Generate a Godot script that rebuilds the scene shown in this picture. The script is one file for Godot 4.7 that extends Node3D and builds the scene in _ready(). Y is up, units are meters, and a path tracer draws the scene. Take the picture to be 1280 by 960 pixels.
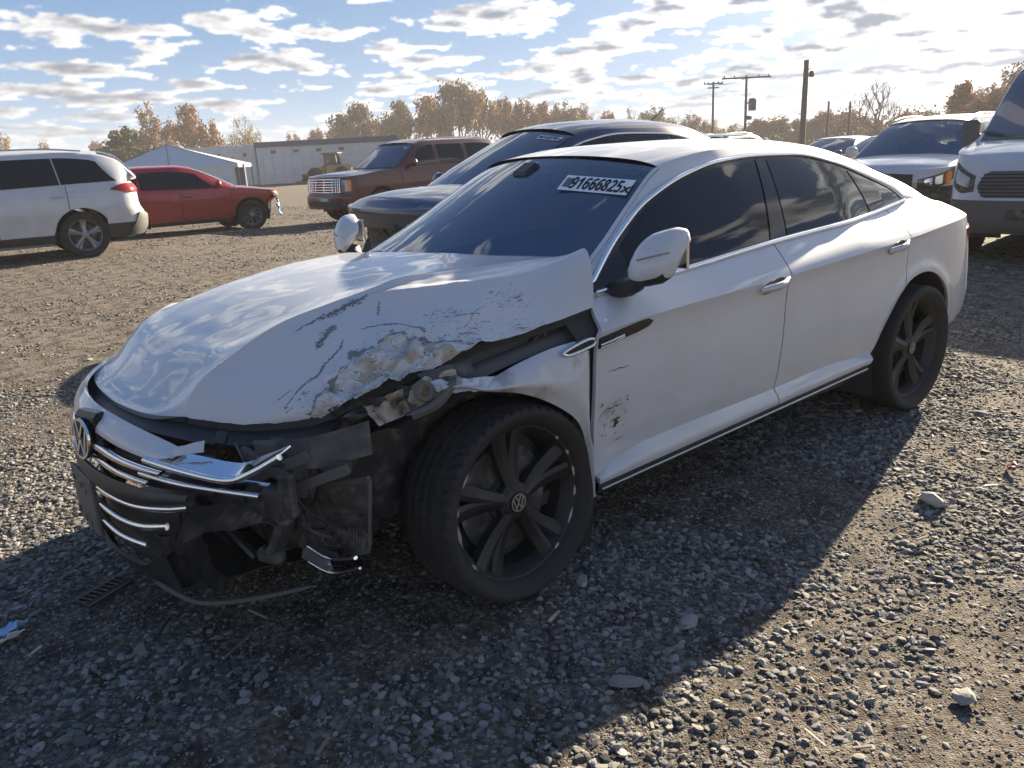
extends Node3D
# A gravel yard of wrecked cars in low autumn sun. x runs rearwards along the white car, y is up, z points to its driver's side.

const SUN_TO := Vector3(0.915, 0.335, -0.225)
var M := {}
var used := {}
var rng := RandomNumberGenerator.new()


func _ready():
	rng.seed = 7
	# camera
	var cam := Camera3D.new()
	cam.name = "camera"
	cam.fov = 51.99
	cam.far = 900.0
	cam.near = 0.05
	var yaw := 0.662977
	var pit := -0.285303
	var rol := -0.0506789
	var f := Vector3(sin(yaw) * cos(pit), sin(pit), -cos(yaw) * cos(pit))
	var r := f.cross(Vector3.UP).normalized()
	var u := r.cross(f)
	cam.transform = Transform3D(Basis(r * cos(rol) + u * sin(rol), u * cos(rol) - r * sin(rol), -f), Vector3(-1.31948, 1.42996, 2.7603))
	add_child(cam)
	cam.current = true
	# sky, exposure
	var we := WorldEnvironment.new()
	we.name = "world_environment"
	var env := Environment.new()
	env.background_mode = Environment.BG_SKY
	env.tonemap_mode = Environment.TONE_MAPPER_LINEAR
	env.tonemap_exposure = 4.0
	env.sdfgi_enabled = true
	env.ssao_enabled = true
	env.ssil_enabled = true
	var sky := Sky.new()
	var pm := PanoramaSkyMaterial.new()
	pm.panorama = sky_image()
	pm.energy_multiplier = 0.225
	sky.sky_material = pm
	env.fog_enabled = true
	env.fog_density = 0.0009
	env.fog_light_color = Color(0.97, 0.96, 0.95)
	env.sky = sky
	we.environment = env
	add_child(we)
	# sun
	var sun := DirectionalLight3D.new()
	sun.name = "sun"
	sun.light_color = Color(1.0, 0.93, 0.815)
	sun.light_energy = 1.6
	sun.light_angular_distance = 0.5
	sun.shadow_enabled = true
	sun.look_at_from_position(SUN_TO * 50.0, Vector3.ZERO, Vector3.UP)
	add_child(sun)
	make_materials()
	build_ground()
	build_backdrop()
	build_main_car()
	build_other_cars()
	build_small_things()


func sky_image() -> ImageTexture:
	var w := 4096
	var h := 2048
	var im := Image.create(w, h, false, Image.FORMAT_RGBF)
	var na := FastNoiseLite.new()
	na.seed = 11
	na.noise_type = FastNoiseLite.TYPE_SIMPLEX_SMOOTH
	na.fractal_type = FastNoiseLite.FRACTAL_FBM
	na.fractal_octaves = 7
	na.fractal_gain = 0.55
	na.frequency = 1.75
	var nb := FastNoiseLite.new()
	nb.seed = 4
	nb.fractal_octaves = 2
	nb.frequency = 0.42
	var sun := SUN_TO.normalized()
	var sun2 := Vector2(sun.x, sun.z).normalized()
	for y in h:
		var el := PI / 2 - (y + 0.5) / h * PI
		if el < -0.02:
			break
		var ce := cos(el)
		var se := sin(el)
		var step := 1
		var x := -1
		while true:
			x += step
			if x >= w: break
			# full detail where clouds are small, coarser high up and far round
			var off := absf(wrapf((x + 0.5) / w * TAU - 0.663, -PI, PI))
			step = 1 if el < 0.42 and off < 0.9 else 4
			var az := (x + 0.5) / w * TAU
			var d := Vector3(sin(az) * ce, se, -cos(az) * ce)
			var mu := d.dot(sun)
			var up := clampf(se, 0.0, 1.0)
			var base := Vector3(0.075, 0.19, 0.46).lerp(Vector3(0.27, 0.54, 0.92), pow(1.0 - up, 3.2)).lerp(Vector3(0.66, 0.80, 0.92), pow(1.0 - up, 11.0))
			var gl := pow(maxf(mu, 0.0), 3.6)
			var gl2 := pow(maxf(mu, 0.0), 18.0)
			base += Vector3(0.34, 0.33, 0.31) * gl + Vector3(0.95, 0.9, 0.8) * gl2
			var k := 1.0 / (up + 0.11)
			var p := Vector2(d.x, d.z) * k
			var n := na.get_noise_2d(p.x, p.y) * 0.5 + 0.5
			var big := nb.get_noise_2d(p.x + 40.0, p.y) * 0.5 + 0.5
			var th := 0.590 - 0.15 * big - 0.12 * gl + 0.24 * smoothstep(0.40, 0.62, up)
			var dens := smoothstep(th, th + 0.06, n)
			if dens > 0.002:
				var q := p + sun2 * 0.07
				var n2 := na.get_noise_2d(q.x, q.y) * 0.5 + 0.5
				var thick := smoothstep(th + 0.05, th + 0.26, n)
				var lit := clampf(0.78 + (n - n2) * 4.0, 0.0, 1.2)
				var bright := Vector3(1.25, 1.23, 1.2) * (0.98 + 1.5 * gl)
				var shade := Vector3(0.36, 0.41, 0.50) * (0.9 + 0.35 * gl)
				var cl := shade.lerp(bright, clampf(lit - thick * 0.80, 0.0, 1.0))
				var fade := smoothstep(0.0, 0.10, up) * 0.55 + 0.42
				base = base.lerp(cl, dens * fade)
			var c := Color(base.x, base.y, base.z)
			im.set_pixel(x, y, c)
			for e in range(1, step): im.set_pixel(mini(x + e, w - 1), y, c)
	var half := int(h * 0.5)
	for y in range(half, h):
		break
	im.fill_rect(Rect2i(0, half, w, h - half), Color(0.22, 0.20, 0.17))
	return ImageTexture.create_from_image(im)


# ---------- mesh building ----------
class Mb:
	var v := PackedVector3Array()
	var n := PackedVector3Array()
	var uv := PackedVector2Array()
	var c := PackedColorArray()
	var ix := PackedInt32Array()
	var tint := Color.WHITE

	func grid(P: Array, ref: Vector3, thk := 0.0, closed := false, uvs: Array = []):
		# rows of points to a smooth sheet; normals point away from ref; thk turns the edges in
		var nu := P.size()
		var nv: int = P[0].size()
		var N := []
		var sum := 0.0
		for i in nu:
			var row := PackedVector3Array()
			row.resize(nv)
			var ia := maxi(i - 1, 0)
			var ib := mini(i + 1, nu - 1)
			for j in nv:
				var ja := j - 1
				var jb := j + 1
				if closed:
					if ja < 0: ja = nv - 2
					if jb > nv - 1: jb = 1
				else:
					ja = maxi(ja, 0)
					jb = mini(jb, nv - 1)
				var du: Vector3 = P[ib][j] - P[ia][j]
				var dv: Vector3 = P[i][jb] - P[i][ja]
				var cr := du.cross(dv)
				if cr.length_squared() < 1e-16:
					var i2 := clampi(i + (1 if i == 0 else -1), 0, nu - 1)
					var du2: Vector3 = P[ib][j] - P[ia][j]
					var dv2: Vector3 = P[i2][jb] - P[i2][ja]
					cr = du2.cross(dv2)
				cr = cr.normalized()
				row[j] = cr
				sum += cr.dot(P[i][j] - ref)
			N.append(row)
		var s := 1.0 if sum >= 0.0 else -1.0
		var b := v.size()
		for i in nu:
			for j in nv:
				v.append(P[i][j])
				n.append(N[i][j] * s)
				c.append(tint)
				uv.append(uvs[i][j] if uvs.size() else Vector2(float(i) / maxi(nu - 1, 1), float(j) / maxi(nv - 1, 1)))
		for i in nu - 1:
			for j in nv - 1:
				var a := b + i * nv + j
				var e := a + nv
				if s > 0:
					ix.append_array([a, a + 1, e, a + 1, e + 1, e])
				else:
					ix.append_array([a, e, a + 1, a + 1, e, e + 1])
		if thk > 0.0:
			var loop := []
			for j in nv: loop.append([0, j])
			for i in range(1, nu): loop.append([i, nv - 1])
			for j in range(nv - 2, -1, -1): loop.append([nu - 1, j])
			for i in range(nu - 2, -1, -1): loop.append([i, 0])
			var cen := Vector3.ZERO
			for q in loop: cen += P[q[0]][q[1]]
			cen /= loop.size()
			for k in loop.size() - 1:
				var q0: Array = loop[k]
				var q1: Array = loop[k + 1]
				var A: Vector3 = P[q0[0]][q0[1]]
				var B: Vector3 = P[q1[0]][q1[1]]
				if A.distance_squared_to(B) < 1e-10: continue
				var nA: Vector3 = N[q0[0]][q0[1]] * s
				var nB: Vector3 = N[q1[0]][q1[1]] * s
				quad(A, B, B - nB * thk, A - nA * thk, cen)

	func quad(a: Vector3, b: Vector3, cc: Vector3, d: Vector3, ref: Vector3):
		poly([a, b, cc, d], ref)

	func poly(pts: Array, ref: Vector3):
		# flat convex polygon facing away from ref
		var nn := Vector3.ZERO
		for k in range(1, pts.size() - 1):
			nn += (pts[k] - pts[0]).cross(pts[k + 1] - pts[0])
		if nn.length_squared() < 1e-18: return
		nn = nn.normalized()
		var mid := Vector3.ZERO
		for q in pts: mid += q
		mid /= pts.size()
		var fl := nn.dot(mid - ref) < 0.0
		if fl: nn = -nn
		var b := v.size()
		for k in pts.size():
			v.append(pts[k]); n.append(nn); c.append(tint); uv.append(Vector2(pts[k].x, pts[k].y))
		for k in range(1, pts.size() - 1):
			if fl: ix.append_array([b, b + k, b + k + 1])
			else: ix.append_array([b, b + k + 1, b + k])

	func box(at: Vector3, size: Vector3, bas := Basis.IDENTITY, ch := 0.0):
		var h := size * 0.5
		ch = minf(ch, minf(h.x, minf(h.y, h.z)) * 0.6)
		if ch <= 0.0:
			for ax in 3:
				for sg in [-1.0, 1.0]:
					var q := []
					for k in [[-1, -1], [1, -1], [1, 1], [-1, 1]]:
						var p := Vector3.ZERO
						p[ax] = sg * h[ax]
						p[(ax + 1) % 3] = k[0] * h[(ax + 1) % 3]
						p[(ax + 2) % 3] = k[1] * h[(ax + 2) % 3]
						q.append(at + bas * p)
					poly(q, at)
			return
		var cv := func(sx, sy, sz, ax):
			var p := Vector3(sx * (h.x - ch), sy * (h.y - ch), sz * (h.z - ch))
			p[ax] = [sx, sy, sz][ax] * h[ax]
			return at + bas * p
		for ax in 3:
			for sg in [-1.0, 1.0]:
				var q := []
				for k in [[-1, -1], [1, -1], [1, 1], [-1, 1]]:
					var s := [0, 0, 0]
					s[ax] = sg; s[(ax + 1) % 3] = k[0]; s[(ax + 2) % 3] = k[1]
					q.append(cv.call(s[0], s[1], s[2], ax))
				poly(q, at)
		for ax in 3:
			var a1 := (ax + 1) % 3
			var a2 := (ax + 2) % 3
			for s1 in [-1, 1]:
				for s2 in [-1, 1]:
					var q := []
					for t in [[-1, a1], [1, a1], [1, a2], [-1, a2]]:
						var s := [0, 0, 0]
						s[ax] = t[0]; s[a1] = s1; s[a2] = s2
						q.append(cv.call(s[0], s[1], s[2], t[1]))
					poly(q, at)
		for sx in [-1, 1]:
			for sy in [-1, 1]:
				for sz in [-1, 1]:
					poly([cv.call(sx, sy, sz, 0), cv.call(sx, sy, sz, 1), cv.call(sx, sy, sz, 2)], at)

	func bar(a: Vector3, b: Vector3, w: float, hh: float, up := Vector3.UP, ch := 0.0):
		var z := (b - a).normalized()
		var x := up.cross(z)
		if x.length() < 0.01: x = Vector3.RIGHT.cross(z)
		x = x.normalized()
		box((a + b) * 0.5, Vector3(w, hh, a.distance_to(b)), Basis(x, z.cross(x), z), ch)

	func tube(path: Array, rad, sides := 8, flat := 1.0, nrm := Vector3.ZERO, caps := true):
		# rad: a number or one per point; flat squeezes along nrm
		var P := []
		var m := path.size()
		var last := Vector3.ZERO
		for i in m:
			var t: Vector3 = (path[mini(i + 1, m - 1)] - path[maxi(i - 1, 0)]).normalized()
			var up := nrm if nrm != Vector3.ZERO else (last if last != Vector3.ZERO else (Vector3.UP if absf(t.y) < 0.9 else Vector3.RIGHT))
			var x := up.cross(t)
			if x.length() < 1e-4: x = Vector3.RIGHT.cross(t)
			x = x.normalized()
			var y := t.cross(x).normalized()
			last = y
			var R: float = rad[i] if rad is Array else rad
			var row := PackedVector3Array()
			for k in sides + 1:
				var a := TAU * (k % sides) / sides
				row.append(path[i] + x * cos(a) * R + y * sin(a) * R * flat)
			P.append(row)
		# orientation by the first ring
		var cen: Vector3 = path[0]
		var before := v.size()
		grid_ring(P, path)
		if caps:
			for e in [0, m - 1]:
				var q := []
				for k in sides: q.append(P[e][k])
				var inside: Vector3 = path[1] if e == 0 else path[m - 2]
				poly(q, inside)

	func grid_ring(P: Array, path: Array):
		var nu := P.size()
		var nv: int = P[0].size()
		var b := v.size()
		for i in nu:
			for j in nv:
				v.append(P[i][j])
				n.append((P[i][j] - path[i]).normalized() if P[i][j].distance_squared_to(path[i]) > 1e-14 else Vector3.UP)
				c.append(tint)
				uv.append(Vector2(float(i) / nu, float(j) / nv))
		var A: Vector3 = P[1][0] - P[0][0]
		var B: Vector3 = P[0][1] - P[0][0]
		var pos := A.cross(B).dot(P[0][0] - path[0]) > 0.0
		for i in nu - 1:
			for j in nv - 1:
				var a := b + i * nv + j
				var e := a + nv
				if pos: ix.append_array([a, a + 1, e, a + 1, e + 1, e])
				else: ix.append_array([a, e, a + 1, a + 1, e, e + 1])

	func lathe(prof: Array, seg: int, xf: Transform3D, split := true):
		# profile of Vector2(radius, along z of xf); each stretch gets its own normals so that corners stay crisp
		for k in prof.size() - 1:
			var a: Vector2 = prof[k]
			var d: Vector2 = prof[k + 1]
			var t := (d - a)
			if t.length() < 1e-6: continue
			var nn := Vector2(t.y, -t.x).normalized()
			var b := v.size()
			for i in seg + 1:
				var an := TAU * (i % seg) / seg
				var e := Vector3(cos(an), sin(an), 0)
				for q in [a, d]:
					v.append(xf * (e * q.x + Vector3(0, 0, q.y)))
					n.append((xf.basis * (e * nn.x + Vector3(0, 0, nn.y))).normalized())
					c.append(tint)
					uv.append(Vector2(float(i) / seg, float(k)))
			for i in seg:
				var p := b + i * 2
				ix.append_array([p, p + 1, p + 2, p + 1, p + 3, p + 2])

	func mesh() -> ArrayMesh:
		var a := []
		a.resize(Mesh.ARRAY_MAX)
		a[Mesh.ARRAY_VERTEX] = v
		a[Mesh.ARRAY_NORMAL] = n
		a[Mesh.ARRAY_TEX_UV] = uv
		a[Mesh.ARRAY_COLOR] = c
		a[Mesh.ARRAY_INDEX] = ix
		var m := ArrayMesh.new()
		m.add_surface_from_arrays(Mesh.PRIMITIVE_TRIANGLES, a)
		return m


func numbered(s: String) -> String:
	if not used.has(s):
		used[s] = 0
		return s
	used[s] += 1
	return "%s_%03d" % [s, used[s]]


func thing(called: String, label: String, category: String, at := Vector3.ZERO, turn := 0.0, group := "") -> Node3D:
	var o := Node3D.new()
	o.name = numbered(called)
	o.position = at
	o.rotation.y = turn
	tag(o, label, category, group)
	add_child(o)
	return o


func tag(o: Node3D, label: String, category := "", group := "", kind := ""):
	if label: o.set_meta("label", label)
	if category: o.set_meta("category", category)
	if group: o.set_meta("group", group)
	if kind: o.set_meta("kind", kind)


func put(called: String, mb: Mb, mat: Material, parent: Node = null, label := "") -> MeshInstance3D:
	var o := MeshInstance3D.new()
	o.mesh = mb.mesh()
	o.material_override = mat
	if parent == null or parent == self:
		o.name = numbered(called)
		add_child(o)
	else:
		o.name = called
		parent.add_child(o, true)
	if label: o.set_meta("label", label)
	return o


# ---------- curves ----------
func hl(p: Array, x: float) -> float:
	# smooth look-up through (x, y) pairs with rising x, without overshoot
	var m := p.size()
	if x <= p[0].x: return p[0].y
	if x >= p[m - 1].x: return p[m - 1].y
	var k := 0
	while k < m - 2 and x > p[k + 1].x: k += 1
	var h: float = p[k + 1].x - p[k].x
	var s: float = (p[k + 1].y - p[k].y) / h
	var sa: float = s if k == 0 else (p[k].y - p[k - 1].y) / (p[k].x - p[k - 1].x)
	var sb: float = s if k == m - 2 else (p[k + 2].y - p[k + 1].y) / (p[k + 2].x - p[k + 1].x)
	var ta: float = 0.0 if sa * s <= 0.0 else 2.0 * sa * s / (sa + s)
	var tb: float = 0.0 if sb * s <= 0.0 else 2.0 * sb * s / (sb + s)
	if k == 0: ta = s
	if k == m - 2: tb = s
	var t: float = (x - p[k].x) / h
	var t2 := t * t
	var t3 := t2 * t
	return (2 * t3 - 3 * t2 + 1) * p[k].y + (t3 - 2 * t2 + t) * h * ta + (3 * t2 - 2 * t3) * p[k + 1].y + (t3 - t2) * h * tb


func V(a: Array) -> Array:
	# flat list x, y, x, y ... to points
	var o := []
	for k in range(0, a.size(), 2): o.append(Vector2(a[k], a[k + 1]))
	return o


func V3(a: Array) -> Array:
	var o := []
	for k in range(0, a.size(), 3): o.append(Vector3(a[k], a[k + 1], a[k + 2]))
	return o


func smooth(p: Array, per := 6) -> Array:
	# Catmull-Rom through points (Vector2 or Vector3)
	var o := []
	var m := p.size()
	for k in m - 1:
		var a = p[maxi(k - 1, 0)]
		var b = p[k]
		var d = p[k + 1]
		var e = p[mini(k + 2, m - 1)]
		for i in per:
			o.append(b.cubic_interpolate(d, a, e, float(i) / per))
	o.append(p[m - 1])
	return o


func along(c: Array, t: float):
	var f := clampf(t, 0.0, 1.0) * (c.size() - 1)
	var k := mini(int(f), c.size() - 2)
	return c[k].lerp(c[k + 1], f - k)


func even(c: Array, n: int) -> Array:
	# evenly spaced points along a polyline
	var L := [0.0]
	for k in c.size() - 1: L.append(L[k] + c[k].distance_to(c[k + 1]))
	var o := []
	var k := 0
	for i in n + 1:
		var s: float = L[-1] * i / n
		while k < c.size() - 2 and L[k + 1] < s: k += 1
		o.append(c[k].lerp(c[k + 1], clampf((s - L[k]) / maxf(L[k + 1] - L[k], 1e-9), 0, 1)))
	return o


func ruled(a: Array, b: Array, n: int, mrows := 1, bulge := Vector3.ZERO) -> Array:
	# sheet of points between two curves
	var A := even(a, n)
	var B := even(b, n)
	var P := []
	for j in mrows + 1:
		var row := PackedVector3Array()
		var t := float(j) / mrows
		for i in n + 1: row.append(A[i].lerp(B[i], t) + bulge * (4.0 * t * (1.0 - t)))
		P.append(row)
	return P


# ---------- materials ----------
func ntex(sd: int, freq: float, stops: Array, size := 512, oct := 5, ntype := FastNoiseLite.TYPE_SIMPLEX_SMOOTH, warp := 0.0) -> NoiseTexture2D:
	# stops: position, colour, ...
	var n := FastNoiseLite.new()
	n.seed = sd
	n.noise_type = ntype
	n.frequency = freq
	n.fractal_octaves = oct
	if warp > 0.0:
		n.domain_warp_enabled = true
		n.domain_warp_amplitude = warp
		n.domain_warp_frequency = freq * 1.7
	var t := NoiseTexture2D.new()
	t.width = size
	t.height = size
	t.seamless = true
	t.noise = n
	if stops.size():
		var g := Gradient.new()
		var off := PackedFloat32Array()
		var col := PackedColorArray()
		for k in range(0, stops.size(), 2):
			off.append(stops[k])
			col.append(stops[k + 1])
		g.offsets = off
		g.colors = col
		t.color_ramp = g
	return t


func mat(called: String, col: Color, rough := 0.5, metal := 0.0) -> StandardMaterial3D:
	var m := StandardMaterial3D.new()
	m.resource_name = called
	m.albedo_color = col
	m.roughness = rough
	m.metallic = metal
	M[called] = m
	return m


func lin(r: float, g: float, b: float) -> Color:
	return Color(r, g, b).linear_to_srgb()


func paint(called: String, col: Color, rough := 0.3, metal := 0.0, dirt := 0.25, scale := 0.9) -> StandardMaterial3D:
	# lacquered car paint under a patchy film of road dust
	var m := mat(called, Color.WHITE, rough, metal)
	var dust := col.lerp(Color(0.50, 0.46, 0.40), dirt)
	m.albedo_texture = ntex(called.hash() % 1000, 0.012, [0.0, col, 0.45, col.lerp(dust, 0.25), 0.75, col.lerp(dust, 0.6), 1.0, dust], 256)
	m.uv1_triplanar = true
	m.uv1_scale = Vector3.ONE * scale
	m.clearcoat_enabled = true
	m.clearcoat = 0.7
	m.clearcoat_roughness = 0.025
	return m


func glass(called: String, col: Color, a: float) -> StandardMaterial3D:
	var m := mat(called, Color(col.r, col.g, col.b, a), 0.02)
	m.transparency = BaseMaterial3D.TRANSPARENCY_ALPHA
	return m


func make_materials():
	paint("white_paint", lin(0.54, 0.555, 0.58), 0.45, 0.0, 0.12)
	var sw := paint("scuffed_white", lin(0.54, 0.555, 0.58), 0.45, 0.0, 0.2)
	sw.detail_enabled = true
	sw.detail_blend_mode = BaseMaterial3D.BLEND_MODE_MUL
	sw.detail_albedo = ntex(91, 0.022, [0.05, Color(0.60, 0.54, 0.46), 0.13, Color(0.90, 0.87, 0.82), 0.22, Color(1, 1, 1)], 256, 6)
	sw.uv2_triplanar = true
	sw.uv2_scale = Vector3.ONE * 2.2
	paint("suv_white_paint", lin(0.52, 0.54, 0.57), 0.3, 0.0, 0.2)
	paint("red_paint", lin(0.27, 0.012, 0.018), 0.35, 0.2, 0.12)
	paint("maroon_paint", lin(0.075, 0.008, 0.012), 0.35, 0.1, 0.05)
	paint("navy_paint", lin(0.016, 0.030, 0.075), 0.3, 0.3, 0.04)
	paint("grey_paint", lin(0.10, 0.105, 0.11), 0.3, 0.4, 0.15)
	paint("silver_paint", lin(0.45, 0.46, 0.47), 0.3, 0.5, 0.15)
	mat("black_plastic", lin(0.026, 0.026, 0.027), 0.5)
	mat("gloss_black", lin(0.010, 0.010, 0.011), 0.12)
	mat("grey_plastic", lin(0.10, 0.098, 0.095), 0.6)
	mat("dark_inner", lin(0.045, 0.044, 0.043), 0.85)
	var ap := mat("dusty_metal", Color.WHITE, 0.6, 0.0)
	ap.albedo_texture = ntex(31, 0.02, [0.25, lin(0.03, 0.03, 0.032), 0.6, lin(0.07, 0.068, 0.066), 0.85, lin(0.16, 0.15, 0.13)], 256)
	ap.uv1_triplanar = true
	ap.uv1_scale = Vector3.ONE * 2.2
	mat("chrome", lin(0.82, 0.83, 0.85), 0.10, 1.0)
	mat("satin_metal", lin(0.55, 0.56, 0.58), 0.32, 1.0)
	var co := mat("cooler_alloy", Color.WHITE, 0.55, 0.2)
	co.albedo_texture = ntex(37, 0.03, [0.2, lin(0.07, 0.068, 0.066), 0.6, lin(0.15, 0.145, 0.14), 0.85, lin(0.34, 0.33, 0.31)], 256)
	co.uv1_triplanar = true
	co.uv1_scale = Vector3.ONE * 2.5
	mat("rim_black", lin(0.014, 0.014, 0.0145), 0.5, 0.0)
	mat("scuffed_alloy", lin(0.45, 0.44, 0.43), 0.5, 0.8)
	mat("rim_grey", lin(0.30, 0.30, 0.31), 0.35, 0.8)
	mat("rim_silver", lin(0.62, 0.63, 0.65), 0.3, 0.8)
	var ty := mat("tyre_rubber", Color.WHITE, 0.82)
	ty.albedo_texture = ntex(77, 0.02, [0.2, lin(0.020, 0.019, 0.019), 0.6, lin(0.024, 0.023, 0.022), 0.9, lin(0.034, 0.032, 0.029)], 256)
	ty.uv1_triplanar = true
	ty.uv1_scale = Vector3.ONE * 2.0
	glass("windscreen_glass", Color(0.30, 0.40, 0.50), 0.36).metallic_specular = 0.72  # blue put into the glass colour for sky reflection and haze
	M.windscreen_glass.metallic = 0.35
	glass("tinted_glass", Color(0.020, 0.022, 0.028), 0.96)
	glass("clear_glass", Color(0.5, 0.55, 0.58), 0.12)
	glass("lamp_glass", Color(0.75, 0.78, 0.8), 0.22)
	mat("red_lens", lin(0.24, 0.012, 0.016), 0.12)
	mat("faded_red", lin(0.20, 0.03, 0.03), 0.5)
	mat("amber_lens", lin(0.75, 0.24, 0.04), 0.25)
	mat("lamp_bowl", lin(0.30, 0.31, 0.32), 0.2, 0.6)
	mat("lamp_dark", lin(0.10, 0.105, 0.11), 0.15, 0.3)
	mat("paper", lin(0.80, 0.81, 0.82), 0.7)
	mat("ink", lin(0.015, 0.015, 0.018), 0.7)
	mat("cabin_cloth", lin(0.06, 0.062, 0.066), 0.9)
	mat("cabin_pale", lin(0.22, 0.22, 0.22), 0.8)
	mat("blue_plastic", lin(0.03, 0.32, 0.62), 0.5)
	var be := mat("torn_filler", Color.WHITE, 0.75)
	be.albedo_texture = ntex(5, 0.010, [0.15, lin(0.10, 0.085, 0.06), 0.32, lin(0.30, 0.25, 0.18), 0.5, lin(0.42, 0.37, 0.29), 0.8, lin(0.52, 0.49, 0.43)], 256, 4)
	be.uv1_triplanar = true
	be.uv1_scale = Vector3.ONE * 3.0


# ---------- ground ----------
func ground_height(x: float, z: float, nz: FastNoiseLite, nf: FastNoiseLite) -> float:
	var d := Vector2(x + 1.3, z - 2.7).length()
	var h := 0.14 * exp(-(pow(x - 0.5, 2.0) + pow(z + 13.0, 2.0)) / 22.0) + nz.get_noise_2d(x, z) * 0.022 + nf.get_noise_2d(x, z) * 0.008 * clampf(1.0 - d / 30.0, 0.0, 1.0)
	return h - 0.006


func build_ground():
	var nz := FastNoiseLite.new()
	nz.seed = 3
	nz.frequency = 0.35
	nz.fractal_octaves = 3
	var nf := FastNoiseLite.new()
	nf.seed = 9
	nf.frequency = 2.6
	nf.fractal_octaves = 3
	var m := mat("gravel_dirt", Color.WHITE, 0.95)
	m.albedo_texture = ntex(21, 0.035, [0.15, lin(0.055, 0.044, 0.033), 0.42, lin(0.10, 0.081, 0.060), 0.58, lin(0.15, 0.124, 0.096), 0.72, lin(0.20, 0.183, 0.16), 0.9, lin(0.28, 0.263, 0.24)], 1024, 6)
	m.uv1_triplanar = true
	m.uv1_world_triplanar = true
	m.uv1_scale = Vector3.ONE * 0.9
	m.heightmap_enabled = true
	m.heightmap_texture = ntex(22, 0.15, [], 1024, 4)
	m.heightmap_scale = 0.45
	m.detail_enabled = true
	m.detail_blend_mode = BaseMaterial3D.BLEND_MODE_MUL
	m.detail_albedo = ntex(23, 0.010, [0.2, Color(0.60, 0.56, 0.52), 0.5, Color(0.88, 0.86, 0.84), 0.8, Color(1, 1, 1)], 512, 5)
	m.uv2_triplanar = true
	m.uv2_world_triplanar = true
	m.uv2_scale = Vector3.ONE * 0.11
	# one sheet, finely divided near the camera, out to the horizon
	var xs := []
	var c := Vector2(-0.3, 1.5)
	var k := 0
	var s := 0.0
	var offs := [0.0]
	while s < 420.0:
		s += 0.055 if s < 5.0 else (0.055 + (s - 5.0) * 0.09)
		offs.append(s)
	for q in range(offs.size() - 1, 0, -1): xs.append(-offs[q])
	xs.append_array(offs)
	var P := []
	for a in xs:
		var row := PackedVector3Array()
		for b in xs:
			var x: float = c.x + a
			var z: float = c.y + b
			row.append(Vector3(x, ground_height(x, z, nz, nf), z))
		P.append(row)
	var mb := Mb.new()
	mb.grid(P, Vector3(0, -100, 0))
	tag(put("ground", mb, m), "", "", "", "structure")
	# loose stones
	var vars := []
	for q in 5: vars.append(stone_mesh(q))
	var sm := mat("stone", Color.WHITE, 0.9)
	sm.vertex_color_use_as_albedo = true
	sm.albedo_texture = ntex(41, 0.03, [0.2, Color(0.72, 0.71, 0.70), 0.6, Color(0.94, 0.93, 0.92), 0.9, Color(1, 1, 1)], 128)
	sm.uv1_triplanar = true
	sm.uv1_scale = Vector3.ONE * 8.0
	var pat := FastNoiseLite.new()
	pat.seed = 55
	pat.frequency = 0.75
	pat.fractal_octaves = 3
	var count := 640000
	var per := []
	for q in vars.size(): per.append(PackedFloat32Array())
	var cam := Vector2(-1.31948, 2.7603)
	for i in count:
		# even in angle over the view, and denser near the camera
		var far := rng.randf() < 0.52
		var ang := 0.662977 + rng.randf_range(-0.78, 0.78)
		var d: float
		if far: d = 3.5 + 26.0 * pow(rng.randf(), 1.35)
		else: d = 1.1 + 5.6 * pow(rng.randf(), 0.8)
		if d < 2.4: ang = 0.662977 + rng.randf_range(-1.3, 1.3)
		var x := cam.x + sin(ang) * d
		var z := cam.y - cos(ang) * d
		var pn := pat.get_noise_2d(x, z)
		if rng.randf() > 0.42 + 0.58 * smoothstep(-0.30, 0.45, pn): continue
		var big := pow(rng.randf(), 4.2)
		if pn < -0.1: big *= 0.55
		var sz := lerpf(0.0034, 0.019, big) * (1.0 + d * 0.032)
		if rng.randf() < 0.004: sz *= 2.0
		var h := ground_height(x, z, nz, nf)
		var b := Basis.from_euler(Vector3(rng.randf_range(-0.35, 0.35), rng.randf() * TAU, rng.randf_range(-0.35, 0.35)))
		b = b.scaled_local(Vector3(sz * rng.randf_range(0.8, 1.5), sz * rng.randf_range(0.28, 0.62), sz * rng.randf_range(0.7, 1.0)))
		var t := rng.randf()
		var g := lerpf(0.07, 0.36, pow(rng.randf(), 1.25))
		if rng.randf() < 0.02: g = 0.40
		var w := lerpf(-0.03, 0.17, t)
		var col := Color(g * (1.0 + w * 0.6), g * (1.0 + w * 0.15), g * (1.0 - w * 0.9))
		var o := Vector3(x, h + sz * 0.08, z)
		var pa: PackedFloat32Array = per[i % vars.size()]
		pa.append_array([b.x.x, b.y.x, b.z.x, o.x, b.x.y, b.y.y, b.z.y, o.y, b.x.z, b.y.z, b.z.z, o.z, col.r, col.g, col.b, 1.0])
		per[i % vars.size()] = pa
	var bed := Node3D.new()
	bed.name = numbered("gravel")
	tag(bed, "loose grey crushed stone lying over the brown dirt of the yard", "gravel", "", "stuff")
	add_child(bed)
	for q in vars.size():
		var mm := MultiMesh.new()
		mm.transform_format = MultiMesh.TRANSFORM_3D
		mm.use_colors = true
		mm.mesh = vars[q]
		mm.instance_count = per[q].size() / 16
		mm.buffer = per[q]
		var o := MultiMeshInstance3D.new()
		o.multimesh = mm
		o.material_override = sm
		o.name = "stones"
		o.set_meta("kind", "stuff")
		bed.add_child(o, true)


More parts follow.
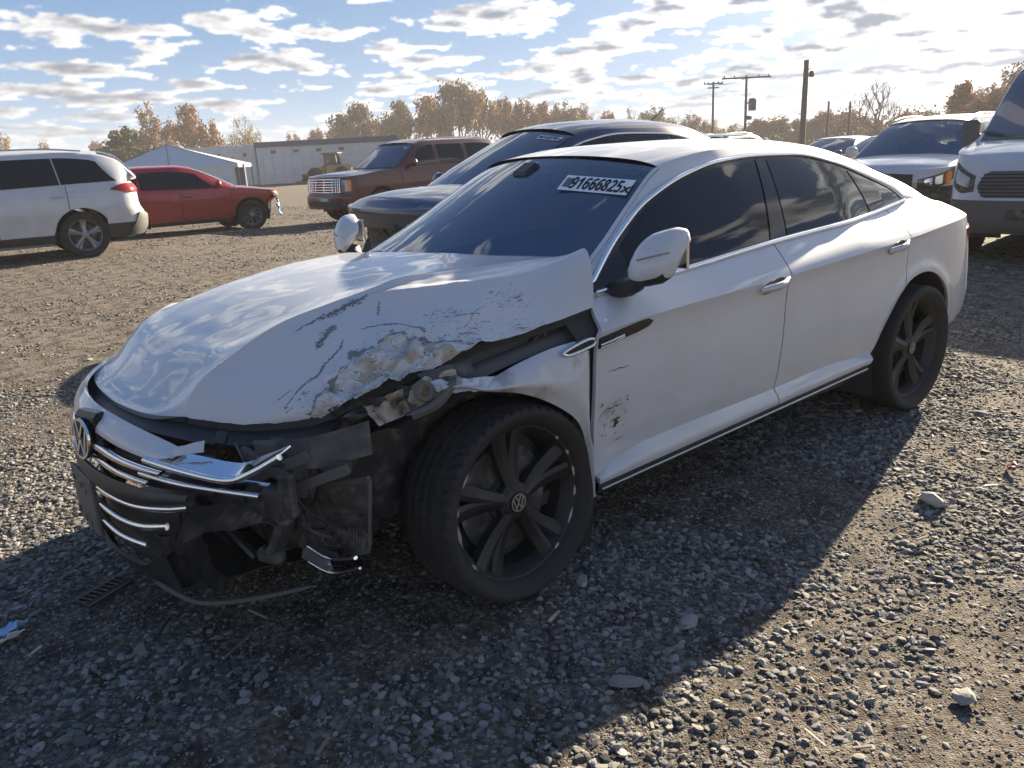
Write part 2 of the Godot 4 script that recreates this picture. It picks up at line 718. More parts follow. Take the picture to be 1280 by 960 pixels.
func stone_mesh(sd: int) -> ArrayMesh:
	# an angular chip: a coarse ball cut by a few planes
	var r := RandomNumberGenerator.new()
	r.seed = 100 + sd
	var pl := []
	for k in 8:
		var d := Vector3(r.randf_range(-1, 1), r.randf_range(-1, 1), r.randf_range(-1, 1)).normalized()
		pl.append([d, r.randf_range(0.42, 0.86)])
	var mb := Mb.new()
	var nu := 6
	var nv := 8
	var P := []
	for i in nu + 1:
		var row := []
		for j in nv:
			var th := PI * i / nu
			var ph := TAU * (j + 0.5 * (i % 2)) / nv
			var d := Vector3(sin(th) * cos(ph), cos(th), sin(th) * sin(ph))
			var q := 1.0
			for p in pl:
				var dd: float = d.dot(p[0])
				if dd > 0.05: q = minf(q, p[1] / dd)
			row.append(d * q)
		P.append(row)
	for i in nu:
		for j in nv:
			var j2 := (j + 1) % nv
			mb.poly([P[i][j], P[i][j2], P[i + 1][j2]], Vector3.ZERO)
			mb.poly([P[i][j], P[i + 1][j2], P[i + 1][j]], Vector3.ZERO)
	return mb.mesh()


# ---------- the white car ----------
const TX0 := 2.95
const TN := 3.0

func w_crease(x: float) -> float:
	return hl(W_CREASE, x)

var W_CREASE := V([-0.9, 0.80, 0.49, 0.841, 0.74, 0.857, 1.58, 0.884, 2.59, 0.929, 3.23, 0.968, 3.9, 0.985])
var W_BELT := V([-0.9, 0.86, 0.40, 0.92, 0.586, 0.937, 1.067, 0.965, 1.613, 1.004, 2.0, 1.024, 2.518, 1.049, 2.834, 1.076, 2.956, 1.088, 3.05, 1.090, 3.2, 1.082, 3.5, 1.045, 3.8, 0.99, 3.9, 0.985])
var W_BELTZ := V([-0.9, 0.80, 2.2, 0.80, 2.518, 0.768, 2.834, 0.737, 2.956, 0.725, 3.2, 0.712, 3.5, 0.70, 3.9, 0.69])
var W_ROCK := V([0.5, 0.302, 0.64, 0.348, 0.80, 0.370, 1.635, 0.385, 2.05, 0.399, 2.36, 0.385, 3.0, 0.38])
var W_E := V([0.50, 0.955, 0.56, 0.985, 0.63, 1.024, 0.776, 1.105, 0.966, 1.219, 1.18, 1.336, 1.35, 1.378, 1.6, 1.402, 2.0, 1.402, 2.4, 1.352, 2.7, 1.262, 2.9, 1.185, 3.05, 1.145, 3.2, 1.112, 3.4, 1.075, 3.6, 1.035, 3.8, 0.995, 3.9, 0.988])
var W_EZ := V([0.50, 0.785, 0.56, 0.765, 0.63, 0.737, 0.776, 0.692, 0.966, 0.636, 1.18, 0.580, 1.35, 0.562, 1.6, 0.556, 2.0, 0.556, 2.4, 0.582, 2.7, 0.622, 2.9, 0.662, 3.05, 0.672, 3.2, 0.668, 3.5, 0.66, 3.9, 0.66])
var W_ROOF := V([1.0, 1.375, 1.2, 1.41, 1.5, 1.446, 1.9, 1.455, 2.3, 1.436, 2.7, 1.385, 3.1, 1.318, 3.4, 1.225, 3.6, 1.145, 3.75, 1.075, 3.85, 1.02])
var W_DLO := V([0.595, 0.962, 0.829, 1.11, 1.027, 1.213, 1.292, 1.297, 1.558, 1.342, 1.804, 1.353, 2.117, 1.347, 2.401, 1.30, 2.683, 1.214, 2.856, 1.149, 2.935, 1.098])


func w_low(x: float) -> float:
	return 0.277 + (x - 0.53) * 0.033


func w_end(y: float) -> float:
	return hl(W_TAIL, y)

var W_TAIL := V([0.2, 3.88, 0.34, 4.0, 0.46, 4.02, 0.60, 4.0, 0.80, 3.93, 0.98, 3.83, 1.1, 3.78])


func w_taper(x: float, y: float) -> float:
	if x <= TX0: return 1.0
	var t := clampf((x - TX0) / (w_end(y) - TX0), 0.0, 1.0)
	return pow(maxf(1.0 - pow(t, TN), 0.0), 1.0 / TN)


func w_prof(x: float, y: float) -> float:
	var xe := minf(x, 3.45)
	var yl := w_low(xe)
	var yr := hl(W_ROCK, xe)
	var yc := hl(W_CREASE, xe)
	var yb := hl(W_BELT, xe)
	var zb := hl(W_BELTZ, xe)
	var zc := lerpf(0.924, 0.902, smoothstep(2.7, 3.4, xe))
	var z: float
	if y <= yr:
		z = hl([Vector2(0.10, 0.80), Vector2(yl - 0.02, 0.874), Vector2(yl, 0.893), Vector2(yl + 0.022, 0.899), Vector2(yr, 0.872)], y)
	elif y <= yc:
		z = hl([Vector2(yr, 0.872), Vector2(0.47, 0.889), Vector2(0.64, 0.905), Vector2(yc - 0.09, 0.908), Vector2(yc - 0.03, lerpf(0.908, zc, 0.4)), Vector2(yc, zc)], y)
	else:
		z = hl([Vector2(yc, zc), Vector2(lerpf(yc, yb, 0.18), lerpf(zc, zb, 0.13)), Vector2(lerpf(yc, yb, 0.62), lerpf(zc, zb, 0.56)), Vector2(yb, zb)], y)
	# the lip round the rear wheel
	var r := Vector2(x - 2.84, y - 0.335).length()
	z += 0.012 * exp(-pow((r - 0.42) / 0.035, 2.0))
	return z


func w_side(x: float, y: float) -> float:
	return w_prof(x, y) * w_taper(x, y)


func w_tail(a: float, y: float) -> Vector3:
	var e := w_end(y)
	var s := sin(a)
	return Vector3(TX0 + (e - TX0) * pow(maxf(cos(a), 0.0), 2.0 / TN), y, w_prof(3.45, y) * signf(s) * pow(absf(s), 2.0 / TN))


func w_skin(x: float, y: float, out := 0.0) -> Vector3:
	# side of the greenhouse
	var yb := hl(W_BELT, x)
	var tp := w_taper(x, yb)
	var zb := hl(W_BELTZ, x) * tp
	var ye := maxf(hl(W_E, x), yb + 0.004)
	var t := clampf((y - yb) / (ye - yb), 0.0, 1.0)
	var z := lerpf(zb, hl(W_EZ, x) * tp, t) + 0.018 * 4.0 * t * (1.0 - t) * clampf((ye - yb) / 0.2, 0.0, 1.0)
	return Vector3(x, y + out * 0.4, z + out)


func sect(xs: float, ye: float, ze: float, xc: float, yc: float, v: float, h: float, lean := 0.55) -> Vector3:
	# from the left edge (v = 1) over the crown (v = 0) to the right edge (v = -1)
	var s := 1.0 - absf(v)
	var p0 := Vector2(ze, ye)
	var t := Vector2(-lean, sqrt(1.0 - lean * lean))
	var p1 := p0 + t * h
	var p2 := Vector2(ze * 0.52, yc)
	var p3 := Vector2(0, yc)
	var p := p0.bezier_interpolate(p1, p2, p3, s)
	var q := p.x / maxf(ze, 1e-4)
	return Vector3(xs + (xc - xs) * (1.0 - q * q), p.y, p.x * (1.0 if v >= 0.0 else -1.0))


func w_over(x: float, v: float) -> Vector3:
	var sw := 0.11 * (1.0 - smoothstep(1.2, 2.2, x)) - 0.05 * smoothstep(2.7, 3.6, x)
	var ye := hl(W_E, x)
	var yr := hl(W_ROOF, x)
	var lean := lerpf(0.5, 0.80, smoothstep(2.6, 3.1, x))
	return sect(x, ye, hl(W_EZ, x) * w_taper(x, ye), x - sw, yr, v, clampf((yr - ye) * 0.75, 0.03, 0.20), lean)


func w_screen(s: float, v: float) -> Vector3:
	var x := lerpf(0.565, 1.185, s)
	var yc := lerpf(0.985, 1.400, s) + 0.02 * 4.0 * s * (1.0 - s)
	return sect(x, hl(W_E, x), hl(W_EZ, x), lerpf(0.36, 1.075, s), yc, v, 0.028, 0.62)


func levels_panel(lv: Array, L: Array, R: Array, nu: int, nv: Array, zf: Callable, side := 1.0, thk := 0.016) -> Mb:
	# a body panel bounded below and above by lines over x, fore and aft by lines over y; one sheet per band so that creases stay sharp
	var mb := Mb.new()
	for k in lv.size() - 1:
		var P := []
		for i in nu + 1:
			var u := float(i) / nu
			var row := PackedVector3Array()
			for j in int(nv[k]) + 1:
				var v: float = float(j) / nv[k]
				var x: float = lerpf(L[0].y, R[0].y, u)
				var y := 0.5
				for it in 4:
					y = lerpf(lv[k].call(x), lv[k + 1].call(x), v)
					x = lerpf(hl(L, y), hl(R, y), u)
				row.append(Vector3(x, y, zf.call(x, y) * side))
			P.append(row)
		mb.grid(P, Vector3(P[0][0].x, 0.6, 0.0), thk)
	return mb


func line_on(pts: Array, zf: Callable, out: float, side := 1.0) -> Array:
	var o := []
	for p in pts: o.append(Vector3(p.x, p.y, (zf.call(p.x, p.y) + out) * side))
	return o


func build_main_car():
	var car := thing("fastback_car", "white fastback saloon with its left front corner smashed, parked across the foreground", "car")
	var wp: Material = M.white_paint
	var side := func(x, y): return w_side(x, y)
	var belt := func(x): return hl(W_BELT, x)
	var crease := func(x): return hl(W_CREASE, x)
	var rock := func(x): return hl(W_ROCK, x)
	var low := func(x): return w_low(x)
	var g := 0.004
	for sd in [1.0, -1.0]:
		# front door
		var LF := V([0.27, 0.512 + g, 0.30, 0.507 + g, 0.42, 0.493 + g, 0.60, 0.487 + g, 0.80, 0.494 + g, 0.87, 0.515 + g, 0.94, 0.56 + g])
		var RF := V([0.27, 1.618 - g, 0.40, 1.606 - g, 0.76, 1.612 - g, 0.88, 1.622 - g, 1.02, 1.665 - g])
		var door := put("front_door", levels_panel([low, rock, crease, belt], LF, RF, 34 if sd > 0 else 14, [5, 22, 7], dented.bind(sd), sd), wp, car)
		var LR := V([0.27, 1.618 + g, 0.40, 1.606 + g, 0.76, 1.612 + g, 0.88, 1.622 + g, 1.02, 1.665 + g])
		var RR := V([0.30, 2.375, 0.36, 2.40, 0.50, 2.50, 0.60, 2.575, 0.70, 2.645, 0.80, 2.662, 0.92, 2.655, 1.06, 2.70])
		var rdoor := put("rear_door", levels_panel([low, rock, crease, belt], LR, RR, 34 if sd > 0 else 14, [5, 22, 7], side, sd), wp, car)
		handle(door, 1.40, 1.585, sd)
		handle(rdoor, 2.43, 2.60, sd)
		# quarter panel over the rear wheel
		var arch := func(x):
			var d := absf(x - 2.84)
			return 0.40 if d >= 0.405 else maxf(0.335 + sqrt(maxf(0.405 * 0.405 - d * d, 0.0)), 0.40)
		var LQ := V([0.36, 2.46, 0.50, 2.512 , 0.60, 2.585, 0.70, 2.653, 0.80, 2.668, 0.92, 2.661, 1.06, 2.706])
		var RQ := V([0.3, 3.46, 1.1, 3.46])
		var q := levels_panel([arch, crease], LQ, RQ, 90 if sd > 0 else 40, [20], side, sd)
		var q2 := levels_panel([crease, belt], LQ, V([0.3, 3.77, 1.1, 3.77]), 60 if sd > 0 else 24, [9], side, sd, 0.0)
		append(q, q2)
		# corner of the tail
		var P := []
		for i in 19:
			var row := PackedVector3Array()
			for j in 29:
				var y := lerpf(0.40, hl(W_CREASE, 3.46), j / 28.0)
				var a0 := acos(pow((3.462 - TX0) / (w_end(y) - TX0), TN / 2.0))
				var p := w_tail(lerpf(a0, 0.02, pow(i / 18.0, 1.5)), y)
				if y < 0.60: p.x += 0.03 * smoothstep(0.60, 0.54, y) * clampf(i / 9.0, 0, 1)
				row.append(Vector3(p.x, p.y, p.z * sd))
			P.append(row)
		q.grid(P, Vector3(3.2, 0.6, 0))
		var qp := put("quarter_panel", q, wp, car)
		# skin of the greenhouse with glass and trim on it
		var sk := Mb.new()
		P = []
		for i in 61:
			var x := lerpf(0.50, 3.77, i / 60.0)
			var row := PackedVector3Array()
			var yb: float = hl(W_BELT, x) - 0.004
			var ye := maxf(hl(W_E, x), yb + 0.006)
			for j in 9:
				var p := w_skin(x, lerpf(yb, ye, j / 8.0))
				row.append(Vector3(p.x, p.y, p.z * sd))
			P.append(row)
		sk.grid(P, Vector3(1.8, 1.1, 0))
		var pil := put("side_frame", sk, wp, car)
		var pane := func(a0: float, a1: float, b0: float, b1: float, called: String, m: Material, out: float, ins: float):
			# a0, a1: front edge x at belt and top; b0, b1: rear edge
			var mb := Mb.new()
			var Q := []
			for i in 27:
				var row := PackedVector3Array()
				for j in 11:
					var v := j / 10.0
					var x := lerpf(lerpf(a0, a1, v), lerpf(b0, b1, v), i / 26.0)
					for it in 3:
						var yy := lerpf(hl(W_BELT, x) + 0.010, hl(W_DLO, x) - ins, v)
						var tt := clampf((yy - 0.95) / 0.40, 0.0, 1.0)
						x = lerpf(lerpf(a0, a1, tt), lerpf(b0, b1, tt), i / 26.0)
					var y0: float = hl(W_BELT, x) + 0.010
					var y := lerpf(y0, maxf(hl(W_DLO, x) - ins, y0 + 0.001), v)
					var p := w_skin(x, y, out)
					row.append(Vector3(p.x, p.y, p.z * sd))
				Q.append(row)
			mb.grid(Q, Vector3(1.8, 1.1, 0), 0.004)
			return put(called, mb, m, car)
		pane.call(0.575, 0.575, 2.945, 2.945, "window_surround", M.gloss_black, 0.002, 0.0)
		pane.call(0.80, 0.80, 1.605, 1.785, "window", M.tinted_glass, 0.005, 0.012)
		pane.call(1.745, 1.875, 2.535, 2.455, "window", M.tinted_glass, 0.005, 0.012)
		pane.call(2.555, 2.475, 2.915, 2.90, "quarter_window", M.tinted_glass, 0.005, 0.012)
		pane.call(1.615, 1.795, 1.735, 1.865, "pillar_trim", M.gloss_black, 0.006, 0.006)
		# bright trim along the belt and over the windows
		var tr := Mb.new()
		var pa := []
		for i in 60:
			var x := lerpf(0.60, 2.955, i / 59.0)
			var p := w_skin(x, hl(W_BELT, x) + 0.002, 0.006)
			pa.append(Vector3(p.x, p.y, p.z * sd))
		tr.tube(pa, 0.0145, 8, 0.5, Vector3(0, 0.2, sd))
		pa = []
		for i in 90:
			var x := lerpf(0.585, 2.96, i / 89.0)
			var y: float = hl(W_DLO, x) + 0.010
			var p := w_skin(x, y, 0.006)
			pa.append(Vector3(p.x, p.y, p.z * sd))
		var rr := []
		for i in 90: rr.append(lerpf(0.0125, 0.024, smoothstep(0.8, 1.0, i / 89.0)))
		tr.tube(pa, rr, 8, 0.5, Vector3(0, 0.35, sd))
		put("bright_trim", tr, M.chrome, car)
		# sill
		var sl := Mb.new()
		P = []
		for i in 31:
			var x := lerpf(0.515, 2.40, i / 30.0)
			var y: float = w_low(x)
			var row := PackedVector3Array()
			for k in [[-0.004, 0.884], [-0.022, 0.886], [-0.045, 0.872], [-0.085, 0.80], [-0.09, 0.70]]:
				row.append(Vector3(x, y + k[0], k[1] * sd))
			P.append(row)
		sl.grid(P, Vector3(1.5, 0.6, 0))
		var sill := put("sill", sl, M.black_plastic, car)
		var ss := Mb.new()
		pa = []
		for i in 31:
			var x := lerpf(0.53, 2.39, i / 30.0)
			pa.append(Vector3(x, w_low(x) - 0.026, 0.888 * sd))
		ss.tube(pa, 0.007, 6, 0.6, Vector3(0, 0, sd))
		put("trim_strip", ss, M.satin_metal, sill)
		# dark lining behind the panel gaps
		var li := Mb.new()
		P = []
		for i in 41:
			var x := lerpf(0.42, 2.44, i / 40.0)
			var row := PackedVector3Array()
			for j in 9:
				var y := lerpf(0.25, hl(W_BELT, x) - 0.01, j / 8.0)
				row.append(Vector3(x, y, (w_side(x, y) - 0.032) * sd))
			P.append(row)
		li.grid(P, Vector3(1.5, 0.6, 0))
		# wheel house of the rear wheel
		P = []
		for i in 25:
			var a := PI * (i / 24.0 * 1.3 - 0.15)
			P.append(PackedVector3Array([Vector3(2.84 + cos(a) * 0.415, 0.335 + sin(a) * 0.415, 0.89 * sd), Vector3(2.84 + cos(a) * 0.415, 0.335 + sin(a) * 0.415, 0.55 * sd)]))
		li.grid(P, Vector3(2.84, 3, 0.7 * sd))
		li.quad(Vector3(2.3, 0.15, 0.56 * sd), Vector3(3.4, 0.15, 0.56 * sd), Vector3(3.4, 0.9, 0.56 * sd), Vector3(2.3, 0.9, 0.56 * sd), Vector3(2.8, 0.5, 0))
		li.quad(Vector3(3.25, 0.22, 0.86 * sd), Vector3(3.25, 0.22, 0.2 * sd), Vector3(3.25, 0.70, 0.2 * sd), Vector3(3.25, 0.70, 0.86 * sd), Vector3(4, 0.5, 0.5 * sd))
		put("inner_lining", li, M.dark_inner, car)
		# lower rear bumper
		var lb := Mb.new()
		P = []
		for i in 15:
			var row := PackedVector3Array()
			for j in 7:
				var y := lerpf(0.22, 0.40, j / 6.0)
				var a0 := acos(pow((3.27 - TX0) / (w_end(y) - TX0), TN / 2.0))
				var p := w_tail(lerpf(a0, 0.0, i / 14.0), y)
				row.append(Vector3(p.x - 0.10 * (1.0 - j / 6.0), p.y, p.z * sd * lerpf(0.93, 0.985, j / 6.0)))
			P.append(row)
		lb.grid(P, Vector3(3.2, 0.5, 0))
		put("lower_bumper", lb, wp, car)
		# tail lamp
		var tl := Mb.new()
		P = []
		for i in 15:
			var row := PackedVector3Array()
			for j in 7:
				var u := i / 14.0
				var y := lerpf(lerpf(0.86, 0.80, u), lerpf(0.905, 0.955, u), j / 6.0)
				var p := w_tail(lerpf(1.18, 0.40, u), y)
				row.append(Vector3(p.x + 0.006, p.y, (p.z + 0.006) * sd))
			P.append(row)
		tl.grid(P, Vector3(3.2, 0.8, 0), 0.012)
		put("tail_lamp", tl, M.red_lens, car)
		w_mirror(car, sd)
	# roof, screens
	var rf := Mb.new()
	var P := []
	for i in 71:
		var row := PackedVector3Array()
		var x := lerpf(1.187, 3.80, i / 70.0)
		for j in 41: row.append(w_over(x, 1.0 - 2.0 * j / 40.0))
		P.append(row)
	rf.grid(P, Vector3(2.2, 0.8, 0))
	# the pillars beside the windscreen
	for sd in [1.0, -1.0]:
		P = []
		for i in 21:
			var row := PackedVector3Array()
			for j in 6: row.append(w_screen(i / 20.0, sd * lerpf(1.0, 0.90, j / 5.0)) + Vector3(0, 0.003, 0))
			P.append(row)
		rf.grid(P, Vector3(1.2, 0.6, 0), 0.012)
	put("roof", rf, wp, car)
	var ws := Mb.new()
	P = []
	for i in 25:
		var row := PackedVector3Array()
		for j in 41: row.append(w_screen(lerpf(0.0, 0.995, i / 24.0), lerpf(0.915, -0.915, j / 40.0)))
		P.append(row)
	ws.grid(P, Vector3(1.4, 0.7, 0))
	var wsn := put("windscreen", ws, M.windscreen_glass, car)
	var fr := Mb.new()
	for e in 4:
		P = []
		for i in 31:
			var t := i / 30.0
			var row := PackedVector3Array()
			for k in 3:
				var w := k / 2.0
				var p: Vector3
				if e == 0: p = w_screen(lerpf(0.0, 0.09, w), lerpf(0.92, -0.92, t))
				elif e == 1: p = w_screen(lerpf(0.95, 1.0, w), lerpf(0.92, -0.92, t))
				elif e == 2: p = w_screen(t, lerpf(0.92, 0.885, w))
				else: p = w_screen(t, -lerpf(0.92, 0.885, w))
				row.append(p + Vector3(0.004, -0.004, 0))
			P.append(row)
		fr.grid(P, Vector3(1.4, 0.7, 0))
	put("dark_border", fr, M.gloss_black, wsn)
	var bl := Mb.new()
	P = []
	for i in 21:
		var row := PackedVector3Array()
		for j in 21: row.append(w_over(lerpf(2.62, 3.56, i / 20.0), lerpf(0.72, -0.72, j / 20.0)) + Vector3(0.002, 0.004, 0))
		P.append(row)
	bl.grid(P, Vector3(2.4, 0.6, 0), 0.005)
	put("rear_screen", bl, M.tinted_glass, car)
	w_cabin(car)
	w_hood(car)
	w_front(car)
	for k in [[2.84, 1.0, 0.0, 0.812], [2.84, -1.0, 0.0, 0.812], [0.150, 1.0, 0.05, 0.795], [0.0, -1.0, -0.05, 0.80]]:
		var wh := wheel(car, Vector3(k[0], 0.336 if k[2] <= 0.0 else 0.314, k[3] * k[1]), 0.336, 0.245, 0.264, k[1], k[2], "twin", k[0] < 1.0)
		if k[1] > 0.0 and k[0] < 1.0:
			wh.rotation.x = -0.055
			scuffs(wh)


func dented(x: float, y: float, sd := 1.0) -> float:
	var z := w_side(x, y)
	if sd > 0.0:
		z -= 0.013 * exp(-pow((x - 0.60) / 0.07, 2.0) - pow((y - 0.50) / 0.07, 2.0))
		z += 0.004 * exp(-pow((x - 0.57) / 0.03, 2.0) - pow((y - 0.57) / 0.03, 2.0))
		z -= 0.006 * exp(-pow((x - 0.62) / 0.10, 2.0) - pow((y - 0.40) / 0.025, 2.0))
	return z


func append(a: Mb, b: Mb):
	var o := a.v.size()
	a.v.append_array(b.v)
	a.n.append_array(b.n)
	a.uv.append_array(b.uv)
	a.c.append_array(b.c)
	for k in b.ix: a.ix.append(k + o)


func handle(door: Node, x0: float, x1: float, sd: float):
	var mb := Mb.new()
	var pa := []
	var rr := []
	for i in 13:
		var t := i / 12.0
		var x := lerpf(x0, x1, t)
		var y := w_crease(x) - 0.028 + 0.02 * t
		pa.append(Vector3(x, y, (w_side(x, y) + 0.010 + 0.032 * sin(PI * clampf(t, 0.06, 0.94))) * sd))
		rr.append(lerpf(0.010, 0.0175, sin(PI * clampf(t * 0.8 + 0.12, 0, 1))))
	mb.tube(pa, rr, 10, 0.55, Vector3(0, 0, sd))
	put("handle", mb, M.white_paint, door)
	var cup := Mb.new()
	var P := []
	for i in 11:
		var row := PackedVector3Array()
		var t := i / 10.0
		var hh := 0.026 * sqrt(maxf(1.0 - pow(absf(t * 2.0 - 1.0), 3.0), 0.02))
		for j in 5:
			var x := lerpf(x0 + 0.02, x1 - 0.01, t)
			var y := w_crease(x) - 0.034 + 0.02 * t + lerpf(-hh, hh, j / 4.0)
			row.append(Vector3(x, y, (w_side(x, y) + 0.0035) * sd))
		P.append(row)
	cup.grid(P, Vector3(x0, 0.8, 0), 0.004)
	put("handle_recess", cup, M.grey_plastic, door)


func w_mirror(car: Node, sd: float):
	var mr := Mb.new()
	# housing: swept ovals from the door outwards, its back to the viewer
	var P := []
	var prof := V([0.0, 0.34, 0.06, 0.62, 0.2, 0.86, 0.45, 1.0, 0.7, 1.0, 0.88, 0.86, 0.96, 0.62, 1.0, 0.36])
	for i in 17:
		var t := i / 16.0
		var k: float = hl(prof, t)
		var row := PackedVector3Array()
		var cx := lerpf(0.685, 0.735, t)
		var cy := lerpf(1.052, 1.092, t)
		var cz := lerpf(0.905, 1.085, t)
		for j in 17:
			var a := TAU * j / 16.0
			var ex := cos(a)
			var ey := sin(a)
			var hy := k * (0.092 if ey > 0.0 else 0.104)
			var hx := k * (0.080 if ex < 0.0 else 0.045) * (1.0 - 0.25 * maxf(-ey, 0.0))
			var ee := pow(absf(ex), 0.72) * signf(ex)
			var ef := pow(absf(ey), 0.72) * signf(ey)
			row.append(Vector3(cx + ee * hx * 0.9 + 0.035 * ef, cy + 0.004 + ef * hy * 0.90, lerpf(0.995, cz, 0.88) * sd))
		P.append(row)
	mr.grid(P, Vector3(0.71, 1.07, 0.99 * sd), 0.0, true)
	var cap := []
	for j in 16: cap.append(P[16][j])
	mr.poly(cap, Vector3(0.7, 1.07, 0.99 * sd))
	cap = []
	for j in 16: cap.append(P[0][j])
	mr.poly(cap, Vector3(0.7, 1.07, 0.99 * sd))
	var m := put("wing_mirror", mr, M.white_paint, car)
	if sd < 0.0: m.position = Vector3(-0.13, 0.0, 0.02)
	# dark lower shell and the lamp strip across the housing
	var lo := Mb.new()
	var Q := []
	for i in range(2, 15):
		var row := PackedVector3Array()
		for j in range(10, 16):
			var cc: Vector3 = (P[i][0] + P[i][8]) * 0.5
			row.append(cc + (P[i][j] - cc) * 1.03)
		Q.append(row)
	lo.grid(Q, Vector3(0.71, 1.07, 0.99 * sd), 0.003)
	put("lower_shell", lo, M.black_plastic, m)
	var ls := Mb.new()
	var sp := []
	for i in range(5, 16): sp.append(P[i][8] + Vector3(-0.001, 0, 0))
	ls.tube(sp, 0.0045, 6, 0.7)
	put("lamp_strip", ls, M.lamp_bowl, m)
	var ft := Mb.new()
	ft.tube([Vector3(0.70, 0.945, 0.80 * sd), Vector3(0.69, 0.955, 0.87 * sd), Vector3(0.69, 0.975, 0.915 * sd), Vector3(0.70, 1.01, 0.94 * sd)], [0.05, 0.047, 0.042, 0.038], 10, 0.62, Vector3(0, 1, 0))
	put("mirror_foot", ft, M.black_plastic, m)
	var gl := Mb.new()
	gl.box(Vector3(0.765, 1.085, 1.0 * sd), Vector3(0.012, 0.11, 0.15), Basis.IDENTITY, 0.004)
	put("mirror_glass", gl, M.chrome, m)


func w_cabin(car: Node):
	var fl := Mb.new()
	fl.box(Vector3(1.7, 0.24, 0), Vector3(3.6, 0.05, 1.56))
	fl.box(Vector3(0.47, 0.62, 0), Vector3(0.04, 0.72, 1.5))
	fl.box(Vector3(3.0, 0.55, 0), Vector3(0.05, 0.6, 1.5))
	put("floor_pan", fl, M.dark_inner, car)
	var da := Mb.new()
	var P := []
	for i in 9:
		var row := PackedVector3Array()
		for j in 13:
			var z := lerpf(-0.72, 0.72, j / 12.0)
			var t := i / 8.0
			row.append(Vector3(lerpf(0.55, 1.02, t) + 0.1 * z * z, 0.965 + 0.015 * sin(t * PI) - 0.12 * pow(t, 6.0) + 0.03 * exp(-pow((z - 0.38) / 0.2, 2.0)) * sin(t * PI), z))
		P.append(row)
	da.grid(P, Vector3(0.8, 0.4, 0))
	da.box(Vector3(0.92, 0.78, 0), Vector3(0.2, 0.34, 1.42), Basis.IDENTITY, 0.04)
	put("dashboard", da, M.cabin_cloth, car)
	var sw := Mb.new()
	var ring := []
	var sb := Basis(Vector3(0, 0, 1), -0.42)
	for k in 29:
		var a := TAU * k / 28.0
		ring.append(Vector3(1.14, 0.93, 0.38) + sb * Vector3(0, sin(a) * 0.185, cos(a) * 0.185))
	sw.tube(ring, 0.016, 8, 1.0, Vector3.ZERO, false)
	sw.box(Vector3(1.12, 0.93, 0.38), Vector3(0.05, 0.10, 0.30), sb, 0.02)
	put("steering_wheel", sw, M.black_plastic, car)
	for z in [0.38, -0.38]:
		var s := Mb.new()
		s.box(Vector3(1.52, 0.50, z), Vector3(0.52, 0.20, 0.52), Basis.IDENTITY, 0.07)
		s.box(Vector3(1.84, 0.84, z), Vector3(0.17, 0.66, 0.50), Basis(Vector3(0, 0, 1), -0.30), 0.07)
		var seat := put("seat", s, M.cabin_cloth, car)
		var h := Mb.new()
		h.box(Vector3(1.965, 1.225, z), Vector3(0.10, 0.17, 0.27), Basis(Vector3(0, 0, 1), -0.25), 0.04)
		h.tube([Vector3(1.93, 1.1, z + 0.06), Vector3(1.95, 1.2, z + 0.06)], 0.007, 6)
		h.tube([Vector3(1.93, 1.1, z - 0.06), Vector3(1.95, 1.2, z - 0.06)], 0.007, 6)
		put("headrest", h, M.cabin_pale if z < 0 else M.cabin_cloth, seat)
	var rs := Mb.new()
	rs.box(Vector3(2.75, 0.80, 0), Vector3(0.2, 0.62, 1.2), Basis(Vector3(0, 0, 1), -0.35), 0.07)
	rs.box(Vector3(2.45, 0.50, 0), Vector3(0.5, 0.2, 1.2), Basis.IDENTITY, 0.06)
	put("rear_seat", rs, M.cabin_cloth, car)
	var mi := Mb.new()
	mi.box(Vector3(1.02, 1.315, 0.0), Vector3(0.035, 0.07, 0.25), Basis(Vector3(0, 0, 1), 0.25), 0.012)
	mi.box(Vector3(0.98, 1.345, 0.0), Vector3(0.10, 0.05, 0.10), Basis(Vector3(0, 0, 1), 0.5), 0.012)
	put("inside_mirror", mi, M.black_plastic, car)
	# lot sticker behind the top of the windscreen
	lot_sticker(car, "91666825", "x", w_screen(0.668, 0.345), w_screen(0.678, 0.83), w_screen(0.805, 0.57) - w_screen(0.672, 0.57), w_screen(0.673, 0.57))


func screen_sticker(car: Node, s: Dictionary, digits: String):
	# on the driver's side of the windscreen, along its top
	var a := g_screen(s, 0.84, 0.36)
	var b := g_screen(s, 0.82, 0.80)
	lot_sticker(car, digits, "x", a, b, (g_screen(s, 0.94, 0.58) - g_screen(s, 0.83, 0.58)).limit_length(0.075), g_screen(s, 0.83, 0.58))


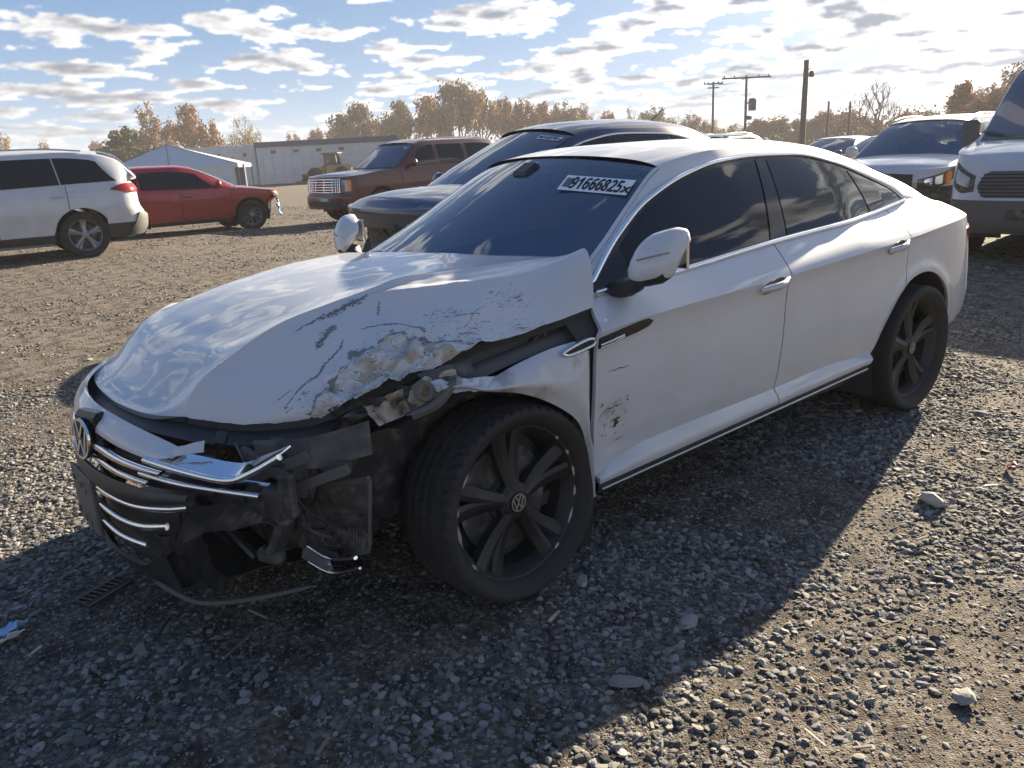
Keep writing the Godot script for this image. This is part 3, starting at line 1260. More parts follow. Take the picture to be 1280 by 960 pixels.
func lot_sticker(car: Node, digits: String, last: String, a: Vector3, b: Vector3, up: Vector3, mid: Vector3):
	# a: lower left as read, b: lower right, up: towards the top edge
	var right := (b - a).normalized()
	var w := a.distance_to(b)
	var h := up.length()
	var u := (up - right * up.dot(right)).normalized()
	var nrm := right.cross(u).normalized()
	# lies on the bulging glass
	var sag := maxf(0.0, (mid - (a + b) * 0.5).dot(nrm)) + 0.004
	a += nrm * sag
	b += nrm * sag
	var st := Mb.new()
	st.box((a + b) * 0.5 + u * h * 0.5, Vector3(w, h, 0.0012), Basis(right, u, nrm))
	var s := put("lot_sticker", st, M.paper, car)
	var tm := TextMesh.new()
	var ft := SystemFont.new()
	ft.font_names = PackedStringArray(["Droid Sans"])
	ft.font_weight = 700
	tm.font = ft
	tm.text = digits
	tm.font_size = 64
	tm.pixel_size = 0.001
	tm.depth = 0.002
	var bb := tm.get_aabb()
	var k := h * 0.80 / bb.size.y
	var kx := w * 0.74 / bb.size.x
	var o := MeshInstance3D.new()
	o.mesh = tm
	o.material_override = M.ink
	o.name = "lot_number"
	o.transform = Transform3D(Basis(right * kx, u * k, nrm), a + right * w * 0.51 + u * h * 0.5 + nrm * 0.002 - (right * kx * bb.get_center().x + u * k * bb.get_center().y))
	s.add_child(o, true)
	var t2 := TextMesh.new()
	t2.font = ft
	t2.text = last
	t2.font_size = 64
	t2.pixel_size = 0.001
	t2.depth = 0.002
	var b2 := t2.get_aabb()
	var o2 := MeshInstance3D.new()
	o2.mesh = t2
	o2.material_override = M.ink
	o2.name = "lot_letter"
	var k2 := h * 0.38 / b2.size.y
	o2.transform = Transform3D(Basis(right * k2, u * k2, nrm), a + right * w * 0.952 + u * h * 0.33 + nrm * 0.002 - (right * b2.get_center().x + u * b2.get_center().y) * k2)
	s.add_child(o2, true)
	var br := Mb.new()
	for q in 9:
		br.box(a + right * (0.012 + 0.004 * q) + u * h * 0.5 + nrm * 0.001, Vector3(0.0018 if q % 3 else 0.003, h * 0.62, 0.001), Basis(right, u, nrm))
	put("bar_code", br, M.ink, s)


func wheel(parent: Node, at: Vector3, R: float, tw: float, rim: float, sd: float, steer: float, style: String, fine := false, rimmat := "rim_black") -> Node3D:
	# axle along z; the outer face looks along sd
	var o := Node3D.new()
	o.name = "wheel"
	parent.add_child(o, true)
	o.position = at
	o.rotation.y = steer * sd
	var xf := Transform3D(Basis(Vector3(1, 0, 0), Vector3(0, 1, 0), Vector3(0, 0, 1)) if sd > 0 else Basis(Vector3(-1, 0, 0), Vector3(0, 1, 0), Vector3(0, 0, -1)), Vector3.ZERO)
	var ty := Mb.new()
	var h := tw * 0.5
	# tyre section from the outer bead over the tread to the inner bead
	var sec := smooth([Vector2(rim * 0.975, h * 0.62), Vector2(rim * 1.02, h * 0.80), Vector2(rim * 1.06, h * 0.90), Vector2(lerpf(rim, R, 0.55), h * 1.04), Vector2(lerpf(rim, R, 0.84), h * 0.99), Vector2(R * 0.978, h * 0.90)], 3)
	var tread := []
	var nt := 26 if fine else 12
	for k in nt + 1:
		var t := float(k) / nt
		tread.append(Vector2(R * (1.0 - 0.016 * pow(absf(t * 2 - 1), 2.5)), h * 0.86 * (1.0 - 2.0 * t)))
	var rows := sec + tread
	for k in range(sec.size() - 1, -1, -1): rows.append(Vector2(sec[k].x, -sec[k].y))
	var seg := 300 if fine else (80 if style == "twin" else 36)
	var P := []
	for i in rows.size():
		var row := PackedVector3Array()
		var p: Vector2 = rows[i]
		for j in seg + 1:
			var a := TAU * (j % seg) / seg
			var r := p.x
			var zz := p.y / h
			if fine and p.x > R * 0.955:
				var cut := 0.0
				for gq in [-0.52, -0.17, 0.17, 0.52]:
					if absf(zz - gq) < 0.052: cut = 0.007
				if absf(zz) > 0.6 and (j + int(absf(zz) * 6.0)) % 6 < 2: cut = maxf(cut, 0.007)
				elif absf(zz) < 0.5 and (j + int(zz * 9.0)) % 8 == 0: cut = maxf(cut, 0.005)
				r -= cut
			elif not fine and p.x > R * 0.975:
				for gq in [-0.5, -0.17, 0.17, 0.5]:
					if absf(zz - gq) < 0.09: r -= 0.006
			row.append(xf * Vector3(cos(a) * r, sin(a) * r, p.y))
		P.append(row)
	if not fine:
		ty.grid(P, Vector3.ZERO, 0.0, true)
	else:
		# smooth side walls, tread blocks with hard edges
		ty.grid(P.slice(0, sec.size()), Vector3.ZERO, 0.0, true)
		ty.grid(P.slice(sec.size() + nt, P.size()), Vector3.ZERO, 0.0, true)
		for i in range(sec.size() - 1, sec.size() + nt):
			for j in seg:
				var m: Vector3 = P[i][j]
				ty.quad(P[i][j], P[i + 1][j], P[i + 1][j + 1], P[i][j + 1], Vector3(m.x * 0.5, m.y * 0.5, m.z))
	put("tyre", ty, M.tyre_rubber, o)
	var rm := Mb.new()
	var fz := h * 0.62
	rm.lathe([Vector2(rim * 0.86, -h * 0.7), Vector2(rim * 0.88, fz * 0.55), Vector2(rim * 0.93, fz * 0.92), Vector2(rim * 0.965, fz + 0.010), Vector2(rim * 0.99, fz + 0.012), Vector2(rim * 1.005, fz + 0.002), Vector2(rim * 0.99, fz * 0.7)], 64 if style == "twin" else 32, xf)
	var rmn := put("rim", rm, M[rimmat], o)
	# back plate, brake
	var bp := Mb.new()
	bp.lathe([Vector2(0.001, -h * 0.25), Vector2(rim * 0.87, -h * 0.25)], 32, xf)
	put("dust_shield", bp, M.dark_inner, o)
	var bd := Mb.new()
	bd.lathe([Vector2(rim * 0.70, -0.02), Vector2(rim * 0.70, 0.005), Vector2(rim * 0.30, 0.005), Vector2(rim * 0.28, 0.03), Vector2(0.001, 0.03)], 32, xf)
	put("brake_disc", bd, M.dusty_metal, o)
	# spokes
	var n := 5
	var ph := 0.34
	var wide := 0.020
	var mats: Material = M[rimmat]
	if style == "ten": n = 10
	if style == "six": n = 6
	for k in n:
		var a0 := TAU * k / n + ph
		var sp := Mb.new()
		var arms := [0.0]
		if style == "twin" or style == "pair": arms = [-1.0, 1.0]
		for q in arms:
			var path_a: float = a0 + q * 0.10
			var path_b: float = a0 + q * (0.165 if style == "twin" else 0.13)
			var w0 := 0.020 if style == "twin" else rim * 0.075
			var w1 := 0.031 if style == "twin" else rim * 0.10
			if style == "six": w0 = rim * 0.09; w1 = rim * 0.15
			if style == "ten": w0 = rim * 0.045; w1 = rim * 0.06
			var Q := []
			for i in 7:
				var t := i / 6.0
				var r := lerpf(rim * 0.17, rim * 0.945, t)
				var an := lerpf(path_a, path_b, t)
				var rd := Vector3(cos(an), sin(an), 0)
				var tg := Vector3(-sin(an), cos(an), 0)
				var w := lerpf(w0, w1, t)
				var z := fz + 0.002 - 0.020 * sin(PI * clampf(t * 0.9 + 0.05, 0, 1))
				var dz := 0.034
				var row := PackedVector3Array()
				# a ridge that leans to the inner side of the pair
				for e in [[-1.0, -dz], [-0.92, -0.006], [-0.35 * q - 0.1, 0.004], [0.55 - 0.3 * q, 0.0], [0.94, -0.010], [1.0, -dz]]:
					row.append(xf * (rd * r + tg * w * e[0] + Vector3(0, 0, z + e[1])))
				Q.append(row)
			for j in 5:
				var S := []
				for i in 7: S.append(PackedVector3Array([Q[i][j], Q[i][j + 1]]))
				sp.grid(S, xf * Vector3(cos(a0) * rim * 0.5, sin(a0) * rim * 0.5, 0))
		put("spoke", sp, mats, rmn)
	var hb := Mb.new()
	hb.lathe([Vector2(rim * 0.26, fz - 0.045), Vector2(rim * 0.25, fz - 0.014), Vector2(rim * 0.19, fz - 0.004), Vector2(rim * 0.14, fz + 0.0), Vector2(0.0005, fz + 0.001)], 32, xf)
	put("hub", hb, mats, rmn)
	if style == "twin":
		roundel(rmn, xf * Transform3D(Basis.IDENTITY, Vector3(0, 0, fz + 0.002)), 0.031, M.satin_metal)
		for k in 5:
			var b := Mb.new()
			var a := TAU * (k + 0.5) / 5 + ph
			b.lathe([Vector2(0.0085, fz - 0.03), Vector2(0.0085, fz - 0.012), Vector2(0.0005, fz - 0.011)], 8, xf * Transform3D(Basis.IDENTITY, Vector3(cos(a) * 0.05, sin(a) * 0.05, 0)))
			put("wheel_bolt", b, M.satin_metal, rmn)
	return o


func roundel(parent: Node, xf: Transform3D, R: float, m: Material):
	# round badge: a ring with a V over a W
	var d := Mb.new()
	d.lathe([Vector2(R, 0), Vector2(R, R * 0.1), Vector2(0.0005, R * 0.1)], 40, xf)
	var disc := put("badge_plate", d, M.gloss_black, parent)
	var b := Mb.new()
	b.lathe([Vector2(R * 1.0, R * 0.06), Vector2(R * 0.98, R * 0.2), Vector2(R * 0.86, R * 0.2), Vector2(R * 0.84, R * 0.08)], 40, xf)
	var strokes := [[-0.36, 0.78, 0.0, 0.08], [0.36, 0.78, 0.0, 0.08], [-0.66, 0.52, -0.34, -0.72], [-0.34, -0.72, -0.02, -0.04], [0.02, -0.04, 0.34, -0.72], [0.34, -0.72, 0.66, 0.52]]
	for s in strokes:
		b.bar(xf * Vector3(s[0] * R, s[1] * R, R * 0.14), xf * Vector3(s[2] * R, s[3] * R, R * 0.14), R * 0.14, R * 0.10, xf.basis.z)
	put("badge_emblem", b, m, disc)


func scuffs(wh: Node3D):
	# kerbed patches of bare alloy on the rim edge
	var r := RandomNumberGenerator.new()
	r.seed = 5
	var fz := 0.245 * 0.5 * 0.62
	var mb := Mb.new()
	for k in [[2.55, 0.22], [2.95, 0.10], [3.25, 0.32], [3.75, 0.12], [0.45, 0.10], [0.14, 0.16], [-0.15, 0.14], [-0.5, 0.22], [0.75, 0.06], [-0.95, 0.1]]:
		var P := []
		for i in 9:
			var a: float = k[0] + k[1] * (i / 8.0 - 0.5)
			var w := 0.006 * sin(PI * clampf(i / 8.0, 0.06, 0.94)) * r.randf_range(0.5, 1.2)
			var row := PackedVector3Array()
			for q in [[-1.0, 0.0125], [1.0, 0.0135]]:
				var rad: float = 0.264 * 0.978 + q[0] * w
				row.append(Vector3(cos(a) * rad, sin(a) * rad, fz + q[1]))
			P.append(row)
		mb.grid(P, Vector3.ZERO)
	put("kerb_scuff", mb, M.scuffed_alloy, wh)


var HOOD_B := [
	V3([0.61, 1.058, 0.60, 0.605, 1.075, 0.68, 0.60, 1.094, 0.76, 0.57, 1.00, 0.82, 0.54, 0.911, 0.85]),
	V3([0.33, 1.060, 0.57, 0.33, 1.045, 0.66, 0.36, 1.010, 0.75, 0.375, 0.945, 0.81, 0.387, 0.892, 0.85]),
	V3([0.16, 1.060, 0.55, 0.16, 1.030, 0.64, 0.16, 0.980, 0.74, 0.18, 0.925, 0.80, 0.18, 0.875, 0.85]),
	V3([-0.01, 1.060, 0.53, 0.0, 1.012, 0.62, 0.02, 0.955, 0.72, 0.04, 0.905, 0.79, 0.056, 0.868, 0.84]),
	V3([-0.109, 1.034, 0.50, -0.10, 0.988, 0.60, -0.09, 0.935, 0.70, -0.075, 0.885, 0.77, -0.065, 0.842, 0.83]),
	V3([-0.227, 1.005, 0.47, -0.22, 0.958, 0.57, -0.205, 0.905, 0.67, -0.19, 0.858, 0.74, -0.18, 0.818, 0.80]),
	V3([-0.385, 0.963, 0.43, -0.36, 0.915, 0.54, -0.33, 0.862, 0.64, -0.31, 0.815, 0.71, -0.30, 0.775, 0.765]),
	V3([-0.515, 0.890, 0.38, -0.48, 0.850, 0.49, -0.44, 0.808, 0.59, -0.41, 0.770, 0.67, -0.38, 0.740, 0.72]),
	V3([-0.65, 0.800, 0.345, -0.60, 0.775, 0.455, -0.54, 0.750, 0.55, -0.48, 0.733, 0.63, -0.42, 0.720, 0.685]),
	V3([-0.70, 0.708, 0.34, -0.655, 0.703, 0.43, -0.595, 0.702, 0.52, -0.525, 0.702, 0.59, -0.45, 0.707, 0.655])]


func hood_a(i: int) -> Array:
	# the sound side of the hood at row i, from the far edge to the crease
	var f: float = [0.0, 0.20, 0.325, 0.45, 0.53, 0.62, 0.745, 0.85, 0.95, 1.0][i]
	var rear := V3([0.37, 0.925, -0.845, 0.37, 1.003, -0.74, 0.40, 1.035, -0.4, 0.44, 1.053, 0.0, 0.53, 1.058, 0.35])
	var front := V3([-0.55, 0.60, -0.84, -0.715, 0.692, -0.66, -0.80, 0.70, -0.40, -0.812, 0.70, -0.05, -0.77, 0.702, 0.2])
	var shape := V([-0.85, 0.70, -0.76, 0.745, -0.70, 0.772, -0.60, 0.815, -0.41, 0.882, -0.20, 0.938, 0.0, 0.972, 0.2, 0.994, 0.45, 1.008])
	var up := [-0.085, 0.0, 0.028, 0.044, 0.052]
	var o := []
	for j in 5:
		var x := lerpf(rear[j].x, front[j].x, f)
		var z := lerpf(rear[j].z, front[j].z, f)
		var y: float = hl(shape, x) + up[j] * (1.0 - 0.75 * f)
		y = lerpf(lerpf(rear[j].y, y, smoothstep(0.0, 0.2, f)), front[j].y, smoothstep(0.86, 1.0, f))
		o.append(Vector3(x, y, z))
	var cr: Vector3 = HOOD_B[i][0]
	o.append(cr)
	return o


func cell(C: Array, u: float, v: float) -> Vector3:
	# Catmull-Rom net of points
	var nu := C.size() - 1
	var nv: int = C[0].size() - 1
	var i := mini(int(u * nu), nu - 1)
	var j := mini(int(v * nv), nv - 1)
	var fu := u * nu - i
	var fv := v * nv - j
	var r := []
	for a in [i - 1, i, i + 1, i + 2]:
		var w: Array = C[clampi(a, 0, nu)]
		r.append(w[j].cubic_interpolate(w[j + 1], w[maxi(j - 1, 0)], w[mini(j + 2, nv)], fv))
	return r[1].cubic_interpolate(r[2], r[0], r[3], fu)


var TEAR := V([0.0, 1.35, 0.2, 1.25, 0.28, 1.06, 0.34, 0.93, 0.40, 0.76, 0.46, 0.60, 0.52, 0.53, 0.60, 0.53, 0.68, 0.60, 0.78, 0.73, 0.88, 0.88, 0.93, 1.0, 1.0, 1.05])


func w_hood(car: Node):
	var A := []
	for i in 10: A.append(hood_a(i))
	var nz := FastNoiseLite.new()
	nz.seed = 17
	nz.frequency = 5.0
	nz.fractal_octaves = 3
	var mb := Mb.new()
	var P := []
	for i in 61:
		var row := PackedVector3Array()
		for j in 61:
			var p := cell(A, i / 60.0, j / 60.0)
			p.y += 0.0022 * nz.get_noise_2d(p.x * 0.6, p.z * 0.6)
			row.append(p)
		P.append(row)
	mb.grid(P, Vector3(0, 0.3, 0), 0.018)
	var hood := put("hood", mb, M.white_paint, car)
	# the crumpled side
	var cr := Mb.new()
	var nf := FastNoiseLite.new()
	nf.seed = 23
	nf.frequency = 5.5
	nf.fractal_type = FastNoiseLite.FRACTAL_RIDGED
	nf.fractal_octaves = 3
	P = []
	var nu := 150
	var nv := 80
	for i in nu + 1:
		var row := PackedVector3Array()
		for j in nv + 1:
			var u := float(i) / nu
			var v := float(j) / nv
			var p := cell(HOOD_B, u, v)
			var tear: float = hl(TEAR, u)
			var k := smoothstep(tear - 0.16, tear + 0.12, v)
			var e := smoothstep(0.0, 0.12, v) * smoothstep(0.0, 0.1, u)
			# folds run along the car
			var n := nf.get_noise_2d(p.x * 0.45, p.z * 1.3 + p.y * 1.1)
			var fo := absf(fposmod(2.6 * v + 3.4 * u + 0.55 * n, 1.0) - 0.5)
			var fo2 := absf(fposmod(5.0 * v - 4.3 * u + 0.9 * n, 1.0) - 0.5)
			p += Vector3(-0.2, 0.7, 0.6) * ((n * 0.010 + (fo - 0.25) * 0.066 + (fo2 - 0.25) * 0.030) * k)
			p.y -= 0.010 * smoothstep(0.0, 0.07, v) * smoothstep(1.0, 0.2, v) * smoothstep(0.02, 0.15, u) * smoothstep(1.0, 0.85, u)
			p.y += e * (0.0075 * nz.get_noise_2d(p.x * 0.8, p.z * 1.5) + 0.004 * nf.get_noise_2d(p.x * 0.3 + 3.0, p.z * 0.8) * smoothstep(0.2, 0.45, u))
			# a long shallow fold from the rear corner forward, and a pressed dish at the nose
			p.y += 0.024 * maxf(0.0, 1.0 - absf(v - 0.43 + 0.64 * u) / (0.05 + 0.10 * (1.0 - u))) * smoothstep(0.02, 0.22, u) * smoothstep(0.60, 0.42, u)
			p.y += 0.010 * maxf(0.0, 1.0 - absf(v - 0.70 + 0.30 * u) / 0.08) * smoothstep(0.10, 0.3, u) * smoothstep(0.75, 0.5, u)
			p.y -= 0.014 * e * exp(-pow((u - 0.66) / 0.10, 2.0) - pow((v - 0.42) / 0.16, 2.0))
			row.append(p)
		P.append(row)
	cr.grid(P, Vector3(0, 0.3, 0), 0.004)
	put("crumpled_hood_side", cr, chipped_paint(), hood, "crumpled hood side with torn and chipped paint")
	# underside lining
	var un := Mb.new()
	for C in [A, HOOD_B]:
		P = []
		for i in 13:
			var row := PackedVector3Array()
			for j in 13: row.append(cell(C, lerpf(0.01, 0.985, i / 12.0), lerpf(0.02, 0.98, j / 12.0)) - Vector3(0, 0.03, 0.01))
			P.append(row)
		un.grid(P, Vector3(0, 3, 0))
	put("hood_underside", un, M.dark_inner, hood)


func chipped_paint() -> StandardMaterial3D:
	var w := 1152
	var h := 576
	var px := 768.0 / w
	var base := lin(0.54, 0.555, 0.58)
	var im := Image.create(w, h, true, Image.FORMAT_RGB8)
	var rm := Image.create(w, h, true, Image.FORMAT_RGB8)
	var n1 := FastNoiseLite.new()
	n1.seed = 2
	n1.frequency = 0.010
	n1.fractal_octaves = 5
	var n2 := FastNoiseLite.new()
	n2.seed = 8
	n2.frequency = 0.026
	n2.fractal_octaves = 4
	var n3 := FastNoiseLite.new()
	n3.seed = 19
	n3.frequency = 0.11
	n3.fractal_octaves = 3
	# primer shows through: polylines of (u, v, half width)
	var lines := [
		[[0.47, 0.05, 0.006], [0.52, 0.085, 0.030], [0.57, 0.10, 0.024], [0.62, 0.11, 0.010], [0.66, 0.13, 0.004]],
		[[0.60, 0.22, 0.010], [0.645, 0.26, 0.014], [0.66, 0.30, 0.004]],
		[[0.60, 0.33, 0.003], [0.655, 0.42, 0.008], [0.72, 0.50, 0.005], [0.76, 0.55, 0.010], [0.82, 0.60, 0.003], [0.87, 0.66, 0.006]],
		[[0.55, 0.34, 0.004], [0.50, 0.37, 0.006], [0.46, 0.43, 0.005], [0.435, 0.52, 0.008], [0.425, 0.60, 0.010]],
		[[0.46, 0.19, 0.003], [0.48, 0.23, 0.008], [0.49, 0.25, 0.002]],
		[[0.33, 0.58, 0.003], [0.29, 0.60, 0.008], [0.26, 0.62, 0.004]],
		[[0.27, 0.70, 0.003], [0.25, 0.71, 0.006]],
		[[0.31, 0.73, 0.006], [0.295, 0.76, 0.008]],
		[[0.35, 0.76, 0.004], [0.33, 0.80, 0.009], [0.31, 0.82, 0.003]],
		[[0.22, 0.52, 0.002], [0.27, 0.60, 0.002], [0.32, 0.70, 0.003]],
		[[0.80, 0.52, 0.003], [0.84, 0.55, 0.004]], [[0.86, 0.70, 0.003], [0.895, 0.74, 0.005]]]
	for y in h:
		for x in w:
			var u := (x + 0.5) / w
			var v := (y + 0.5) / h
			var a := n1.get_noise_2d(x * px, y * px)
			var b := n2.get_noise_2d(x * px, y * px)
			var col := base.lerp(Color(0.78, 0.76, 0.72), clampf(0.3 + a * 0.6, 0, 1) * 0.5)
			var rough := 0.34
			for L in lines:
				var hit := false
				for k in L.size() - 1:
					var p: Array = L[k]
					var q: Array = L[k + 1]
					if u < minf(p[0], q[0]) - 0.04 or u > maxf(p[0], q[0]) + 0.04: continue
					var A := Vector2(p[0] * 2.0, p[1])
					var B := Vector2(q[0] * 2.0, q[1])
					var C := Vector2(u * 2.0 + b * 0.012, v + a * 0.035)
					var t := clampf((C - A).dot(B - A) / (B - A).length_squared(), 0, 1)
					if C.distance_to(A.lerp(B, t)) < lerpf(p[2], q[2], t) * (1.0 + 0.9 * b + 1.6 * n3.get_noise_2d(x * px, y * px * 2.0)):
						hit = true
				if hit:
					col = lin(0.11, 0.11, 0.12).lerp(lin(0.20, 0.20, 0.215), clampf(0.5 + b, 0, 1))
					rough = 0.7
			var tear := hl(TEAR, u)
			var m := v - tear + 0.10 * a + 0.05 * b
			if m > 0.0:
				if m < 0.035 + 0.06 * b:
					col = lin(0.19, 0.19, 0.20)
				else:
					var f := clampf(0.62 + 0.9 * a + 0.25 * b, 0.0, 1.0)
					col = lin(0.30, 0.26, 0.20).lerp(lin(0.52, 0.50, 0.455), f)
					var ln := absf(n1.get_noise_2d(x * px * 1.6 + 300.0, y * px * 0.9))
					if ln < 0.016 + 0.02 * maxf(b, 0.0): col = lin(0.10, 0.085, 0.06)
					elif a > -0.10: col = base.lerp(lin(0.42, 0.40, 0.36), clampf(0.35 - 1.2 * b, 0.0, 1.0))
				rough = 0.75
			elif u > 0.14 and u < 0.55 and v > 0.42 and n3.get_noise_2d(x * px * 0.5, y * px * 1.6) + 0.5 * a > 0.50:
				col = lin(0.16, 0.16, 0.175)
				rough = 0.7
			elif m > -0.10 and b + 0.5 * n3.get_noise_2d(x * px, y * px) > 0.42 + 2.5 * maxf(-m - 0.03, 0.0):
				col = lin(0.22, 0.22, 0.24)
				rough = 0.7
			im.set_pixel(x, y, col)
			rm.set_pixel(x, y, Color(rough, rough, rough))
	im.generate_mipmaps()
	rm.generate_mipmaps()
	var m := mat("chipped_white_paint", Color.WHITE, 1.0)
	m.albedo_texture = ImageTexture.create_from_image(im)
	m.roughness_texture = ImageTexture.create_from_image(rm)
	return m


func crumpled(a: Vector3, b: Vector3, c: Vector3, d: Vector3, nu: int, nv: int, amp: float, fr: float, sd: int, thk := 0.003, flat := false) -> Mb:
	# a bent sheet between four corners (a-b one edge, d-c the other)
	var nf := FastNoiseLite.new()
	nf.seed = sd
	nf.frequency = fr
	nf.fractal_type = FastNoiseLite.FRACTAL_RIDGED
	nf.fractal_octaves = 2
	var nn := (b - a).cross(d - a).normalized()
	var P := []
	for i in nu + 1:
		var row := PackedVector3Array()
		for j in nv + 1:
			var p := a.lerp(b, float(i) / nu).lerp(d.lerp(c, float(i) / nu), float(j) / nv)
			p += nn * amp * nf.get_noise_3d(p.x, p.y, p.z) + Vector3(0.3, 0.5, 0.2) * amp * 0.5 * nf.get_noise_3d(p.x + 7.0, p.y, p.z)
			row.append(p)
		P.append(row)
	var mb := Mb.new()
	if not flat:
		mb.grid(P, (a + c) * 0.5 - nn, thk)
	else:
		for i in nu:
			for j in nv:
				var cen: Vector3 = P[i][j] - nn
				mb.poly([P[i][j], P[i + 1][j], P[i + 1][j + 1]], cen)
				mb.poly([P[i][j], P[i + 1][j + 1], P[i][j + 1]], cen)
	return mb


func nose(z: float, y: float, out := 0.0) -> Vector3:
	return Vector3(-0.93 + 0.42 * z * z - out, y, z)


func nose_sheet(za: float, zb: float, lo: Array, hi: Array, outlo: float, outhi: float, nz := 30, ny := 6, bulge := 0.0) -> Mb:
	# lo, hi: heights over z
	var mb := Mb.new()
	var P := []
	for i in nz + 1:
		var z := lerpf(za, zb, float(i) / nz)
		var row := PackedVector3Array()
		for j in ny + 1:
			var t := float(j) / ny
			row.append(nose(z, lerpf(hl(lo, z), hl(hi, z), t), lerpf(outlo, outhi, t) + bulge * 4.0 * t * (1.0 - t)))
		P.append(row)
	mb.grid(P, Vector3(0.6, 0.5, 0), 0.012)
	return mb


func nose_strip(pts: Array, r: float, flat: float, out: float, tilt := 0.4) -> Mb:
	# pts: Vector2(z, y)
	var pa := []
	for p in even(smooth(pts, 8), 36): pa.append(nose(p.x, p.y, out))
	var mb := Mb.new()
	mb.tube(pa, r, 8, flat, Vector3(-0.25, 1.0, 0).normalized() if tilt > 0.5 else Vector3(-1, tilt, 0).normalized())
	return mb


func w_front(car: Node):
	var wp: Material = M.white_paint
	# what is left of the bumper cover
	var top := nose_sheet(-0.80, 0.53, V([-0.8, 0.66, -0.3, 0.655, 0.0, 0.668, 0.124, 0.672, 0.318, 0.652, 0.449, 0.642, 0.534, 0.658]), V([-0.8, 0.71, 0.0, 0.735, 0.18, 0.728, 0.34, 0.710, 0.477, 0.686, 0.542, 0.668]), 0.0, -0.045, 36, 6, 0.012)
	put("bumper_cover", top, wp, car)
	var left := nose_sheet(-0.82, -0.30, V([-0.82, 0.32, -0.3, 0.50]), V([-0.82, 0.66, -0.3, 0.655]), 0.012, 0.0, 14, 8)
	put("bumper_corner", left, wp, car)
	put("torn_bumper_piece", crumpled(Vector3(-0.800, 0.660, 0.535), Vector3(-0.735, 0.672, 0.600), Vector3(-0.720, 0.700, 0.585), Vector3(-0.790, 0.680, 0.525), 6, 3, 0.006, 20.0, 2), wp, car)
	var gr := nose_sheet(-0.62, 0.60, V([-0.62, 0.50, 0.0, 0.50, 0.60, 0.54]), V([-0.62, 0.665, 0.0, 0.668, 0.45, 0.64, 0.60, 0.655]), -0.05, -0.06, 24, 4)
	var grille := put("grille", gr, M.dark_inner, car)
	for s in [[[-0.60, 0.620, 0.02, 0.632, 0.15, 0.636, 0.302, 0.618, 0.451, 0.610, 0.50, 0.608], 0.017], [[-0.60, 0.575, 0.02, 0.59, 0.14, 0.590, 0.289, 0.572, 0.436, 0.567], 0.014]]:
		put("grille_bar", nose_strip(V(s[0]), s[1], 0.32, 0.004, 0.9), M.chrome, grille)
	# bars that swept on to the lost headlamp
	var b1 := Mb.new()
	b1.grid(ruled(smooth(V3([-0.850, 0.650, 0.442, -0.790, 0.640, 0.584, -0.718, 0.628, 0.712, -0.672, 0.652, 0.777, -0.618, 0.700, 0.850])), smooth(V3([-0.800, 0.662, 0.435, -0.735, 0.655, 0.575, -0.665, 0.646, 0.690, -0.620, 0.672, 0.750, -0.575, 0.712, 0.835])), 24, 2), Vector3(-0.7, 0.3, 0.6), 0.004)
	b1.tube(smooth(V3([-0.853, 0.640, 0.440, -0.793, 0.628, 0.584, -0.718, 0.618, 0.716, -0.670, 0.645, 0.782, -0.616, 0.695, 0.855])), 0.0115, 8, 0.8)
	put("headlamp_bar", b1, M.chrome, grille)
	var b2 := Mb.new()
	b2.grid(ruled(smooth(V3([-0.862, 0.598, 0.405, -0.795, 0.592, 0.574, -0.665, 0.588, 0.800])), smooth(V3([-0.825, 0.610, 0.400, -0.755, 0.606, 0.560, -0.625, 0.602, 0.785])), 20, 2), Vector3(-0.7, 0.3, 0.6), 0.004)
	b2.tube(smooth(V3([-0.864, 0.592, 0.405, -0.797, 0.586, 0.574, -0.665, 0.582, 0.803])), 0.0095, 8, 0.8)
	put("headlamp_bar", b2, M.chrome, grille)
	roundel(grille, Transform3D(Basis(Vector3(0.19, 0, 0.982), Vector3(0.10, 0.995, -0.02), Vector3(-0.977, 0.102, 0.189)), Vector3(-0.944, 0.642, 0.098)), 0.066, M.chrome)
	var hold := Mb.new()
	hold.box(Vector3(-0.912, 0.648, 0.108), Vector3(0.05, 0.160, 0.13), Basis(Vector3(0, 1, 0), 0.33), 0.02)
	put("badge_holder", hold, M.gloss_black, grille)
	# lower part
	var mid := nose_sheet(-0.80, 0.60, V([-0.8, 0.47, 0.0, 0.475, 0.3, 0.475, 0.60, 0.525]), V([-0.8, 0.53, 0.0, 0.545, 0.45, 0.548, 0.60, 0.56]), 0.010, 0.015, 34, 5, 0.012)
	put("bumper_beam_cover", mid, M.black_plastic, car)
	var lowg := nose_sheet(-0.74, 0.47, V([-0.74, 0.26, 0.0, 0.25, 0.3, 0.26, 0.47, 0.38]), V([-0.74, 0.48, 0.0, 0.48, 0.47, 0.50]), -0.04, -0.04, 30, 5)
	var lower := put("lower_grille", lowg, M.black_plastic, car)
	for s in [[-0.70, 0.46, -0.2, 0.470, 0.134, 0.474, 0.344, 0.476, 0.50, 0.498, 0.583, 0.518], [-0.70, 0.40, -0.2, 0.410, 0.064, 0.415, 0.224, 0.407, 0.366, 0.413, 0.488, 0.441], [-0.70, 0.34, -0.2, 0.355, 0.081, 0.356, 0.226, 0.346, 0.38, 0.353]]:
		put("chrome_strip", nose_strip(V(s), 0.0125, 0.6, 0.008), M.chrome, lower)
	var pl := Mb.new()
	pl.box(Vector3(-0.952, 0.392, -0.04), Vector3(0.014, 0.20, 0.24), Basis(Vector3(0, 1, 0), 0.05), 0.004)
	for k in [-0.13, -0.03, 0.05]:
		pl.box(Vector3(-0.966, 0.45, k), Vector3(0.004, 0.012, 0.025))
		pl.box(Vector3(-0.966, 0.335, k), Vector3(0.004, 0.022, 0.010))
	put("plate_holder", pl, M.grey_plastic, lower)
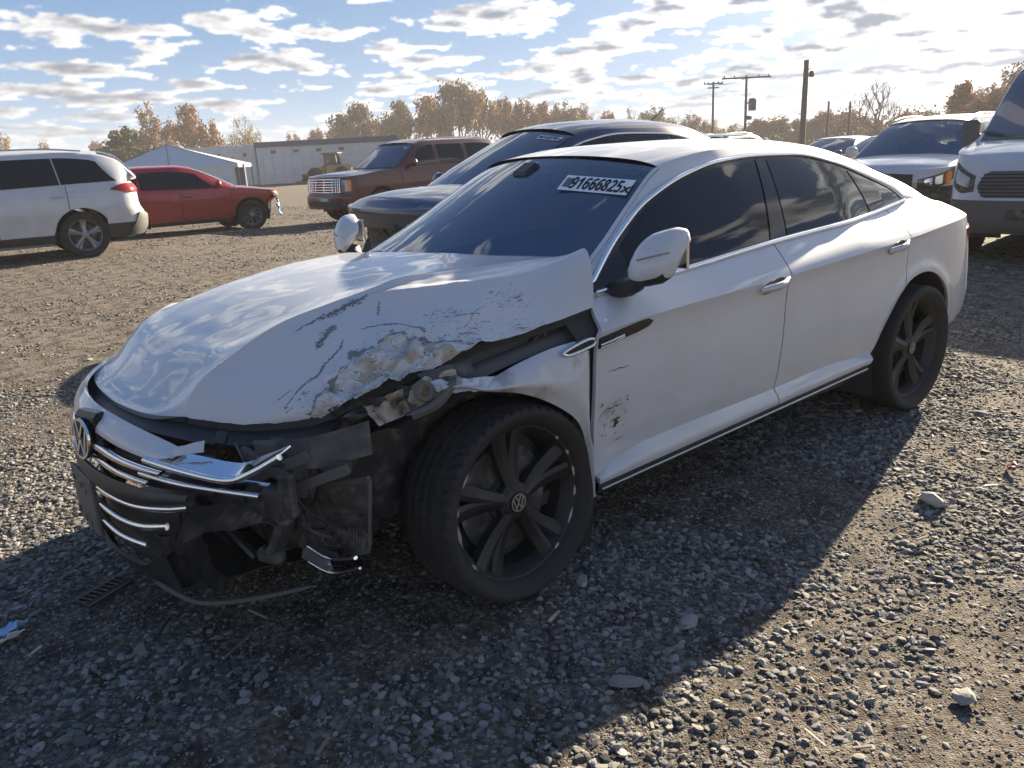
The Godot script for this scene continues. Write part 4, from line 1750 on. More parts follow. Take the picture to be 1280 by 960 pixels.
	var lip := nose_sheet(-0.76, 0.42, V([-0.76, 0.20, 0.0, 0.19, 0.42, 0.20]), V([-0.76, 0.26, 0.0, 0.25, 0.3, 0.26, 0.42, 0.33]), -0.03, 0.0, 26, 3)
	put("lower_lip", lip, M.black_plastic, car)
	# torn cover hanging down on the smashed side
	put("torn_cover", crumpled(Vector3(-0.80, 0.52, 0.58), Vector3(-0.66, 0.56, 0.80), Vector3(-0.66, 0.50, 0.80), Vector3(-0.83, 0.38, 0.48), 14, 6, 0.02, 7.0, 4), M.black_plastic, car)
	put("torn_cover", crumpled(Vector3(-0.865, 0.36, 0.37), Vector3(-0.79, 0.42, 0.52), Vector3(-0.70, 0.15, 0.45), Vector3(-0.80, 0.13, 0.33), 12, 12, 0.035, 6.0, 6), M.black_plastic, car)
	var tray := Mb.new()
	tray.tube(smooth(V3([-0.87, 0.22, 0.36, -0.80, 0.155, 0.42, -0.74, 0.135, 0.46, -0.62, 0.13, 0.52, -0.47, 0.135, 0.58])), [0.008, 0.010, 0.012, 0.012, 0.012, 0.012, 0.012, 0.012, 0.012, 0.012, 0.012, 0.012, 0.012, 0.012, 0.012, 0.012, 0.012, 0.012, 0.012, 0.012, 0.012, 0.012, 0.012, 0.010, 0.006], 8, 0.6)
	put("hanging_edge_trim", tray, M.grey_plastic, car)
	put("undertray", crumpled(Vector3(-0.82, 0.16, -0.6), Vector3(-0.80, 0.16, 0.36), Vector3(-0.35, 0.17, 0.50), Vector3(-0.30, 0.17, -0.6), 10, 8, 0.015, 5.0, 9), M.black_plastic, car)
	# carrier, beam, cooler
	var cb := Mb.new()
	cb.bar(Vector3(-0.70, 0.50, -0.55), Vector3(-0.665, 0.505, 0.62), 0.05, 0.10, Vector3.UP, 0.01)
	cb.bar(Vector3(-0.665, 0.505, 0.60), Vector3(-0.57, 0.505, 0.76), 0.05, 0.11, Vector3.UP, 0.01)
	cb.bar(Vector3(-0.70, 0.455, 0.05), Vector3(-0.60, 0.46, 0.74), 0.02, 0.02, Vector3.UP)
	cb.box(Vector3(-0.655, 0.507, 0.66), Vector3(0.02, 0.04, 0.07), Basis(Vector3(0, 1, 0), 0.5))
	put("bumper_beam", cb, M.grey_plastic, car)
	var st := Mb.new()
	st.bar(Vector3(-0.705, 0.445, 0.345), Vector3(-0.62, 0.285, 0.545), 0.016, 0.020)
	st.bar(Vector3(-0.71, 0.39, 0.33), Vector3(-0.66, 0.30, 0.44), 0.010, 0.012)
	put("brace", st, M.satin_metal, car)
	var br := Mb.new()
	br.box(Vector3(-0.575, 0.545, 0.77), Vector3(0.03, 0.13, 0.05), Basis(Vector3(0, 1, 0), 0.5), 0.008)
	br.bar(Vector3(-0.575, 0.50, 0.765), Vector3(-0.60, 0.33, 0.66), 0.03, 0.05, Vector3(1, 0, 0), 0.01)
	br.box(Vector3(-0.605, 0.325, 0.65), Vector3(0.05, 0.05, 0.09), Basis(Vector3(0, 1, 0), 0.5), 0.015)
	put("beam_bracket", br, M.dusty_metal, car)
	# upper carrier under the hood edge
	var uc := Mb.new()
	uc.grid(ruled(smooth(V3([-0.80, 0.655, -0.7, -0.845, 0.675, 0.0, -0.76, 0.665, 0.36, -0.62, 0.655, 0.58, -0.43, 0.675, 0.74])), smooth(V3([-0.70, 0.690, -0.7, -0.74, 0.700, 0.0, -0.66, 0.688, 0.36, -0.53, 0.680, 0.56, -0.36, 0.700, 0.70])), 30, 2), Vector3(-0.5, 0.2, 0), 0.02)
	put("lamp_carrier", uc, M.black_plastic, car)
	var pnl := Mb.new()
	pnl.grid(ruled(smooth(V3([-0.60, 0.675, 0.62, -0.48, 0.685, 0.74, -0.33, 0.715, 0.82])), smooth(V3([-0.60, 0.615, 0.64, -0.50, 0.600, 0.76, -0.34, 0.620, 0.84])), 16, 3), Vector3(-0.2, 0.6, 0.4), 0.012)
	pnl.bar(Vector3(-0.57, 0.615, 0.67), Vector3(-0.40, 0.60, 0.82), 0.02, 0.025)
	put("lamp_bracket", pnl, M.dusty_metal, car)
	for k in [[Vector3(-0.63, 0.56, 0.62), Vector3(-0.50, 0.64, 0.76)], [Vector3(-0.62, 0.64, 0.58), Vector3(-0.56, 0.58, 0.74)], [Vector3(-0.54, 0.53, 0.70), Vector3(-0.42, 0.60, 0.84)]]:
		var w := Mb.new()
		w.bar(k[0], k[1], 0.018, 0.03)
		put("bracket_arm", w, M.grey_plastic, car)
	var tg := Mb.new()
	tg.box(Vector3(-0.60, 0.678, 0.475), Vector3(0.006, 0.016, 0.028), Basis(Vector3(0, 1, 0), 0.5))
	put("small_tag", tg, M.paper, car)
	var core := Mb.new()
	core.box(Vector3(-0.44, 0.44, -0.05), Vector3(0.16, 0.46, 1.02), Basis.IDENTITY, 0.02)
	core.box(Vector3(0.05, 0.47, -0.02), Vector3(0.85, 0.50, 1.06), Basis.IDENTITY, 0.03)
	core.box(Vector3(-0.30, 0.30, 0.42), Vector3(0.30, 0.22, 0.26), Basis.IDENTITY, 0.04)
	core.quad(Vector3(-0.40, 0.30, 0.60), Vector3(0.62, 0.24, 0.60), Vector3(0.62, 0.86, 0.70), Vector3(-0.40, 0.74, 0.62), Vector3(0, 0.5, 0))
	core.quad(Vector3(0.565, 0.20, 0.86), Vector3(0.565, 0.20, 0.3), Vector3(0.575, 0.86, 0.3), Vector3(0.575, 0.86, 0.865), Vector3(1.0, 0.5, 0.5))
	put("engine_block", core, M.dusty_metal, car)
	# loose wires, hoses and clips
	var rw := RandomNumberGenerator.new()
	rw.seed = 31
	for k in 15:
		var p0 := Vector3(rw.randf_range(-0.66, -0.40), rw.randf_range(0.50, 0.70), rw.randf_range(0.46, 0.66))
		var p1 := p0 + Vector3(rw.randf_range(-0.05, 0.2), rw.randf_range(-0.30, -0.05), rw.randf_range(-0.12, 0.14))
		var pm := (p0 + p1) * 0.5 + Vector3(-0.05, rw.randf_range(-0.10, 0.02), rw.randf_range(0.0, 0.06))
		var wr := Mb.new()
		wr.tube(smooth([p0, pm, p1], 6), rw.randf_range(0.0025, 0.0075), 6)
		put("hose" if k % 4 == 0 else "wire", wr, [M.gloss_black, M.grey_plastic, M.black_plastic, M.dusty_metal][k % 4], car)
	for k in 9:
		var cl := Mb.new()
		cl.box(Vector3(rw.randf_range(-0.68, -0.38), rw.randf_range(0.50, 0.68), rw.randf_range(0.50, 0.70)), Vector3(rw.randf_range(0.02, 0.05), rw.randf_range(0.015, 0.05), rw.randf_range(0.02, 0.06)), Basis.from_euler(Vector3(rw.randf(), rw.randf() * 3.0, rw.randf())), 0.004)
		put("broken_clip", cl, [M.grey_plastic, M.dusty_metal, M.black_plastic, M.black_plastic][k % 4], car)
	for k in 2:
		put("broken_shard", crumpled(Vector3(-0.60 + 0.05 * k, 0.60 - 0.04 * k, 0.60 + 0.035 * k), Vector3(-0.50 + 0.05 * k, 0.63 - 0.04 * k, 0.66 + 0.035 * k), Vector3(-0.52 + 0.05 * k, 0.52 - 0.05 * k, 0.66 + 0.03 * k), Vector3(-0.62 + 0.05 * k, 0.55 - 0.05 * k, 0.61 + 0.03 * k), 5, 4, 0.04, 9.0, 70 + k, 0.003, true), [M.black_plastic, M.grey_plastic, M.gloss_black][k % 3], car)
	# fluted cooler hanging askew
	var ra := Mb.new()
	var a := Vector3(-0.45, 0.462, 0.565)
	var b := Vector3(-0.37, 0.560, 0.862)
	var c := Vector3(-0.365, 0.315, 0.800)
	var d := Vector3(-0.45, 0.245, 0.485)
	var nn := (b - a).cross(d - a).normalized()
	for k in 26:
		var t0 := k / 26.0
		var t1 := (k + 0.62) / 26.0
		ra.poly([a.lerp(b, t0) - nn * 0.006, a.lerp(b, t1) - nn * 0.006, d.lerp(c, t1) - nn * 0.006, d.lerp(c, t0) - nn * 0.006], a + nn)
		ra.poly([a.lerp(b, t1) - nn * 0.006, a.lerp(b, t1) + nn * 0.004, d.lerp(c, t1) + nn * 0.004, d.lerp(c, t1) - nn * 0.006], b)
	ra.poly([a, b, c, d], a + nn)
	ra.poly([a + nn * 0.02, b + nn * 0.02, c + nn * 0.02, d + nn * 0.02], a - nn)
	var rad := put("hanging_cooler", ra, M.cooler_alloy, car, "grey fluted cooler hanging loose from the smashed corner")
	var fm := Mb.new()
	fm.bar(a, b, 0.012, 0.016)
	fm.bar(a, d, 0.014, 0.016)
	fm.bar(b, c, 0.012, 0.016)
	fm.bar(d, d.lerp(c, 0.14), 0.02, 0.022)
	put("cooler_frame", fm, M.grey_plastic, rad)
	put("bent_plate", crumpled(a.lerp(c, 0.42) - nn * 0.02, b.lerp(c, 0.5) - nn * 0.02, c + Vector3(0, -0.02, 0) - nn * 0.02, d.lerp(c, 0.4) - nn * 0.02, 8, 8, 0.03, 8.0, 12), M.dusty_metal, rad)
	# loose fog lamp trim on the ground side
	var fg := Mb.new()
	fg.box(Vector3(-0.435, 0.235, 0.60), Vector3(0.06, 0.05, 0.12), Basis.from_euler(Vector3(0.35, 0.5, 0.1)), 0.012)
	var fog := put("fog_lamp", fg, M.lamp_bowl, car)
	var fc := Mb.new()
	fc.tube(smooth(V3([-0.47, 0.285, 0.60, -0.44, 0.265, 0.685, -0.41, 0.30, 0.80])), 0.008, 8, 0.7)
	fc.tube(smooth(V3([-0.47, 0.225, 0.585, -0.43, 0.20, 0.66, -0.39, 0.25, 0.78])), 0.006, 8, 0.7)
	put("fog_lamp_trim", fc, M.chrome, fog)
	put("fog_lamp_shell", crumpled(Vector3(-0.44, 0.262, 0.68), Vector3(-0.40, 0.298, 0.80), Vector3(-0.38, 0.25, 0.78), Vector3(-0.42, 0.205, 0.66), 6, 6, 0.008, 9.0, 3), M.gloss_black, fog)
	# driver's side fender, torn at the front
	var ft := smooth(V3([-0.14, 0.797, 0.86, -0.022, 0.775, 0.87, 0.073, 0.764, 0.872, 0.146, 0.781, 0.872, 0.216, 0.796, 0.874, 0.315, 0.812, 0.878, 0.40, 0.818, 0.882, 0.486, 0.822, 0.888]))
	var fa := smooth(V3([-0.12, 0.782, 0.895, -0.04, 0.765, 0.90, 0.016, 0.741, 0.902, 0.144, 0.707, 0.902, 0.238, 0.667, 0.902, 0.323, 0.616, 0.902, 0.389, 0.564, 0.902, 0.427, 0.51, 0.900, 0.457, 0.434, 0.897, 0.466, 0.369, 0.892, 0.478, 0.25, 0.885]))
	var fr := smooth(V3([0.486, 0.822, 0.888, 0.488, 0.76, 0.896, 0.484, 0.667, 0.893, 0.474, 0.585, 0.878, 0.482, 0.52, 0.880, 0.496, 0.419, 0.888, 0.497, 0.30, 0.888, 0.496, 0.235, 0.884]))
	var outer := even(ft, 46)
	var fr2 := even(fr, 34)
	for k in range(1, fr2.size()): outer.append(fr2[k])
	var inner := even(fa, outer.size() - 1)
	var P := []
	var nz := FastNoiseLite.new()
	nz.seed = 44
	nz.frequency = 7.0
	for i in outer.size():
		var row := PackedVector3Array()
		for j in 13:
			var t := j / 12.0
			var p: Vector3 = outer[i].lerp(inner[i], t)
			var wgt := 4.0 * t * (1.0 - t)
			p.x -= 0.014 * smoothstep(0.42, 0.48, p.x)
			p.z += 0.022 * wgt * smoothstep(0.0, 0.3, i / 80.0) + 0.010 * exp(-pow((t - 0.72) / 0.16, 2.0)) + 0.006 * wgt * nz.get_noise_3d(p.x, p.y, 0)
			row.append(p)
		P.append(row)
	var fm2 := Mb.new()
	fm2.grid(P, Vector3(0.2, 0.7, 0), 0.02)
	var fender := put("fender", fm2, M.scuffed_white, car)
	var vn := Mb.new()
	var rimp := []
	for k in [[0.345, 0.792], [0.38, 0.783], [0.485, 0.798], [0.485, 0.819], [0.44, 0.818], [0.36, 0.800], [0.345, 0.792]]: rimp.append(Vector3(k[0], k[1], 0.905))
	vn.tube(smooth(rimp, 4), 0.006, 6)
	put("vent_trim", vn, M.chrome, fender)
	var vb := Mb.new()
	vb.poly([Vector3(0.35, 0.793, 0.902), Vector3(0.38, 0.785, 0.903), Vector3(0.485, 0.80, 0.904), Vector3(0.485, 0.818, 0.902), Vector3(0.40, 0.812, 0.902)], Vector3(0.4, 0.8, 0))
	put("vent_recess", vb, M.gloss_black, fender)
	# its badge strip on the door
	var bs := Mb.new()
	var zf := func(x, y): return w_side(x, y)
	P = []
	for i in 15:
		var t := i / 14.0
		var row := PackedVector3Array()
		var x := lerpf(0.500, 0.765, t)
		var yc := 0.800 + 0.036 * t
		var hh := 0.018 * pow(1.0 - pow(t, 8.0), 0.5)
		for j in 4:
			var y := yc + lerpf(-hh, hh, j / 3.0)
			row.append(Vector3(x, y, w_side(x, y) + 0.007))
		P.append(row)
	bs.grid(P, Vector3(0.6, 0.8, 0), 0.006)
	var strip := put("side_strip", bs, M.gloss_black, car)
	var bc := Mb.new()
	bc.tube(line_on(V([0.503, 0.796, 0.56, 0.803, 0.615, 0.812]), zf, 0.010), 0.007, 8, 0.5, Vector3(0, 0, 1))
	bc.tube(line_on(V([0.503, 0.785, 0.57, 0.793, 0.62, 0.806]), zf, 0.010), 0.004, 8, 0.5, Vector3(0, 0, 1))
	put("strip_inlay", bc, M.chrome, strip)
	# inner structure seen in the gap over the fender
	var ap := Mb.new()
	ap.grid(ruled(smooth(V3([-0.30, 0.70, 0.74, 0.0, 0.76, 0.79, 0.30, 0.80, 0.80, 0.56, 0.82, 0.81])), smooth(V3([-0.30, 0.84, 0.66, 0.0, 0.90, 0.70, 0.30, 0.93, 0.72, 0.57, 0.95, 0.74])), 20, 4), Vector3(0.2, 0.8, 0.3), 0.0)
	ap.grid(ruled(smooth(V3([-0.20, 0.70, 0.84, 0.1, 0.765, 0.835, 0.35, 0.80, 0.84, 0.50, 0.815, 0.85])), smooth(V3([-0.20, 0.77, 0.78, 0.1, 0.80, 0.79, 0.35, 0.835, 0.80, 0.50, 0.85, 0.80])), 20, 3, Vector3(0, 0.012, 0)), Vector3(0.2, 0.3, 0.5), 0.0)
	put("wing_rail", ap, M.grey_plastic, car)
	for k in [[0.30, 0.815, 0.345, 0.868, 0.03], [0.355, 0.81, 0.375, 0.845, 0.016], [0.44, 0.822, 0.515, 0.892, 0.028], [0.545, 0.85, 0.555, 0.905, 0.03]]:
		var w := Mb.new()
		w.bar(Vector3(k[0], k[1], 0.795), Vector3(k[2], k[3], 0.785), 0.014, k[4], Vector3(0, 0, 1), 0.003)
		put("rail_bracket", w, M.satin_metal if k[4] < 0.029 else M.dusty_metal, car)
	# torn metal and filler at the corner
	var tears := [
		[-0.33, 0.745, 0.775, -0.06, 0.815, 0.855, -0.05, 0.770, 0.885, -0.30, 0.690, 0.82, 0.055, 9.0, 21, "torn_filler"],
		[-0.40, 0.735, 0.70, -0.20, 0.80, 0.80, -0.17, 0.765, 0.84, -0.36, 0.70, 0.76, 0.045, 11.0, 22, "dusty_metal"],
		[-0.14, 0.80, 0.85, 0.08, 0.775, 0.885, 0.03, 0.745, 0.905, -0.13, 0.775, 0.895, 0.014, 8.0, 23, "scuffed_white"],
		[-0.16, 0.82, 0.82, 0.03, 0.83, 0.835, 0.02, 0.795, 0.86, -0.12, 0.785, 0.87, 0.012, 6.0, 24, "dusty_metal"]]
	for q in tears:
		put("torn_metal", crumpled(Vector3(q[0], q[1], q[2]), Vector3(q[3], q[4], q[5]), Vector3(q[6], q[7], q[8]), Vector3(q[9], q[10], q[11]), 18, 11, q[12], q[13], q[14], 0.003, true), M[q[15]], car)
	var lug := Mb.new()
	lug.lathe([Vector2(0.020, 0.0), Vector2(0.020, 0.010), Vector2(0.034, 0.010), Vector2(0.038, 0.0)], 20, Transform3D(Basis(Vector3(0.8, 0.35, 0), Vector3(-0.3, 0.75, -0.4), Vector3(-0.35, 0.3, 0.88)), Vector3(-0.165, 0.775, 0.862)))
	put("lamp_lug", lug, M.grey_plastic, car)
	var arm := Mb.new()
	arm.grid(ruled(smooth(V3([-0.235, 0.722, 0.87, -0.16, 0.745, 0.89, -0.09, 0.792, 0.885])), smooth(V3([-0.215, 0.700, 0.875, -0.13, 0.725, 0.895, -0.065, 0.775, 0.888])), 12, 3, Vector3(0, 0.01, 0.012)), Vector3(0, 0.7, 0.3), 0.006)
	put("lamp_arm", arm, M.grey_plastic, car)
	# far fender
	var fz := func(x, y): return w_side(x, y) if y < 0.86 else lerpf(0.92, 0.845, (y - 0.86) / 0.07)
	var far_arch := func(x):
		var dd := absf(x)
		return 0.30 if dd > 0.40 else maxf(0.335 + sqrt(maxf(0.16 - dd * dd, 0.0)), 0.30)
	var ftop := func(x): return hl([Vector2(-0.62, 0.66), Vector2(-0.4, 0.78), Vector2(0.0, 0.88), Vector2(0.5, 0.92)], x)
	put("fender", levels_panel([far_arch, ftop], V([0.2, -0.56, 1.0, -0.56]), V([0.3, 0.50, 1.0, 0.50]), 40, [10], fz, -1.0), wp, car)
	# wheel houses, flap
	var wh := Mb.new()
	for sd in [1.0, -1.0]:
		P = []
		for i in 25:
			var an := PI * (i / 24.0 * 1.2 - 0.1)
			P.append(PackedVector3Array([Vector3(cos(an) * 0.44 + 0.03, 0.335 + sin(an) * 0.41, 0.87 * sd), Vector3(cos(an) * 0.44 + 0.03, 0.335 + sin(an) * 0.41, 0.55 * sd)]))
		if sd < 0: wh.grid(P, Vector3(0, 3, -0.7))
		else:
			for i in 16: pass
			wh.grid(P.slice(0, 13), Vector3(0, 3, 0.7))
	wh.grid(ruled(smooth(V3([-0.30, 0.55, 0.60, 0.0, 0.73, 0.60, 0.2, 0.74, 0.60])), smooth(V3([-0.22, 0.66, 0.82, 0.0, 0.735, 0.885, 0.2, 0.70, 0.888])), 14, 4, Vector3(0, 0.03, 0)), Vector3(0, 2, 0.5))
	put("wheel_house", wh, M.dark_inner, car)
	var fl := Mb.new()
	fl.grid(ruled(V3([0.43, 0.24, 0.84, 0.52, 0.22, 0.845]), V3([0.425, 0.03, 0.835, 0.505, 0.02, 0.84]), 5, 6, Vector3(0, 0, 0.012)), Vector3(0.47, 0.1, 0), 0.01)
	put("liner_flap", fl, M.black_plastic, car)
	scrapes(car)


func scrapes(car: Node):
	# gouge in the door skin
	var mb := Mb.new()
	for k in [[0.590, 0.492, 0.634, 0.500, 0.006], [0.600, 0.480, 0.628, 0.484, 0.009], [0.596, 0.470, 0.615, 0.472, 0.005], [0.53, 0.548, 0.64, 0.553, 0.0022], [0.55, 0.690, 0.66, 0.692, 0.0016], [0.60, 0.415, 0.66, 0.420, 0.0016]]:
		var P := []
		for i in 9:
			var t := i / 8.0
			var x := lerpf(k[0], k[2], t)
			var y := lerpf(k[1], k[3], t) + 0.003 * sin(t * 17.0 + k[0] * 90.0)
			var w: float = k[4] * sin(PI * clampf(t, 0.07, 0.93))
			P.append(PackedVector3Array([Vector3(x, y - w, dented(x, y - w) + 0.0012), Vector3(x, y + w, dented(x, y + w) + 0.0012)]))
		mb.grid(P, Vector3(0.6, 0.5, 0))
	put("door_gouge", mb, M.dark_inner, car)
	# flaked paint round it
	var fk := Mb.new()
	var nf := FastNoiseLite.new()
	nf.seed = 62
	nf.frequency = 26.0
	nf.fractal_octaves = 3
	var s := 0.003
	for i in 52:
		for j in 60:
			var x := 0.512 + i * s
			var y := 0.40 + j * s
			var d := Vector2((x - 0.575) / 0.085, (y - 0.535) / 0.085).length()
			if nf.get_noise_2d(x, y * 1.7) > 0.02 + 0.36 * d:
				var q := []
				for k in [[0, 0], [1, 0], [1, 1], [0, 1]]:
					var xx: float = x + k[0] * s
					var yy: float = y + k[1] * s
					q.append(Vector3(xx, yy, dented(xx, yy) + 0.0009))
				fk.poly(q, Vector3(0.6, 0.5, 0))
	put("flaked_paint", fk, M.torn_filler, car)


# ---------- the other vehicles ----------
func g_z(s: Dictionary, x: float, y: float) -> float:
	var z: float = s.W * 0.5 * hl(s.prof, y)
	if x < s.nx0:
		var xf := hl(s.nose, y)
		z *= pow(maxf(1.0 - pow(clampf((s.nx0 - x) / (s.nx0 - xf), 0.0, 1.0), s.nn), 0.0), 1.0 / s.nn)
	elif x > s.tx0:
		var xr := hl(s.tail, y)
		z *= pow(maxf(1.0 - pow(clampf((x - s.tx0) / (xr - s.tx0), 0.0, 1.0), s.tn), 0.0), 1.0 / s.tn)
	return z


func g_end(s: Dictionary, front: bool, a: float, y: float, out := 0.0) -> Vector3:
	var n: float = s.nn if front else s.tn
	var x0: float = s.nx0 if front else s.tx0
	var xe: float = hl(s.nose, y) - out if front else hl(s.tail, y) + out
	var si := sin(a)
	return Vector3(x0 + (xe - x0) * pow(maxf(cos(a), 0.0), 2.0 / n), y, (s.W * 0.5 * hl(s.prof, y) + out) * signf(si) * pow(absf(si), 2.0 / n))


func g_over(s: Dictionary, x: float, v: float) -> Vector3:
	var ye := hl(s.E, x)
	var yr := maxf(hl(s.YR, x), ye + 0.004)
	var sw: float = 0.10 * (1.0 - smoothstep(s.xt, s.xt + 0.8, x)) - 0.06 * smoothstep(s.tx0 - 0.4, s.tx0 + 0.3, x)
	return sect(x, ye, hl(s.EZ, x), x - sw, yr, v, clampf((yr - ye) * 0.7, 0.02, 0.16), 0.45)


func g_screen(s: Dictionary, t: float, v: float) -> Vector3:
	var x := lerpf(s.E[0].x + 0.02, s.xt, t)
	var c: Array = s.screen
	return sect(x, hl(s.E, x), hl(s.EZ, x), lerpf(c[0], c[2], t), lerpf(c[1], c[3], t) + 0.02 * sin(PI * t), v, 0.025, 0.5)


func g_skin(s: Dictionary, x: float, y: float, out := 0.0) -> Vector3:
	var yb := hl(s.sh, x)
	var zb := g_z(s, x, yb)
	var ye := maxf(hl(s.E, x), yb + 0.004)
	var t := clampf((y - yb) / (ye - yb), 0.0, 1.0)
	return Vector3(x, y, lerpf(zb, hl(s.EZ, x), t) + out + 0.02 * 4.0 * t * (1.0 - t) * clampf((ye - yb) / 0.3, 0, 1))


func g_patch(s: Dictionary, front: bool, a0: float, a1: float, lo: Array, hi: Array, out: float, thk := 0.015) -> Mb:
	# lo, hi: heights over the angle
	var mb := Mb.new()
	var P := []
	for i in 15:
		var a := lerpf(a0, a1, i / 14.0)
		var row := PackedVector3Array()
		for j in 7: row.append(g_end(s, front, a, lerpf(hl(lo, a), hl(hi, a), j / 6.0), out))
		P.append(row)
	mb.grid(P, Vector3(lerpf(s.nx0, s.tx0, 0.5), 0.7, 0), thk)
	return mb


func make_vehicle(s: Dictionary) -> Node3D:
	var car := thing(s.name, s.label, s.category, s.at, s.turn)
	if s.has("scale"): car.scale = Vector3.ONE * s.scale
	var wp: Material = M[s.paint]
	var trim: Material = M[s.get("trim", "black_plastic")]
	var ar: float = s.R + s.get("arch", 0.055)
	var low: float = s.low
	var fn := func(x, y): return g_z(s, x, y)
	var sh := func(x): return hl(s.sh, x)
	var mid := func(x): return hl(s.mid, x)
	var under := func(x):
		var y := low
		for c in [0.0, s.wb]:
			var d := absf(x - c)
			if d < ar: y = maxf(y, s.R + sqrt(maxf(ar * ar - d * d, 0.0)))
		return y
	var tr := func(x): return maxf(under.call(x), low + s.get("cladding", 0.08))
	var cuts: Array = s.doors
	var g := 0.005
	for sd in [1.0, -1.0]:
		var edges := [[s.nx0, cuts[0] - g, "fender"], [cuts[0] + g, cuts[1] - g, "front_door"]]
		if cuts.size() > 2:
			edges.append([cuts[1] + g, cuts[2] - g, "rear_door"])
			edges.append([cuts[2] + g, s.tx0, "quarter_panel"])
		else:
			edges.append([cuts[1] + g, s.tx0, "quarter_panel"])
		for e in edges:
			var L := [Vector2(0.0, e[0]), Vector2(2.0, e[0])]
			var R := [Vector2(0.0, e[1]), Vector2(2.0, e[1])]
			var n := int(clampf((e[1] - e[0]) * 36.0, 6, 60))
			var pn := put(e[2], levels_panel([tr, mid, sh], L, R, n, [8, 6], fn, sd, 0.012), wp, car)
			if e[2].ends_with("door"):
				var hb := Mb.new()
				var hx: float = e[1] - 0.13
				var hy := hl(s.mid, hx) + 0.06
				hb.tube([Vector3(hx - 0.10, hy, (g_z(s, hx, hy) + 0.008) * sd), Vector3(hx, hy + 0.004, (g_z(s, hx, hy) + 0.04) * sd), Vector3(hx + 0.09, hy + 0.006, (g_z(s, hx, hy) + 0.01) * sd)], 0.017, 6)
				put("handle", hb, wp, pn)
		# cladding along the sill and arches
		var L2 := [Vector2(0.0, s.nx0), Vector2(2.0, s.nx0)]
		var R2 := [Vector2(0.0, s.tx0), Vector2(2.0, s.tx0)]
		var tr2 := func(x): return tr.call(x) + 0.004
		put("sill", levels_panel([under, tr2], L2, R2, 120, [2], func(x, y): return g_z(s, x, y) + 0.003, sd, 0.03), trim, car)
		# greenhouse
		var sk := Mb.new()
		var P := []
		var xa: float = s.E[0].x + 0.02
		var xb: float = s.E[-1].x
		for i in 41:
			var x := lerpf(xa, xb, i / 40.0)
			var row := PackedVector3Array()
			var yb := hl(s.sh, x) - 0.004
			var ye := maxf(hl(s.E, x), yb + 0.006)
			for j in 6:
				var p := g_skin(s, x, lerpf(yb, ye, j / 5.0))
				row.append(Vector3(p.x, p.y, p.z * sd))
			P.append(row)
		sk.grid(P, Vector3(lerpf(xa, xb, 0.5), 1.0, 0))
		put("side_frame", sk, wp, car)
		for w in s.win:
			var mb := Mb.new()
			var Q := []
			for i in 15:
				var row := PackedVector3Array()
				for j in 7:
					var v := j / 6.0
					var x := lerpf(lerpf(w[0], w[1], v), lerpf(w[2], w[3], v), i / 14.0)
					var y0 := hl(s.sh, x) + 0.02
					var y := lerpf(y0, maxf(hl(s.dlo, x), y0 + 0.002), v)
					var p := g_skin(s, x, y, 0.007)
					row.append(Vector3(p.x, p.y, p.z * sd))
				Q.append(row)
			mb.grid(Q, Vector3(1.8, 1.0, 0), 0.006)
			put("window" if w.size() < 5 else "pillar_trim", mb, M.tinted_glass if w.size() < 5 else M.gloss_black, car)
		if s.get("bright", false):
			var tb := Mb.new()
			var pa := []
			for i in 30:
				var x := lerpf(s.dlo[0].x, s.dlo[-1].x, i / 29.0)
				var p := g_skin(s, x, hl(s.dlo, x) + 0.012, 0.010)
				pa.append(Vector3(p.x, p.y, p.z * sd))
			tb.tube(pa, 0.014, 6, 0.6, Vector3(0, 0.3, sd))
			put("bright_trim", tb, M.chrome, car)
		# mirror
		var mm := Mb.new()
		var mx: float = s.E[0].x + 0.42
		var my := hl(s.sh, mx) + 0.10
		var mz := g_z(s, mx, my - 0.1) + 0.12
		var ms: float = s.get("mirror", 1.0)
		P = []
		for i in (9 if ms < 1.5 else 0):
			var t := i / 8.0
			var k := sqrt(maxf(1.0 - pow(absf(t * 2.0 - 1.0), 2.6), 0.03))
			var row := PackedVector3Array()
			for j in 13:
				var a := TAU * j / 12.0
				row.append(Vector3(mx + cos(a) * 0.055 * k, my + sin(a) * 0.085 * k * ms, (mz + (t - 0.5) * 0.21) * sd))
			P.append(row)
		if ms < 1.5: mm.grid(P, Vector3(mx, my, mz * sd), 0.0, true)
		else: mm.box(Vector3(mx, my - 0.02, (mz + 0.02) * sd), Vector3(0.11, 0.36, 0.20), Basis.IDENTITY, 0.03)
		mm.bar(Vector3(mx, my - 0.05, (mz - 0.16) * sd), Vector3(mx, my - 0.02, mz * sd), 0.05, 0.04)
		put("wing_mirror", mm, M[s.get("mirror_paint", s.paint)], car)
		# wheel houses
		var wh := Mb.new()
		for c in [0.0, s.wb]:
			P = []
			for i in 17:
				var an := PI * (i / 16.0 * 1.2 - 0.1)
				P.append(PackedVector3Array([Vector3(c + cos(an) * (ar + 0.01), s.R + sin(an) * (ar + 0.01), (s.W * 0.5 - 0.03) * sd), Vector3(c + cos(an) * (ar + 0.01), s.R + sin(an) * (ar + 0.01), 0.45 * sd)]))
			wh.grid(P, Vector3(c, 4, 0))
		put("wheel_house", wh, M.dark_inner, car)
